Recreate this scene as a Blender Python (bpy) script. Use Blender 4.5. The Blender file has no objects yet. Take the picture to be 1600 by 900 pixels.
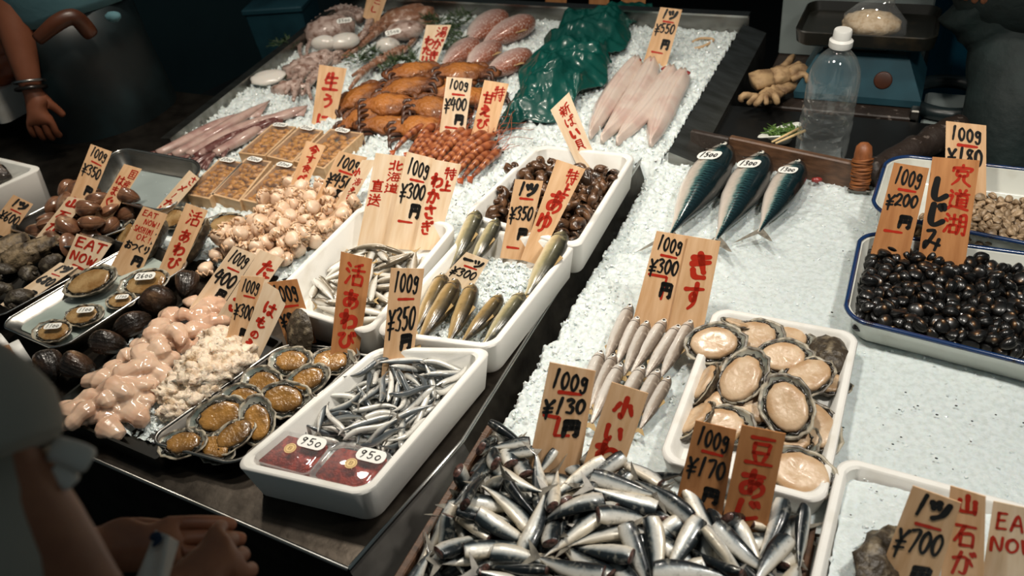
import bpy, math, random
import numpy as np
from mathutils import Vector, Matrix, Quaternion, noise
PI = math.pi
S = bpy.context.scene
COL = S.collection

# ---------------------------------------------------------------- camera (the stall top is z = 0, camera 1 m above it)
FOC = 1300.4
CX = Vector((0.90214544, -0.17825379, 0.39288574))
CY = Vector((0.41656424, 0.59689965, -0.6857004))
CZ = Vector((-0.11228466, 0.78226364, 0.61274445))
RM = Matrix((CX, CY, CZ)).transposed()          # world -> camera axes
RT = RM.transposed()
CAM = Vector((0, 0, 1.0))
cd = bpy.data.cameras.new('camera'); cam = bpy.data.objects.new('camera', cd); COL.objects.link(cam)
cam.matrix_world = Matrix.Translation(CAM) @ RT.to_4x4()
cd.sensor_width = 36; cd.lens = FOC / 1600 * 36; cd.clip_start = .05; cd.clip_end = 60
cd.dof.use_dof = True; cd.dof.focus_distance = 1.5; cd.dof.aperture_fstop = 4.5
S.camera = cam

# ---------------------------------------------------------------- world, lamps, exposure
w = bpy.data.worlds.new('world'); S.world = w; w.use_nodes = True
w.node_tree.nodes['Background'].inputs[0].default_value = (.42, .52, .54, 1)
w.node_tree.nodes['Background'].inputs[1].default_value = .14
def lamp(x, y, z, power, color=(1, .9, .77), aim=None, cone=100):
    """a soft spot light: the shaded bulbs over the stall, and one added fill"""
    l = bpy.data.lights.new('stall_light', 'SPOT'); l.spot_size = math.radians(cone); l.spot_blend = .7; l.shadow_soft_size = .07; l.energy = power; l.color = color
    o = bpy.data.objects.new('stall_light', l); COL.objects.link(o); o.location = (x, y, z)
    d = Vector(aim or (x, y - .2, 0)) - o.location
    o.rotation_euler = d.to_track_quat('-Z', 'Y').to_euler()
lamp(.38, .88, 1.25, 41, (1, .94, .86), aim=(.12, 1.08, 0))
lamp(-.42, .98, 1.3, 40, (1, .92, .81), aim=(-.45, 1.25, 0), cone=95)
lamp(-1.12, 1.08, 1.3, 46, aim=(-1.15, 1.25, 0), cone=95)
lamp(-1.7, 1.35, 1.35, 30, aim=(-1.6, 1.4, 0))
lamp(-.9, 2.1, 1.4, 20, aim=(-1.0, 1.95, 0), cone=90)
lamp(.05, 1.65, 1.5, 22, aim=(-.05, 2.3, .1), cone=75)  # added fill that brightens the panel and scale behind
S.view_settings.view_transform = 'Standard'; S.view_settings.look = 'None'
S.view_settings.gamma = 1; S.view_settings.use_curve_mapping = False
S.view_settings.exposure = 0.0

# ---------------------------------------------------------------- helpers
def P(px, py, z=0.0):
    r = RT @ Vector((px - 800, 450 - py, -FOC)); t = (z - CAM.z) / r.z
    return CAM + r * t
def ray_plane(px, py, q, n):
    r = RT @ Vector((px - 800, 450 - py, -FOC)); t = (q - CAM).dot(n) / r.dot(n)
    return CAM + r * t
def PD(px, py, d):                                # point at distance d along the viewing ray
    r = (RT @ Vector((px - 800, 450 - py, -FOC))).normalized(); return CAM + r * d
def proj(p):
    q = RM @ (Vector(p) - CAM); return 800 + FOC * q.x / -q.z, 450 - FOC * q.y / -q.z
def lerp(a, b, t): return a + (b - a) * t
def fbm(p, o=3): return noise.fractal(Vector(p), 1.0, 2.0, o)

class MB:
    def __init__(s): s.v = []; s.f = []; s.m = []; s.a = []
    def add(s, vs, fs, mi=0, at=None):
        b = len(s.v); s.v += [tuple(x) for x in vs]; s.f += [tuple(i + b for i in f) for f in fs]
        s.m += [mi] * len(fs); s.a += list(at) if at is not None else [0.0] * len(vs)
        return s
    def loft(s, rings, mi=0, cap0=True, cap1=True, closed=True, cm0=None, cm1=None, at=None):
        n = len(rings[0]); vs = [p for r in rings for p in r]; k = len(rings)
        fs = []
        for i in range(k - 1):
            for j in range(n if closed else n - 1):
                j2 = (j + 1) % n
                fs.append((i * n + j, i * n + j2, (i + 1) * n + j2, (i + 1) * n + j))
        b = len(s.v); s.add(vs, fs, mi, at)
        if cap0: s.f.append(tuple(b + j for j in reversed(range(n)))); s.m.append(mi if cm0 is None else cm0)
        if cap1: s.f.append(tuple(b + (k - 1) * n + j for j in range(n))); s.m.append(mi if cm1 is None else cm1)
        return s
    def tube(s, pts, rad, n=8, mi=0, flat=1.0, up=None):
        pts = [Vector(p) for p in pts]; rings = []; pu = Vector(up) if up else None
        for i, p in enumerate(pts):
            t = (pts[min(i + 1, len(pts) - 1)] - pts[max(i - 1, 0)])
            t = t.normalized() if t.length > 1e-9 else Vector((0, 0, 1))
            if pu is None: pu = Vector((0, 0, 1)) if abs(t.z) < .9 else Vector((1, 0, 0))
            a = t.cross(pu)
            if a.length < 1e-6: a = t.orthogonal()
            a.normalize(); u = a.cross(t).normalized()
            if not up: pu = u
            r = rad[i] if hasattr(rad, '__len__') else rad
            rings.append([p + (a * math.cos(2 * PI * j / n) + u * math.sin(2 * PI * j / n) * flat) * r for j in range(n)])
        return s.loft(rings, mi)
    def ell(s, c, r, nu=12, nv=8, mi=0, fn=None, rot=None, at=None):
        c = Vector(c); rings = []; av = []
        for i in range(nv + 1):
            th = PI * (i + .02) / (nv + .04)
            ring = []
            for j in range(nu):
                ph = 2 * PI * j / nu
                d = Vector((math.sin(th) * math.cos(ph), math.sin(th) * math.sin(ph), math.cos(th)))
                k = fn(d) if fn else 1.0
                q = Vector((d.x * r[0], d.y * r[1], d.z * r[2])) * k
                if rot: q = rot @ q
                ring.append(c + q); av.append(at(d) if at else d.z)
            rings.append(list(reversed(ring)))
        return s.loft(rings, mi, at=av)
    def box(s, c, d, mi=0, rot=None, bev=0.0, taper=1.0):
        c = Vector(c); x, y, z = d[0] / 2, d[1] / 2, d[2] / 2
        b = min(bev, x * .9, y * .9, z * .9)
        if b <= 0:
            vs = [Vector((sx * x * (taper if sz > 0 else 1), sy * y * (taper if sz > 0 else 1), sz * z)) for sz in (-1, 1) for sy in (-1, 1) for sx in (-1, 1)]
            fs = [(0, 2, 3, 1), (4, 5, 7, 6), (0, 1, 5, 4), (2, 6, 7, 3), (0, 4, 6, 2), (1, 3, 7, 5)]
            s.add([c + (rot @ v if rot else v) for v in vs], fs, mi); return s
        def oct_(xx, yy, zz, k):
            return [c + (rot @ Vector(v) if rot else Vector(v)) for v in
                    [(xx - k, -yy, zz), (xx, -yy + k, zz), (xx, yy - k, zz), (xx - k, yy, zz), (-xx + k, yy, zz), (-xx, yy - k, zz), (-xx, -yy + k, zz), (-xx + k, -yy, zz)]]
        return s.loft([oct_(x - b, y - b, -z, b * .5), oct_(x, y, -z + b, b), oct_(x * taper, y * taper, z - b, b), oct_(x * taper - b, y * taper - b, z, b * .5)], mi)
    def lathe(s, prof, n=20, mi=0, M=None, cap0=True, cap1=True):
        rings = [[(M @ Vector((r * math.cos(2 * PI * j / n), r * math.sin(2 * PI * j / n), z)) if M else Vector((r * math.cos(2 * PI * j / n), r * math.sin(2 * PI * j / n), z))) for j in range(n)] for r, z in prof]
        return s.loft(rings, mi, cap0, cap1)
    def xf(s, M): s.v = [tuple(M @ Vector(v)) for v in s.v]; return s
    def jit(s, amp, sc, seed=0):
        out = []
        for v in s.v:
            q = Vector(v) * sc + Vector((seed * 7.3, seed * 3.1, seed))
            out.append(tuple(Vector(v) + noise.noise_vector(q) * amp))
        s.v = out; return s
    def mesh(s, name, mats, smooth=True):
        me = bpy.data.meshes.new(name); me.from_pydata(s.v, [], s.f)
        for m in (mats if isinstance(mats, (list, tuple)) else [mats]): me.materials.append(m)
        me.polygons.foreach_set('material_index', s.m)
        me.polygons.foreach_set('use_smooth', [smooth] * len(s.f))
        at = me.attributes.new('v', 'FLOAT', 'POINT'); at.data.foreach_set('value', s.a)
        me.update(); return me
    def build(s, name, mats, parent=None, smooth=True, auto=None):
        me = s.mesh(name, mats, smooth)
        if auto: me.set_sharp_from_angle(angle=math.radians(auto))
        o = bpy.data.objects.new(name, me); COL.objects.link(o)
        if parent: o.parent = parent
        return o
def tag(o, label, cat, group=None, kind=None):
    o['label'] = label; o['category'] = cat
    if group: o['group'] = group
    if kind: o['kind'] = kind
    return o
def struct(o, label=None):
    o['kind'] = 'structure'
    if label: o['label'] = label
    return o
def thing(name, label, cat, group=None, loc=(0, 0, 0)):
    o = bpy.data.objects.new(name, None); o.empty_display_size = .02; COL.objects.link(o); o.location = loc
    return tag(o, label, cat, group)
def dup(o, M=None, label=None, group=None, parent=None):
    c = o.copy(); COL.objects.link(c)
    if parent: c.parent = parent
    if M is not None: c.matrix_world = M
    if label: c['label'] = label
    if group: c['group'] = group
    for ch in list(o.children): dup(ch, parent=c)
    return c
def TM(loc, rz=0, rx=0, ry=0, sc=1.0):
    return Matrix.Translation(Vector(loc)) @ Matrix.Rotation(rz, 4, 'Z') @ Matrix.Rotation(rx, 4, 'X') @ Matrix.Rotation(ry, 4, 'Y') @ Matrix.Scale(sc, 4)
def basis(o, X, Y, Z, sc=1.0):
    return Matrix.Translation(Vector(o)) @ (Matrix((Vector(X), Vector(Y), Vector(Z))).transposed().to_4x4()) @ Matrix.Scale(sc, 4)
def smooth_path(pts, k=5):
    pts = [Vector(p) for p in pts]
    if len(pts) < 3: return [pts[0].lerp(pts[-1], i / k) for i in range(k + 1)]
    out = []
    for i in range(len(pts) - 1):
        a, b, c, d = pts[max(i - 1, 0)], pts[i], pts[i + 1], pts[min(i + 2, len(pts) - 1)]
        for j in range(k):
            t = j / k
            out.append(.5 * ((2 * b) + (c - a) * t + (2 * a - 5 * b + 4 * c - d) * t * t + (3 * b - a - 3 * c + d) * t ** 3))
    return out + [pts[-1]]

# ---------------------------------------------------------------- materials
def hx(h): 
    c = [int(h[i:i + 2], 16) / 255 for i in (0, 2, 4)]
    return tuple(x / 12.92 if x <= .04045 else ((x + .055) / 1.055) ** 2.4 for x in c) + (1,)
def mat(name, c, r=.5, m=0.0, n=None, b=None, coat=0, tr=0, sss=0, alpha=1, ramp=None, var=0, stretch=None, spec=.5, emit=None):
    """n=(scale, colour2, lo, hi)  b=(scale, strength, distance)  ramp=[(v, colour)...] over the vertex attribute v"""
    M = bpy.data.materials.new(name); M.use_nodes = True; nt = M.node_tree; N = nt.nodes; L = nt.links
    bs = N['Principled BSDF']; I = bs.inputs
    col = hx(c) if isinstance(c, str) else tuple(c) + (1,)
    I['Base Color'].default_value = col; I['Roughness'].default_value = r; I['Metallic'].default_value = m
    I['Specular IOR Level'].default_value = spec
    I['Coat Weight'].default_value = coat; I['Coat Roughness'].default_value = .08
    I['Transmission Weight'].default_value = tr; I['Alpha'].default_value = alpha
    if sss: I['Subsurface Weight'].default_value = sss; I['Subsurface Radius'].default_value = (.9, .5, .3); I['Subsurface Scale'].default_value = .012
    tc = N.new('ShaderNodeTexCoord'); vec = tc.outputs['Object']
    if stretch:
        mp = N.new('ShaderNodeMapping'); mp.inputs['Scale'].default_value = stretch; L.new(vec, mp.inputs[0]); vec = mp.outputs[0]
    out = None
    if ramp:
        a = N.new('ShaderNodeAttribute'); a.attribute_name = 'v'
        mr = N.new('ShaderNodeMapRange'); mr.inputs[1].default_value = -1; L.new(a.outputs['Fac'], mr.inputs[0])
        nz = N.new('ShaderNodeTexNoise'); nz.inputs['Scale'].default_value = 90; L.new(vec, nz.inputs['Vector'])
        ad = N.new('ShaderNodeMath'); ad.operation = 'MULTIPLY_ADD'; ad.inputs[1].default_value = .142
        L.new(nz.outputs['Fac'], ad.inputs[0]); L.new(mr.outputs[0], ad.inputs[2])
        sb = N.new('ShaderNodeMath'); sb.operation = 'SUBTRACT'; sb.inputs[1].default_value = .06; L.new(ad.outputs[0], sb.inputs[0])
        cr = N.new('ShaderNodeValToRGB'); e = cr.color_ramp.elements
        while len(e) < len(ramp): e.new(.5)
        for k, (p, cc) in enumerate(ramp): e[k].position = (p + 1) / 2; e[k].color = hx(cc)
        L.new(sb.outputs[0], cr.inputs[0]); out = cr.outputs[0]
    if n:
        nz = N.new('ShaderNodeTexNoise'); nz.inputs['Scale'].default_value = n[0]; nz.inputs['Detail'].default_value = 5; L.new(vec, nz.inputs['Vector'])
        mr = N.new('ShaderNodeMapRange'); mr.inputs[1].default_value = n[2]; mr.inputs[2].default_value = n[3]; L.new(nz.outputs['Fac'], mr.inputs[0])
        mx = N.new('ShaderNodeMix'); mx.data_type = 'RGBA'; mx.inputs[6].default_value = col; mx.inputs[7].default_value = hx(n[1])
        if out: L.new(out, mx.inputs[6])
        L.new(mr.outputs[0], mx.inputs[0]); out = mx.outputs[2]
    if var:
        oi = N.new('ShaderNodeObjectInfo'); hs = N.new('ShaderNodeHueSaturation'); mr = N.new('ShaderNodeMapRange')
        mr.inputs[3].default_value = 1 - var; mr.inputs[4].default_value = 1 + var
        L.new(oi.outputs['Random'], mr.inputs[0]); L.new(mr.outputs[0], hs.inputs['Value'])
        hs.inputs['Color'].default_value = col
        if out: L.new(out, hs.inputs['Color'])
        out = hs.outputs[0]
    if out: L.new(out, I['Base Color'])
    if b:
        nz = N.new('ShaderNodeTexNoise'); nz.inputs['Scale'].default_value = b[0]; nz.inputs['Detail'].default_value = 4; L.new(vec, nz.inputs['Vector'])
        bp = N.new('ShaderNodeBump'); bp.inputs['Strength'].default_value = b[1]; bp.inputs['Distance'].default_value = b[2] if len(b) > 2 else .002
        L.new(nz.outputs['Fac'], bp.inputs['Height']); L.new(bp.outputs[0], I['Normal'])
    return M
def clear(name, tint, face, edge, r=.04):
    """thin clear plastic: see-through face on, glossier and denser towards grazing view"""
    M = bpy.data.materials.new(name); M.use_nodes = True; nt = M.node_tree; N = nt.nodes; L = nt.links
    bs = N['Principled BSDF']; bs.inputs['Base Color'].default_value = hx(tint); bs.inputs['Roughness'].default_value = r; bs.inputs['Specular IOR Level'].default_value = 1
    lw = N.new('ShaderNodeLayerWeight'); lw.inputs[0].default_value = .35; mr = N.new('ShaderNodeMapRange'); mr.inputs[3].default_value = face; mr.inputs[4].default_value = edge
    L.new(lw.outputs['Facing'], mr.inputs[0]); tr = N.new('ShaderNodeBsdfTransparent'); mx = N.new('ShaderNodeMixShader'); gl = N.new('ShaderNodeBsdfGlossy'); gl.inputs['Roughness'].default_value = r
    m2 = N.new('ShaderNodeMixShader'); m2.inputs[0].default_value = .6; L.new(bs.outputs[0], m2.inputs[1]); L.new(gl.outputs[0], m2.inputs[2])
    L.new(mr.outputs[0], mx.inputs[0]); L.new(tr.outputs[0], mx.inputs[1]); L.new(m2.outputs[0], mx.inputs[2]); L.new(mx.outputs[0], N['Material Output'].inputs[0]); return M

# ---------------------------------------------------------------- brush lettering: strokes on a 100 x 100 grid, "xxyy" points
G = {
'1': "6203 4097", '0': "5008 2525 2065 4592 7075 8035 6010 4808", '2': "2025 4508 7520 6550 2090 5085 8588",
'3': "2515 5008 7522 4545 7560 6590 2588", '4': "4505 1555 8550;7020 6097", '5': "3010 2845 6042 7570 4592 2082;3010 7806",
'6': "6505 3040 2575 5092 7570 5555 2870", '7': "2012 8010 4595", '8': "7515 4510 3030 6555 6585 3588 2570 5045 7515",
'9': "7525 4512 2530 4550 7528 7020 6070 4095", 'g': "7020 4012 2532 4550 7030 7218 6580 3895 2080",
'Y': "1505 4540;8505 4540 4097;1545 8042;1565 8062", 'yen': "2012 1592;2012 8210 8090 6886;5012 5048;2048 8045",
'tsu': "1525 2550;4520 5048;8818 7070 3595", 'one': "1052 9045",
'E': "2008 1895;2008 8005;2048 7044;1895 8592", 'A': "0895 5005 9295;2562 7560", 'T': "0812 9208;5010 4895",
'N': "1595 1808 7892 8505", 'O': "5008 2025 1565 4592 8075 8535 6010 4808", 'W': "0808 2892 5035 7092 9408",
'S': "8015 4505 2030 7060 6590 1585", 'H': "2005 1895;8005 7895;2050 8048", 'I': "5005 5095", 'M': "1095 2208 5060 8008 9095",
'K': "2005 2095;8008 2255 8295", '!': "5505 5062;5085 5192",
'ki': "1522 8512;1545 8832;4205 6562 7072;2268 3592 7592", 'su': "0828 9222;5805 5855 4568 3552 4840 6055 5580 3598",
'a': "1525 8020;4505 4050 4585;7035 4080 1885 1560 4545 8055 8080 5898", 'wa': "3005 3095;0835 3828 1275 5535 8540 8575 5592",
'bi': "0828 3520 1565 3590 6570 6520 7535 9055;7808 8520;9005 9715", 'yu': "1520 1080 2045 5522 8535 8068 5072;5005 5580 3598",
'shi': "3005 2575 4595 8575", 'ji': "3005 2575 4595 8575;6510 7225;8005 8720", 'mi': "2012 5512 2078 1092 1560 8570;8045 6595",
'small': "5005 5090 3880;2535 0870;7535 9470", 'i': "1520 1875 3592 4075;7525 8872",
'mame': "1210 8808;2528 2558;2528 7826 7555;2558 7555;3066 3884;7064 6284;0692 9490",
'raw': "2808 1245;2530 8225;5005 5090;1858 8052;0592 9588", 'u': "3010 6518;2045 6535 8055 6580 3597",
'ni': "1512 1045 1488 2275;4525 8520;4275 5590 8888", 'ama': "0532 9528;2808 2892;7205 7292;2860 7258;2892 7290",
'e': "3508 6015;2038 7532 1092 4560 5588 9090",
'toku': "1208 0835;0525 4522;0550 4842;2605 2695;7005 7035;5020 9216;4538 9632;4858 9652;7838 7892 6588;5868 6578",
'jou': "4805 4890;4845 8240;0592 9588",
'shin': "2805 3012;0818 5015;1525 2035;4222 3835;0545 5542;0560 5556;3045 3095;2868 0888;3268 4880;9005 6518 6255 5095;6238 9835;8238 8295",
'ha': "1512 1045 1488 2272;4032 9026;6808 6875 5092 4580 5568 9292", 'ba': "1512 1045 1488 2272;4032 9026;6808 6875 5092 4580 5568 9292;7804 8414;9002 9612",
'kai': "2508 2565;2508 7506 7565;2526 7525;2545 7544;2565 7564;3570 1595;6570 8895",
'katsu': "1010 2220;0535 1845;0592 2560;8005 4518;3535 9530;6515 6355;4258 4295;4258 8655 8592;4592 8590",
'koku': "1210 1292;1210 8808 8892;1290 8890;2828 7226;2850 7048;2572 7670;5028 5072",
'san': "5003 5012;1515 8514;3518 3828;6518 6228;1232 8830;1832 0595;3540 2855;3052 8048;5540 5590;3070 7868;2292 9090",
'ma': "1822 8218;2042 8038;5005 5275 3892 2278 4568 8590", 'gu': "6505 2548 6595;7535 8248;8828 9540", 'ri': "2512 2245 3050;7008 7555 4595",
'kita': "3505 3595;0535 3532;0590 3575;6005 6080 8088 9575;9028 6248",
'umi': "1008 2218;0532 1842;0592 2560;4505 3525;4015 9512;4535 4085 9080;4535 8533 8092;3058 9855;6240 6550;6062 6375",
'michi': "1210 2018;0535 2034 1268 2082;0595 2582 9592;5005 5515;7803 7215;3522 9520;6022 5532;4532 4478;4532 8530 8678;4548 8546;4562 8560;4476 8676",
'choku': "1018 9015;5005 5025;2528 2578;2528 7826 7878;2542 7840;2558 7856;2575 7874;0892 9590",
'sou': "1010 2018;0538 2036 1268 2082;0595 2582 9592;4505 5218;8003 7215;4025 9022;3545 9842;6525 6255 3578;6550 9278",
'ka': "0832 6028 5590 3588;3805 0895;7528 9255", 'ga': "0832 6028 5590 3588;3805 0895;7035 8458;7808 8420;9004 9615", 'sa': "1225 8815;4505 7060;2065 3590 8090",
'gi': "1522 7814;1545 8034;4205 6562 7072;2268 3592 7592;8205 8817;9403 9914",
'now': "5003 0545;5003 9545;3545 6544;2562 7560 4595",
'eat': "5003 0535;5003 9535;5018 5028;2832 2890 5080;2832 7530 7555 2857;2844 7542;5060 9092;7562 5575",
'be': "0565 3530 9278;6520 7232;8012 8824", 're': "2505 2595;0830 3528 0878 5530 6230 6085 8588 9570",
'ta': "0828 6022;3805 0892;5545 9040;5272 6588 9486", 'mo': "5005 3575 5595 8575;1532 7030;1055 6553",
'no': "5218 3585 1270 2535 6015 9045 8580 5595", 'ra': "3508 6018;3035 2570 6052 8570 4597", 'ko': "2020 7818;2068 3588 8585",
'kou': "0592 9588;4805 4890;1512 8510", 'me': "8008 5055 1295;2535 7575", 'no2': "7005 6045 4092", 'ya': "0540 8830;5505 3095;7808 8520;9005 9715",
'to': "1538 8030;5508 2592;7855 9050",
'yama': "5003 5060;1525 1565 8562;8520 8568", 'ishi': "0812 9210;4512 0575;3045 3092;3045 8042 8092;3090 8088",
'iwa': "5003 5028;2015 1830 8228;8210 8228;0842 9240;4542 0582;3062 3095;3062 7860 7595;3092 7590",
'yu2': "1008 2218;0535 1845;0592 2560;4805 4840;4805 8504 8538;4820 8520;4840 8538;3552 9550;5052 3075;4862 9260 8595 7090;6062 4588;7562 5892",
'o': "0825 6020;3005 3285 1285 1562 6048 8568 7588 5588;7215 9030", 'ku': "6505 2548 6595", 'tsu2': "0838 6022 9048 4592",
'shinji': "5003 5012;1018 0832;1018 9016 8530;2832 7230;2832 2852 7250 7230;4050 3570 1095;6050 6275 9095",
'lake': "0808 1816;0332 1340;0392 1862;2528 6026;4208 4255;2858 2892;2858 5856 5892;2890 5888;7010 6878 6095;7010 9508 9592 8588;7035 9434;6858 9456",
'bar': "0545 9552", 'kagi': "0510 9008 8592", 'kagi2': "0515 9025 8592", 'kagi3': "0512 5520 5078 9580",
}
def ribbon(mb, pts, wd, z, mi=0):
    """a brush stroke lying at height z over its board (flat strip with round ends, slight brush swell)"""
    n = len(pts); Lp = []; Rp = []; c = []
    for i, p in enumerate(pts):
        t = (pts[min(i + 1, n - 1)] - pts[max(i - 1, 0)]); t = t.normalized() if t.length > 1e-9 else Vector((1, 0))
        q = Vector((-t.y, t.x)); k = i / max(1, n - 1)
        r = wd * .5 * (1.12 - .3 * k + .12 * math.sin(k * 9 + pts[0].x * 300))
        Lp.append(p + q * r); Rp.append(p - q * r); c.append((p, t, r))
    def cap(p, t, r, s): q = Vector((-t.y, t.x)); return [p + (q * math.cos(a) + t * s * math.sin(a)) * r for a in [PI * k / 6 for k in range(1, 6)]]
    vs = Lp + list(cap(*c[-1], 1)) + list(reversed(Rp)) + [p for p in reversed(cap(*c[0], -1))]
    m = len(vs); b = []
    V = [(v.x, v.y, z) for v in vs]; F = []
    for i in range(n - 1): F.append((i, i + 1, m - 6 - (i + 1), m - 6 - i))
    e = list(range(n - 1, n + 6)); F.append(tuple(e)); s0 = [m - 6] + list(range(m - 5, m)) + [0]; F.append(tuple(s0))
    mb.add(V, [tuple(reversed(f)) for f in F], mi)
def strokes(mb, key, fmap, wd, z, mi=0):
    for st in G[key].split(';'):
        pts = [(int(p[:2]) / 100, int(p[2:]) / 100) for p in st.split()]
        pp = [Vector((x, y, 0)) for x, y in pts]
        if len(pp) > 2:
            sp = smooth_path(pp, 5) if key not in ('yen', 'koku', 'kai', 'choku', 'kagi', 'kagi2', 'kagi3', 'mame', 'ama') else [q for a, b2 in zip(pp, pp[1:]) for q in (a, a.lerp(b2, .5), a.lerp(b2, .97))] + [pp[-1]]
        else: sp = smooth_path(pp, 4)
        ribbon(mb, [fmap(p.x, p.y) for p in sp], wd, z, mi)
def price(unit, amount, a=(.03, .2), bar=.25, p=(.3, .52), y=(.62, .8), bar2=.88, kagi=None):
    out = []
    if unit == '100g':
        for k, ch in enumerate('100g'): out.append(('k', ch, .1 + .2 * k, a[0] + .01 * k, .21, a[1] - a[0]))
    elif unit == '1':
        out += [('k', '1', .15, a[0], .3, a[1] - a[0]), ('k', 'tsu', .42, a[0], .45, a[1] - a[0])]
    else: out += [('k', 'one', .1, a[0], .4, a[1] - a[0]), ('k', 'tsu', .5, a[0] + .03, .42, a[1] - a[0])]
    if bar: out.append(('r', 'bar', .3, bar - .02, .5, .05))
    if amount:
        s = ('Y' if amount[0] != '-' else '') + amount.lstrip('-'); wd = .86 / len(s)
        for k, ch in enumerate(s): out.append(('k', ch, .05 + wd * k, p[0] + (.03 if ch == 'Y' else .0), wd * 1.12, (p[1] - p[0]) * (1.15 if ch == 'Y' else 1)))
    if y: out.append(('k', 'yen', .5, y[0], .4, y[1] - y[0]))
    if kagi: out.append(('r', kagi, .08, y[0] - .08, .62, y[1] - y[0] + .12))
    elif bar2: out.append(('r', 'bar', .2, bar2 - .02, .5, .05))
    return out
def col_(keys, u, w, v0, v1, c='r', gap=.12):
    n = len(keys); h = (v1 - v0) / n
    return [(c, k, u, v0 + h * i, w, h * (1 - gap)) for i, k in enumerate(keys)]
TAGS = []
def make_tag(label, quad, text, z0=0.0, lean=22, turn=0, mt=None, wk=1.0, th=.0018, foot=.02, group=None):
    TL, TR, BR, BL = quad
    base = P((BL[0] + BR[0]) / 2, (BL[1] + BR[1]) / 2, z0)
    h = Vector((-base.x, -base.y, 0)).normalized(); h = Matrix.Rotation(math.radians(turn), 3, 'Z') @ h
    n = (h * math.cos(math.radians(lean)) + Vector((0, 0, 1)) * math.sin(math.radians(lean))).normalized()
    q = [ray_plane(*c, base, n) for c in (TL, TR, BR, BL)]
    Y = ((q[0] + q[1]) * .5 - (q[2] + q[3]) * .5); hh = Y.length; Y.normalize(); Xv = Y.cross(n).normalized()
    loc = [Vector(((p - base).dot(Xv), (p - base).dot(Y))) for p in q]
    W = (loc[1] - loc[0]).length
    def fm(u, v):
        top = loc[0].lerp(loc[1], u); bot = loc[3].lerp(loc[2], u); return top.lerp(bot, v)
    d = (loc[3] - loc[0]).normalized() * foot; d2 = (loc[2] - loc[1]).normalized() * foot
    out = [loc[0], loc[1], loc[2] + d2, loc[3] + d]
    M = basis(base, Xv, Y, n)
    mb = MB(); c = (out[0] + out[1] + out[2] + out[3]) / 4
    r0 = [(p.x, p.y, -th) for p in reversed(out)]; r1 = [(p.x, p.y, 0) for p in reversed(out)]
    mb.loft([r0, r1])
    o = mb.build('price_tag', mt or MT['veneer'], smooth=False); tag(o, label, 'price tag', group); o.matrix_world = M
    for colr, nm, mk in (('k', 'black_lettering', 'ink_black'), ('r', 'red_lettering', 'ink_red')):
        L = MB()
        for (cc, key, u, v, w_, h_) in text:
            if cc != colr: continue
            ns = G[key].count(';') + 1 + (3 if key in ('a', 'yu', 'mi', 'su', 'no', 'bi', 'ha', 'ba', 'ma') else 0); wd = (min(w_ * W, h_ * hh) * ((.3 if cc == 'k' else .235) if ns <= 4 else .18 if ns <= 6 else .13) if key not in ('bar', 'kagi', 'kagi2', 'kagi3') else W * .085) * wk
            if key in ('one', '1', 'I'): wd = w_ * W * .3 * wk
            wd = max(wd, W * .04)
            strokes(L, key, lambda x, y: fm(u + x * w_, v + y * h_), wd, .0004 if cc == 'r' else .0007)
        if L.f:
            l = L.build(nm, MT[mk], o, smooth=False); l['label'] = ('black' if colr == 'k' else 'red') + ' brush lettering'
    return o
def sticker_mb(w, h, text, mat_i=0, ink=1, curve=0.0):
    """a small rounded price sticker in its own x-y plane with brushed digits"""
    mb = MB(); r = min(w, h) * .42; pts = []
    for (cx, cy, a0) in ((w / 2 - r, h / 2 - r, 0), (-w / 2 + r, h / 2 - r, PI / 2), (-w / 2 + r, -h / 2 + r, PI), (w / 2 - r, -h / 2 + r, 1.5 * PI)):
        for k in range(5): a = a0 + PI / 2 * k / 4; pts.append((cx + r * math.cos(a), cy + r * math.sin(a)))
    mb.loft([[(x, y, -.0003) for x, y in pts], [(x, y, .0003) for x, y in pts]], mat_i)
    n = len(text); cw = w * .8 / n
    for i, ch in enumerate(text):
        small = ch == '0' and i >= n - 2
        hh = h * (.42 if small else .66); x0 = -w * .4 + cw * i
        strokes(mb, ch, lambda x, y: Vector((x0 + x * cw * .95, (h * .33 - (h * .2 if small else 0)) - y * hh)), h * .09, .0007, ink)
    if curve: mb.v = [(x, y, z - curve * y * y) for x, y, z in mb.v]
    return mb

# ---------------------------------------------------------------- the materials of things
MT = {}
def dm(k, *a, **kw): MT[k] = mat(k, *a, **kw)
dm('veneer', 'e6bf95', r=.62, n=(9, 'cd9d6c', .35, .75), stretch=(9, 1, 9), b=(60, .15, .001), var=.06)
dm('veneer_pale', 'f0dabd', r=.62, n=(9, 'dcbb92', .35, .75), stretch=(9, 1, 9), b=(60, .15, .001), var=.05)
dm('veneer_brown_shaded', 'c48a56', r=.65, n=(8, 'a66c3c', .3, .7), stretch=(9, 1, 9), b=(60, .15, .001), var=.05)  # darker veneer: brown tags, and backlit tags with their shade put in the colour
dm('ink_black', '0d0d0c', r=.5); dm('ink_red', 'b5270c', r=.5)
dm('sticker', 'e6e6e0', r=.45)
dm('ice', 'd2dbdb', r=.26, n=(120, 'bfc8c6', .42, .75), b=(330, .5, .002), sss=.2, spec=.5)
dm('ice_chunk', 'e0e6e4', r=.16, tr=0, b=(120, .3, .002), spec=.6, sss=.2)
dm('styrofoam', 'e4e3dd', r=.6, n=(22, 'd3cfc4', .5, .8), b=(420, .12, .001))
dm('styro_side', 'dcdad4', r=.6, b=(420, .12, .001))
dm('enamel', 'd9dbd2', r=.22, n=(14, 'bcb9aa', .55, .8), coat=.4); dm('enamel_blue', '14315c', r=.25, n=(30, '1a1310', .58, .68), coat=.4)
dm('steel', '9b9a96', r=.33, m=1, n=(6, '77756f', .35, .7), stretch=(1, 6, 6)); dm('steel_dark', '55534f', r=.42, m=1, n=(9, '2d2b29', .35, .7), b=(70, .1, .001))
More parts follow.
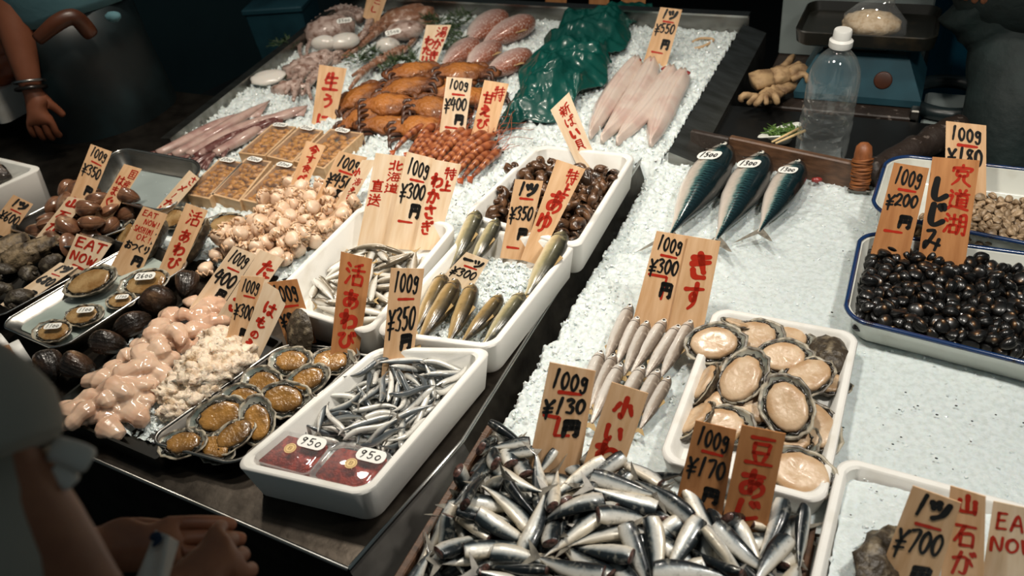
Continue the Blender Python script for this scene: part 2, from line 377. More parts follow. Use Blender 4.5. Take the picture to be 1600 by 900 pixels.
dm('steel_bright', 'c4c4c0', r=.25, m=1)
dm('flank', '6e6b66', r=.5, m=.35, n=(14, '4a4744', .4, .75), b=(40, .2, .002)); dm('liner', 'a9b5ae', r=.25, n=(9, '8b9892', .4, .7), coat=.4)
dm('wet_steel', '4a443d', r=.35, m=.9, n=(18, '2a2520', .35, .7), b=(50, .25, .002))
dm('black_plastic', '0c0d0d', r=.4); dm('dark_tray', '16150f', r=.35)
dm('floor_dark', '0a0c0c', r=.6, n=(3, '060707', .3, .7)); dm('teal_board', '4c6668', r=.6, n=(2, '3c5458', .3, .7))
dm('wood', '7a5a40', r=.6, n=(7, '4d3523', .3, .75), stretch=(1, 7, 7), b=(40, .3, .002)); dm('wood_wet', '6b4c36', r=.42, n=(10, '3a271a', .3, .72), stretch=(2, 8, 8), b=(50, .3, .002))
dm('wood_pale', 'd2b088', r=.55, n=(8, 'b98f60', .35, .75), stretch=(2, 10, 10)); dm('wood_dark', '2a201a', r=.5, n=(60, '756a62', .62, .72), b=(60, .6, .004))
dm('uni', 'b87e2c', r=.4, n=(90, '6a3f14', .45, .65), b=(300, .6, .002), sss=.2); MT['film'] = clear('film', 'f0f0ee', .06, .25)
MT['clear_plastic'] = clear('clear_plastic', 'e8ecec', .07, .5); MT['pet'] = clear('pet', 'c8d0ce', .05, .55)
dm('ikura', 'a8301a', r=.2, n=(110, '7a1a0c', .4, .6), b=(260, 1, .003), coat=.6); dm('gold', 'd8b878', r=.4); dm('gold_ink', '8a5a24', r=.5)
dm('sardine', '888888', r=.33, ramp=[(-1, 'cbbfa8'), (-.5, 'dfdbd0'), (-.05, 'c6c7c2'), (.2, '737c7e'), (.36, '232b2f'), (1, '12181b')], m=.18, coat=.35, n=(120, '8b8a80', .55, .8), b=(260, .25, .001), var=.14)
dm('aji', '888888', r=.26, ramp=[(-1, 'dcd9cf'), (0, 'c3bfb2'), (.5, '7d7b70'), (1, '3d3b34')], m=.35, coat=.5)
dm('fish_meat', '5e4038', r=.4, n=(200, '32201a', .45, .6), coat=.4); dm('fin', '8b867a', r=.35, n=(60, '57524a', .4, .7), coat=.3); dm('fin_warm', 'a98f62', r=.35, coat=.3)
dm('mackerel', '888888', r=.2, m=.15, coat=.5, b=(300, .2, .001), ramp=[(-1, 'ece8e0'), (-.5, 'e6dbd0'), (-.15, 'cdc1b4'), (.05, 'a8aaa0'), (.2, '4f7472'), (.4, '24474a'), (.7, '142a30'), (1, '0a1518')])
dm('ayu', '888888', r=.3, m=.05, coat=.4, n=(70, '8a8262', .56, .8), b=(260, .25, .001), ramp=[(-1, 'e6dfc6'), (-.3, 'd5cba9'), (.2, 'a0966f'), (.55, '5d5a44'), (1, '26261f')])
dm('ayu_brown', '888888', r=.3, m=.05, coat=.4, n=(70, '6d5a38', .56, .8), b=(260, .25, .001), ramp=[(-1, 'dccba4'), (-.2, 'b99e6e'), (.3, '8d7448'), (.7, '4e4229'), (1, '201b13')])
dm('kisu', '888888', r=.3, m=.12, coat=.4, n=(110, 'a89c8c', .55, .8), b=(280, .25, .001), ramp=[(-1, 'd8cfc4'), (-.35, 'd2cdc6'), (.1, 'bdb6ac'), (.35, '94877a'), (1, '5a4c40')])
dm('smelt', '888888', r=.3, m=.12, coat=.4, n=(110, 'a89c8c', .58, .8), ramp=[(-1, 'dedcd4'), (-.1, 'cfcdc5'), (.3, '9c9280'), (1, '514736')])
dm('sandlance', '888888', r=.28, m=.15, coat=.45, ramp=[(-1, 'e0ded6'), (-.1, 'c2c1ba'), (.3, '858b8d'), (1, '3e464b')], var=.12, n=(90, '8a7f70', .58, .8))
dm('bream', '888888', r=.32, m=.1, coat=.4, ramp=[(-1, 'e6ddd6'), (-.3, 'd2c0b8'), (.3, 'b09088'), (.75, '94685a'), (1, '8a4a30')], n=(200, 'e0d2ca', .5, .8), b=(240, .3, .001))
dm('gill', '4a4038', r=.4); dm('eye_white', 'e0ddd2', r=.2, m=.3); dm('eye_black', '050505', r=.08, coat=1)
dm('fillet', 'cdbdb2', r=.3, n=(18, 'c0a298', .45, .75), b=(60, .15, .002), coat=.4, sss=.15); dm('fillet_red', '8e2f2c', r=.35, coat=.4)
dm('shell_rough', '3d3428', r=.45, n=(70, '83765f', .48, .7), b=(90, .9, .006)); dm('nacre', 'b3b3a6', r=.2, n=(30, '5f7a78', .5, .7), m=.25, coat=.5); dm('shell_rim', 'a59c88', r=.35, n=(80, '4a4238', .42, .62), b=(80, .4, .002))
dm('abalone_pale', 'c9ae8e', r=.36, n=(34, 'a98258', .42, .75), b=(130, .35, .003), coat=.08, sss=.1, var=.07); dm('abalone_brown', '9a7038', r=.24, n=(36, '5c4020', .4, .68), b=(130, .6, .004), coat=.6, var=.16)
dm('abalone_tan', 'a4875c', r=.24, n=(40, '755022', .4, .7), b=(170, .5, .003), coat=.7)
dm('mantle', '1d1812', r=.25, n=(160, '6f6350', .55, .7), b=(200, .6, .003), coat=.5)
dm('shijimi', '888888', r=.34, coat=.3, ramp=[(-1, '0c0c0c'), (.35, '131211'), (.68, '2d2319'), (.86, '7a5230'), (1, 'd9cbb0')], var=.35)
dm('asari', 'b39a7c', r=.4, n=(160, '7f674c', .42, .7), b=(200, .4, .002), var=.22)
dm('hamaguri', '888888', r=.25, coat=.5, ramp=[(-1, '8a6248'), (0, '6a4632'), (.6, '8f6e54'), (1, 'c3a88c')], n=(40, '3a261b', .5, .75), var=.25)
dm('dark_clam', '888888', r=.36, coat=.25, ramp=[(-1, '1c1510'), (-.3, '2a1e16'), (.4, '4a3527'), (1, '8a6c50')], n=(46, '171009', .45, .65), b=(90, .8, .005), var=.2)
dm('whelk', '64462f', r=.28, n=(60, '2a1a10', .42, .65), b=(90, .6, .003), coat=.4, var=.25); dm('whelk_foot', '2b1e14', r=.3, coat=.5)
dm('oyster', '8d7a5e', r=.6, n=(40, '352a1d', .42, .66), b=(50, 1, .008)); dm('turban', '3a3228', r=.5, n=(60, '7d7462', .5, .72), b=(60, 1, .006)); dm('operculum', 'a99a80', r=.4, n=(60, '6c5c46', .4, .7), b=(90, .5, .003))
dm('scallop', 'dec4ab', r=.34, n=(30, 'cfae90', .42, .72), b=(90, .3, .002), coat=.4, sss=.25, var=.08); dm('scallop_frill', 'd6b595', r=.3, n=(60, 'c79a6e', .4, .7), b=(90, .5, .003), coat=.4, var=.08)
dm('milt', 'd9bba2', r=.16, n=(14, 'c99c80', .4, .75), coat=.7, sss=.3); dm('roe_crumb', 'e6d3bc', r=.5, n=(40, 'b08f66', .5, .72), b=(160, .8, .004), sss=.2)
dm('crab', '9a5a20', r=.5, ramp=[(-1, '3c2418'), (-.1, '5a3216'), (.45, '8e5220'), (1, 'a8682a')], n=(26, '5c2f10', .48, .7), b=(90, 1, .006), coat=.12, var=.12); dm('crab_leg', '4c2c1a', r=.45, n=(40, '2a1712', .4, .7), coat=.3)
dm('shrimp', '9e5c36', r=.32, ramp=[(-1, '54261a'), (0, '96522f'), (1, 'b5764a')], n=(60, '6e3220', .5, .75), coat=.35, var=.12); dm('shrimp_feeler', 'a8522c', r=.35)
dm('octopus', 'b8a298', r=.3, n=(50, '7a5a4c', .45, .68), b=(130, .6, .004), coat=.4); dm('octopus_white', 'd9d4cc', r=.22, coat=.5, sss=.15); dm('octopus_brown', '8a6048', r=.32, n=(50, 'c4aa9a', .5, .7), b=(130, .6, .004), coat=.4)
dm('squid', 'b59a90', r=.32, n=(24, '8f6862', .45, .72), coat=.6, sss=.15); dm('squid_red', '5e3834', r=.26, n=(60, 'a58880', .5, .7), coat=.5)
dm('fern', '23361a', r=.5, n=(40, '3a5224', .4, .7)); dm('sheet', '064a42', r=.3, n=(6, '053a34', .35, .7), coat=.3, spec=.5)
dm('scale_blue', '28505c', r=.4, n=(10, '1e3e48', .4, .7)); dm('scale_pan', '14140f', r=.35, n=(20, '3a3020', .6, .8)); dm('grey_panel', 'a3afad', r=.5, n=(3, '727c7b', .3, .7)); dm('blue_panel', '1a7090', r=.55, n=(4, '125670', .3, .7))
dm('glove', 'a78a64', r=.7, n=(40, '6e5236', .4, .7), b=(60, .6, .004)); dm('cap_white', 'd9d9d4', r=.4); dm('roe_bag', 'cdb89a', r=.5, n=(80, 'b0946e', .45, .7), b=(120, .6, .004))
dm('twine', '8a5022', r=.6, n=(60, '5a3010', .4, .7)); dm('handle_wood', '8e5530', r=.45, n=(12, '6b3c1e', .4, .7), stretch=(6, 6, 1))
dm('skin', '9a6446', r=.5, n=(30, '84523a', .4, .75), sss=.1); dm('skin_tan', '7c4a32', r=.5, n=(30, '74422a', .4, .75), sss=.1)
dm('shirt_teal', '4a7078', r=.8, b=(60, .3, .003)); dm('apron', '0c1719', r=.45, n=(6, '182a2e', .45, .7)); dm('trousers', '13201f', r=.7, n=(9, '20302f', .45, .7), b=(20, .6, .01)); dm('hair', '0b0908', r=.5)
dm('shirt_grey', 'a09c90', r=.85, b=(120, .2, .002)); dm('cloth_white', 'd6d0c6', r=.8, b=(100, .3, .002)); dm('cloth_blue', '152c48', r=.8); dm('ruffle', 'd8d2c8', r=.85); dm('leather', '4a2511', r=.4, n=(20, '3a1d0e', .4, .7)); dm('bead', '15100c', r=.3); dm('silver', '9a9a98', r=.3, m=1)
dm('jar_glass', 'c98a4a', r=.06, alpha=.55, spec=.9); dm('jar_fill', 'a9581c', r=.3, n=(60, '5a2408', .45, .65)); dm('greens', '37571f', r=.55, n=(60, '5d7c30', .4, .7)); dm('chopstick', 'd0b483', r=.5); dm('hose', '1c2628', r=.35)
dm('speck', '1c1a18', r=.7); dm('water', '8fb0ac', r=.03, alpha=.35, spec=.8)
# mackerel back: wavy bars on the dorsal half only
def stripes(M, scale, dark, a, b_):
    nt = M.node_tree; N = nt.nodes; L = nt.links; bs = N['Principled BSDF']; src = bs.inputs['Base Color'].links[0].from_socket
    tc = N.new('ShaderNodeTexCoord'); wv = N.new('ShaderNodeTexWave'); wv.inputs['Scale'].default_value = scale; wv.inputs['Distortion'].default_value = 5; wv.inputs['Detail Scale'].default_value = 2
    L.new(tc.outputs['Object'], wv.inputs['Vector'])
    at = N.new('ShaderNodeAttribute'); at.attribute_name = 'v'; mr = N.new('ShaderNodeMapRange'); mr.inputs[1].default_value = a; mr.inputs[2].default_value = b_; L.new(at.outputs['Fac'], mr.inputs[0])
    mu = N.new('ShaderNodeMath'); mu.operation = 'MULTIPLY'; L.new(wv.outputs['Fac'], mu.inputs[0]); L.new(mr.outputs[0], mu.inputs[1])
    mx = N.new('ShaderNodeMix'); mx.data_type = 'RGBA'; L.new(mu.outputs[0], mx.inputs[0]); L.new(src, mx.inputs[6]); mx.inputs[7].default_value = hx(dark); L.new(mx.outputs[2], bs.inputs['Base Color'])
stripes(MT['mackerel'], 38, '0a1c20', .02, .3)

# ---------------------------------------------------------------- animals and shells (local: X towards the head, Z towards the back, length centred)
def fish_mb(L, H, W, prof, bz=0.0, by=0.0, cut=False, n=14, k=20, s_bend=0.0):
    ts = [p[0] for p in prof]; mb = MB(); rings = []; at = []
    for i in range(k + 1):
        t = i / k; t = t * t * (3 - 2 * t) * .5 + t * .5
        h = np.interp(t, ts, [p[1] for p in prof]) * H; w_ = np.interp(t, ts, [p[2] for p in prof]) * W
        x = L * (.5 - t); q = 2 * t - 1
        zc = bz * (q * q - .33); yc = by * (q * q - .33) + s_bend * math.sin(q * PI) * .5
        ring = []
        for j in range(n):
            a = 2 * PI * j / n; ca, sa = math.cos(a), math.sin(a)
            ring.append(Vector((x, yc + w_ * (abs(ca) ** .9) * (1 if ca > 0 else -1), zc + h * (abs(sa) ** .92) * (1 if sa > 0 else -1)))); at.append(sa)
        rings.append(ring)
    mb.loft(rings, 0, cm0=1 if cut else None, at=at)
    return mb
P_WHOLE = [(0, .06, .06), (.04, .3, .35), (.1, .52, .6), (.2, .8, .9), (.35, 1, 1), (.55, .92, .9), (.75, .58, .52), (.9, .26, .2), (1, .16, .08)]
P_CUT = [(0, .8, .72), (.12, 1, 1), (.35, .95, .96), (.6, .7, .66), (.8, .4, .34), (.93, .18, .14), (1, .14, .06)]
P_MACK = [(0, .1, .14), (.025, .3, .36), (.07, .54, .6), (.17, .84, .88), (.35, 1, 1), (.55, .9, .9), (.72, .6, .56), (.86, .27, .24), (.96, .11, .1), (1, .1, .08)]
P_SLIM = [(0, .08, .1), (.05, .45, .5), (.12, .8, .85), (.3, 1, 1), (.6, .95, .92), (.8, .62, .55), (.93, .3, .22), (1, .2, .1)]
P_ROUND = [(0, .25, .3), (.06, .6, .6), (.18, .9, .9), (.38, 1, 1), (.6, .88, .9), (.8, .58, .6), (.95, .3, .3), (1, .2, .15)]
def tail_mb(sz, x0, fork=.45, z0=0.0, y0=0.0, w0=.18, th=.0005):
    pts = [(0, w0), (-.35, .5), (-1, .95), (-.95, .8), (-fork, 0), (-.95, -.8), (-1, -.95), (-.35, -.5), (0, -w0), (.25, 0)]
    mb = MB(); a = [Vector((x0 + x * sz, y0 - th * (1 if x > -.2 else .4), z0 + z * sz)) for x, z in pts]; b = [Vector((p.x, 2 * y0 - p.y, p.z)) for p in a]
    n = len(pts); c0 = len(a) - 1
    fs = []
    for base, fl in ((0, 0), (n, 1)):
        for tri in ((9, 0, 1), (9, 1, 4), (1, 2, 3), (1, 3, 4), (9, 4, 7), (4, 5, 7), (5, 6, 7), (9, 7, 8)):
            f = tuple(base + q for q in tri); fs.append(f if fl else tuple(reversed(f)))
    for i in range(n): fs.append((i, (i + 1) % n, n + (i + 1) % n, n + i))
    return mb.add(a + b, fs)
def fin_mb(pts, th=.0004):
    mb = MB(); r0 = [Vector((x, -th, z)) for x, z in pts]; r1 = [Vector((x, th, z)) for x, z in pts]; return mb.loft([r0, r1])
def eye_mb(r):
    mb = MB(); mb.ell((0, 0, 0), (r, r * .4, r), 12, 7, 0); mb.ell((0, 0, 0), (r * .66, r * .55, r * .66), 12, 7, 1); return mb
def make_fish(name, L, H, W, prof, m, cut=False, tail=.02, fork=.45, bz=0., by=0., s=0., eye=0., fins=True, finm='fin', n=14, k=20, gill=0):
    o = fish_mb(L, H, W, prof, bz, by, cut, n, k, s).build(name, [MT[m], MT['fish_meat']])
    zc = bz * .67; yc = by * .67
    tail_mb(tail, -L * .5 + tail * .12, fork, zc, yc, .16).build('tail_fin', MT[finm], o, smooth=False)
    if fins:
        hh = lambda t: np.interp(t, [p[0] for p in prof], [p[1] for p in prof]) * H
        zb = lambda t: bz * ((2 * t - 1) ** 2 - .33); yb = lambda t: by * ((2 * t - 1) ** 2 - .33) + s * math.sin((2 * t - 1) * PI) * .5
        f = fin_mb([(L * .08, hh(.42) * .9 + zb(.42)), (L * .02, hh(.48) + H * .45 + zb(.48)), (-L * .04, hh(.54) + H * .2 + zb(.54)), (-L * .1, hh(.6) * .9 + zb(.6))])
        f.v = [(x, y + yb(.5), z) for x, y, z in f.v]; f.build('dorsal_fin', MT[finm], o, smooth=False)
        f = fin_mb([(-L * .2, -hh(.7) * .9 + zb(.7)), (-L * .24, -hh(.74) - H * .3 + zb(.74)), (-L * .32, -hh(.82) * .9 + zb(.82))])
        f.v = [(x, y + yb(.75), z) for x, y, z in f.v]; f.build('anal_fin', MT[finm], o, smooth=False)
    if gill:
        g = MB()
        for sd in (-1, 1):
            pts = []
            for q in range(9):
                a = -1.15 + 2.3 * q / 8; t = .2 - .045 * math.cos(a); hh2 = np.interp(t, [p_[0] for p_ in prof], [p_[1] for p_ in prof]) * H; ww2 = np.interp(t, [p_[0] for p_ in prof], [p_[2] for p_ in prof]) * W; q2 = 2 * t - 1
                pts.append((L * (.5 - t), sd * ww2 * math.cos(a) ** .9 * 1.01 + by * (q2 * q2 - .33), hh2 * math.sin(a) * .99 + bz * (q2 * q2 - .33)))
            g.tube(pts, gill, 5)
        g.build('gill_cover', MT['gill'], o)
    if eye:
        e = eye_mb(eye); me = e.mesh('eye', [MT['eye_white'], MT['eye_black']])
        t = .075; wy = np.interp(t, [p[0] for p in prof], [p[2] for p in prof]) * W * .93
        for sd in (-1, 1):
            q = bpy.data.objects.new('eye', me); COL.objects.link(q); q.parent = o
            q.location = (L * (.5 - t), sd * wy + by * ((2 * t - 1) ** 2 - .33) + s * math.sin((2 * t - 1) * PI) * .5, H * .12 + bz * ((2 * t - 1) ** 2 - .33))
    return o
def lay(o, head, tail, side=1, roll=0.0, L=None, sc=None, label=None, copy=True, lift=0.0):
    """put a fish on its flank from tail to head; side=+1 turns its back to the right of the swimming direction"""
    head, tail = Vector(head), Vector(tail); X = (head - tail); d = X.length; X.normalize()
    lft = Vector((0, 0, 1)).cross(X).normalized(); up = X.cross(lft).normalized()
    back = (lft * -side * math.cos(roll) + up * math.sin(roll)).normalized(); Yv = back.cross(X)
    M = basis((head + tail) / 2 + Vector((0, 0, lift)), X, Yv, back, d / L if L else (sc or 1))
    if copy: return dup(o, M, label)
    o.matrix_world = M
    if label: o['label'] = label
    return o
def clam_mb(a, b, c, ridge=.0, nu=18, nv=10):
    mb = MB()
    for s in (1, -1):
        rings = []; at = []
        for i in range(nv + 1):
            t = i / nv; ring = []
            for j in range(nu):
                ph = 2 * PI * j / nu; r = math.sin(t * PI / 2)
                x = math.cos(ph) * r; y = math.sin(ph) * r
                z = (1 - r ** 2.2) ** .62
                cy = .55 * (1 - t) ** 1.3
                px = x * a * (1 - .22 * max(0, y)); py = (y + cy * .9) * b; pz = z * c * (1 + .1 * y)
                k = 1 + ridge * math.sin(t * 34) * r
                ring.append(Vector((px * k, py * k, s * (pz * k) + s * .0003))); at.append(1 - 2 * t)
            rings.append(ring if s < 0 else list(reversed(ring)))
        mb.loft(rings, 0, cap0=False, cap1=False, at=at)
    return mb
def whelk_mb(r, turns=3.6, n=12, steps=46, lift=1.0):
    mb = MB(); pts = []; rad = []
    for i in range(steps + 1):
        th = 2 * PI * turns * i / steps; e = math.exp(-.2 * th)
        R = r * .5 * e; pts.append(Vector((R * math.cos(th), R * math.sin(th), r * (1.55 * lift) * (1 - e ** .9) - r * .6))); rad.append(r * .62 * e + .0004)
    rings = []
    for i, p in enumerate(pts):
        th = 2 * PI * turns * i / steps; rd = Vector((math.cos(th), math.sin(th), 0)); up = Vector((0, 0, 1)); a = rad[i]
        rings.append([p + rd * a * math.cos(2 * PI * j / n) + up * a * 1.15 * math.sin(2 * PI * j / n) for j in range(n)])
    mb.loft(rings, 0, cm0=1); return mb
def scallop_parts(r, h, seed):
    rnd = random.Random(seed)
    b = MB(); b.lathe([(r * .2, -h * .5), (r * .8, -h * .5), (r, -h * .28), (r * 1.02, h * .1), (r * .9, h * .42), (r * .55, h * .55), (r * .1, h * .57)], 16); b.jit(r * .16, 55, seed)
    f = MB(); pts = []; rad = []
    for i in range(23):
        a = PI * 1.5 * i / 22 + seed; q = r * (1.12 + .12 * math.sin(i * 1.9 + seed))
        pts.append((q * math.cos(a), q * math.sin(a), -h * .1 + h * .3 * math.sin(i * 2.3 + seed))); rad.append(r * (.2 + .08 * math.sin(i * 1.3)))
    f.tube(pts, rad, 7, flat=.7)
    return b, f
def abalone(name, label, a, b, foot, cat='abalone', seed=0, cover=.72, dome=.24, frill=True):
    """oval shell cup, opening up, holding the fleshy foot inside a dark mantle frill"""
    def er(sx, sy, z, ph=0, j=0.0, nn=28, ox=0):
        return [Vector((ox + sx * math.cos(2 * PI * i / nn) * (1 + j * noise.noise((i * .7, seed, ph))), sy * math.sin(2 * PI * i / nn) * (1 + j * noise.noise((i * .7, seed + 5, ph))), z + j * .12 * a * noise.noise((i * .9, seed, 9 + ph)))) for i in range(nn)]
    t = thing(name, label, cat)
    mb = MB(); prof = [(.15, -.42), (.5, -.38), (.78, -.24), (.96, -.02), (1.02, .12), (.98, .17), (.9, .1), (.76, -.1), (.4, -.24), (.1, -.26)]
    rg = [er(a * r, b * r, z * b, 0, .16 if .5 < r else 0) for r, z in prof]
    mb.loft(rg[:5], 0, cap1=False); mb.loft(rg[4:7], 1, False, False); mb.loft(rg[6:], 2, False, True)
    sh = mb.build('shell', [MT['shell_rough'], MT['shell_rim'], MT['nacre']], t)
    ox = a * (.05 + .05 * (seed % 3)) * (1 if seed % 2 else -1)
    f = MB(); f.loft([er(a * cover * r, b * cover * r, z * b, 3, .12, ox=ox) for r, z in [(.85, -.15), (.98, .02), (1, .14), (.97, dome * .8), (.9, dome * .98), (.62, dome * 1.05), (.3, dome * .98), (.05, dome * .95)]], 0)
    f.build('foot', MT[foot], t)
    if frill:
        m = MB(); pts = []; rad = []
        for i in range(45):
            an = 2 * PI * i / 44; q = 1 + .05 * math.sin(i * 2.1 + seed)
            pts.append((ox + a * (cover + .06) * q * math.cos(an), b * (cover + .07) * q * math.sin(an), b * (.1 + .04 * math.sin(i * 1.3)))); rad.append(b * (.05 + .03 * math.sin(i * .9 + seed)))
        m.tube(pts, rad, 6); m.build('mantle', MT['mantle'], t)
    return t

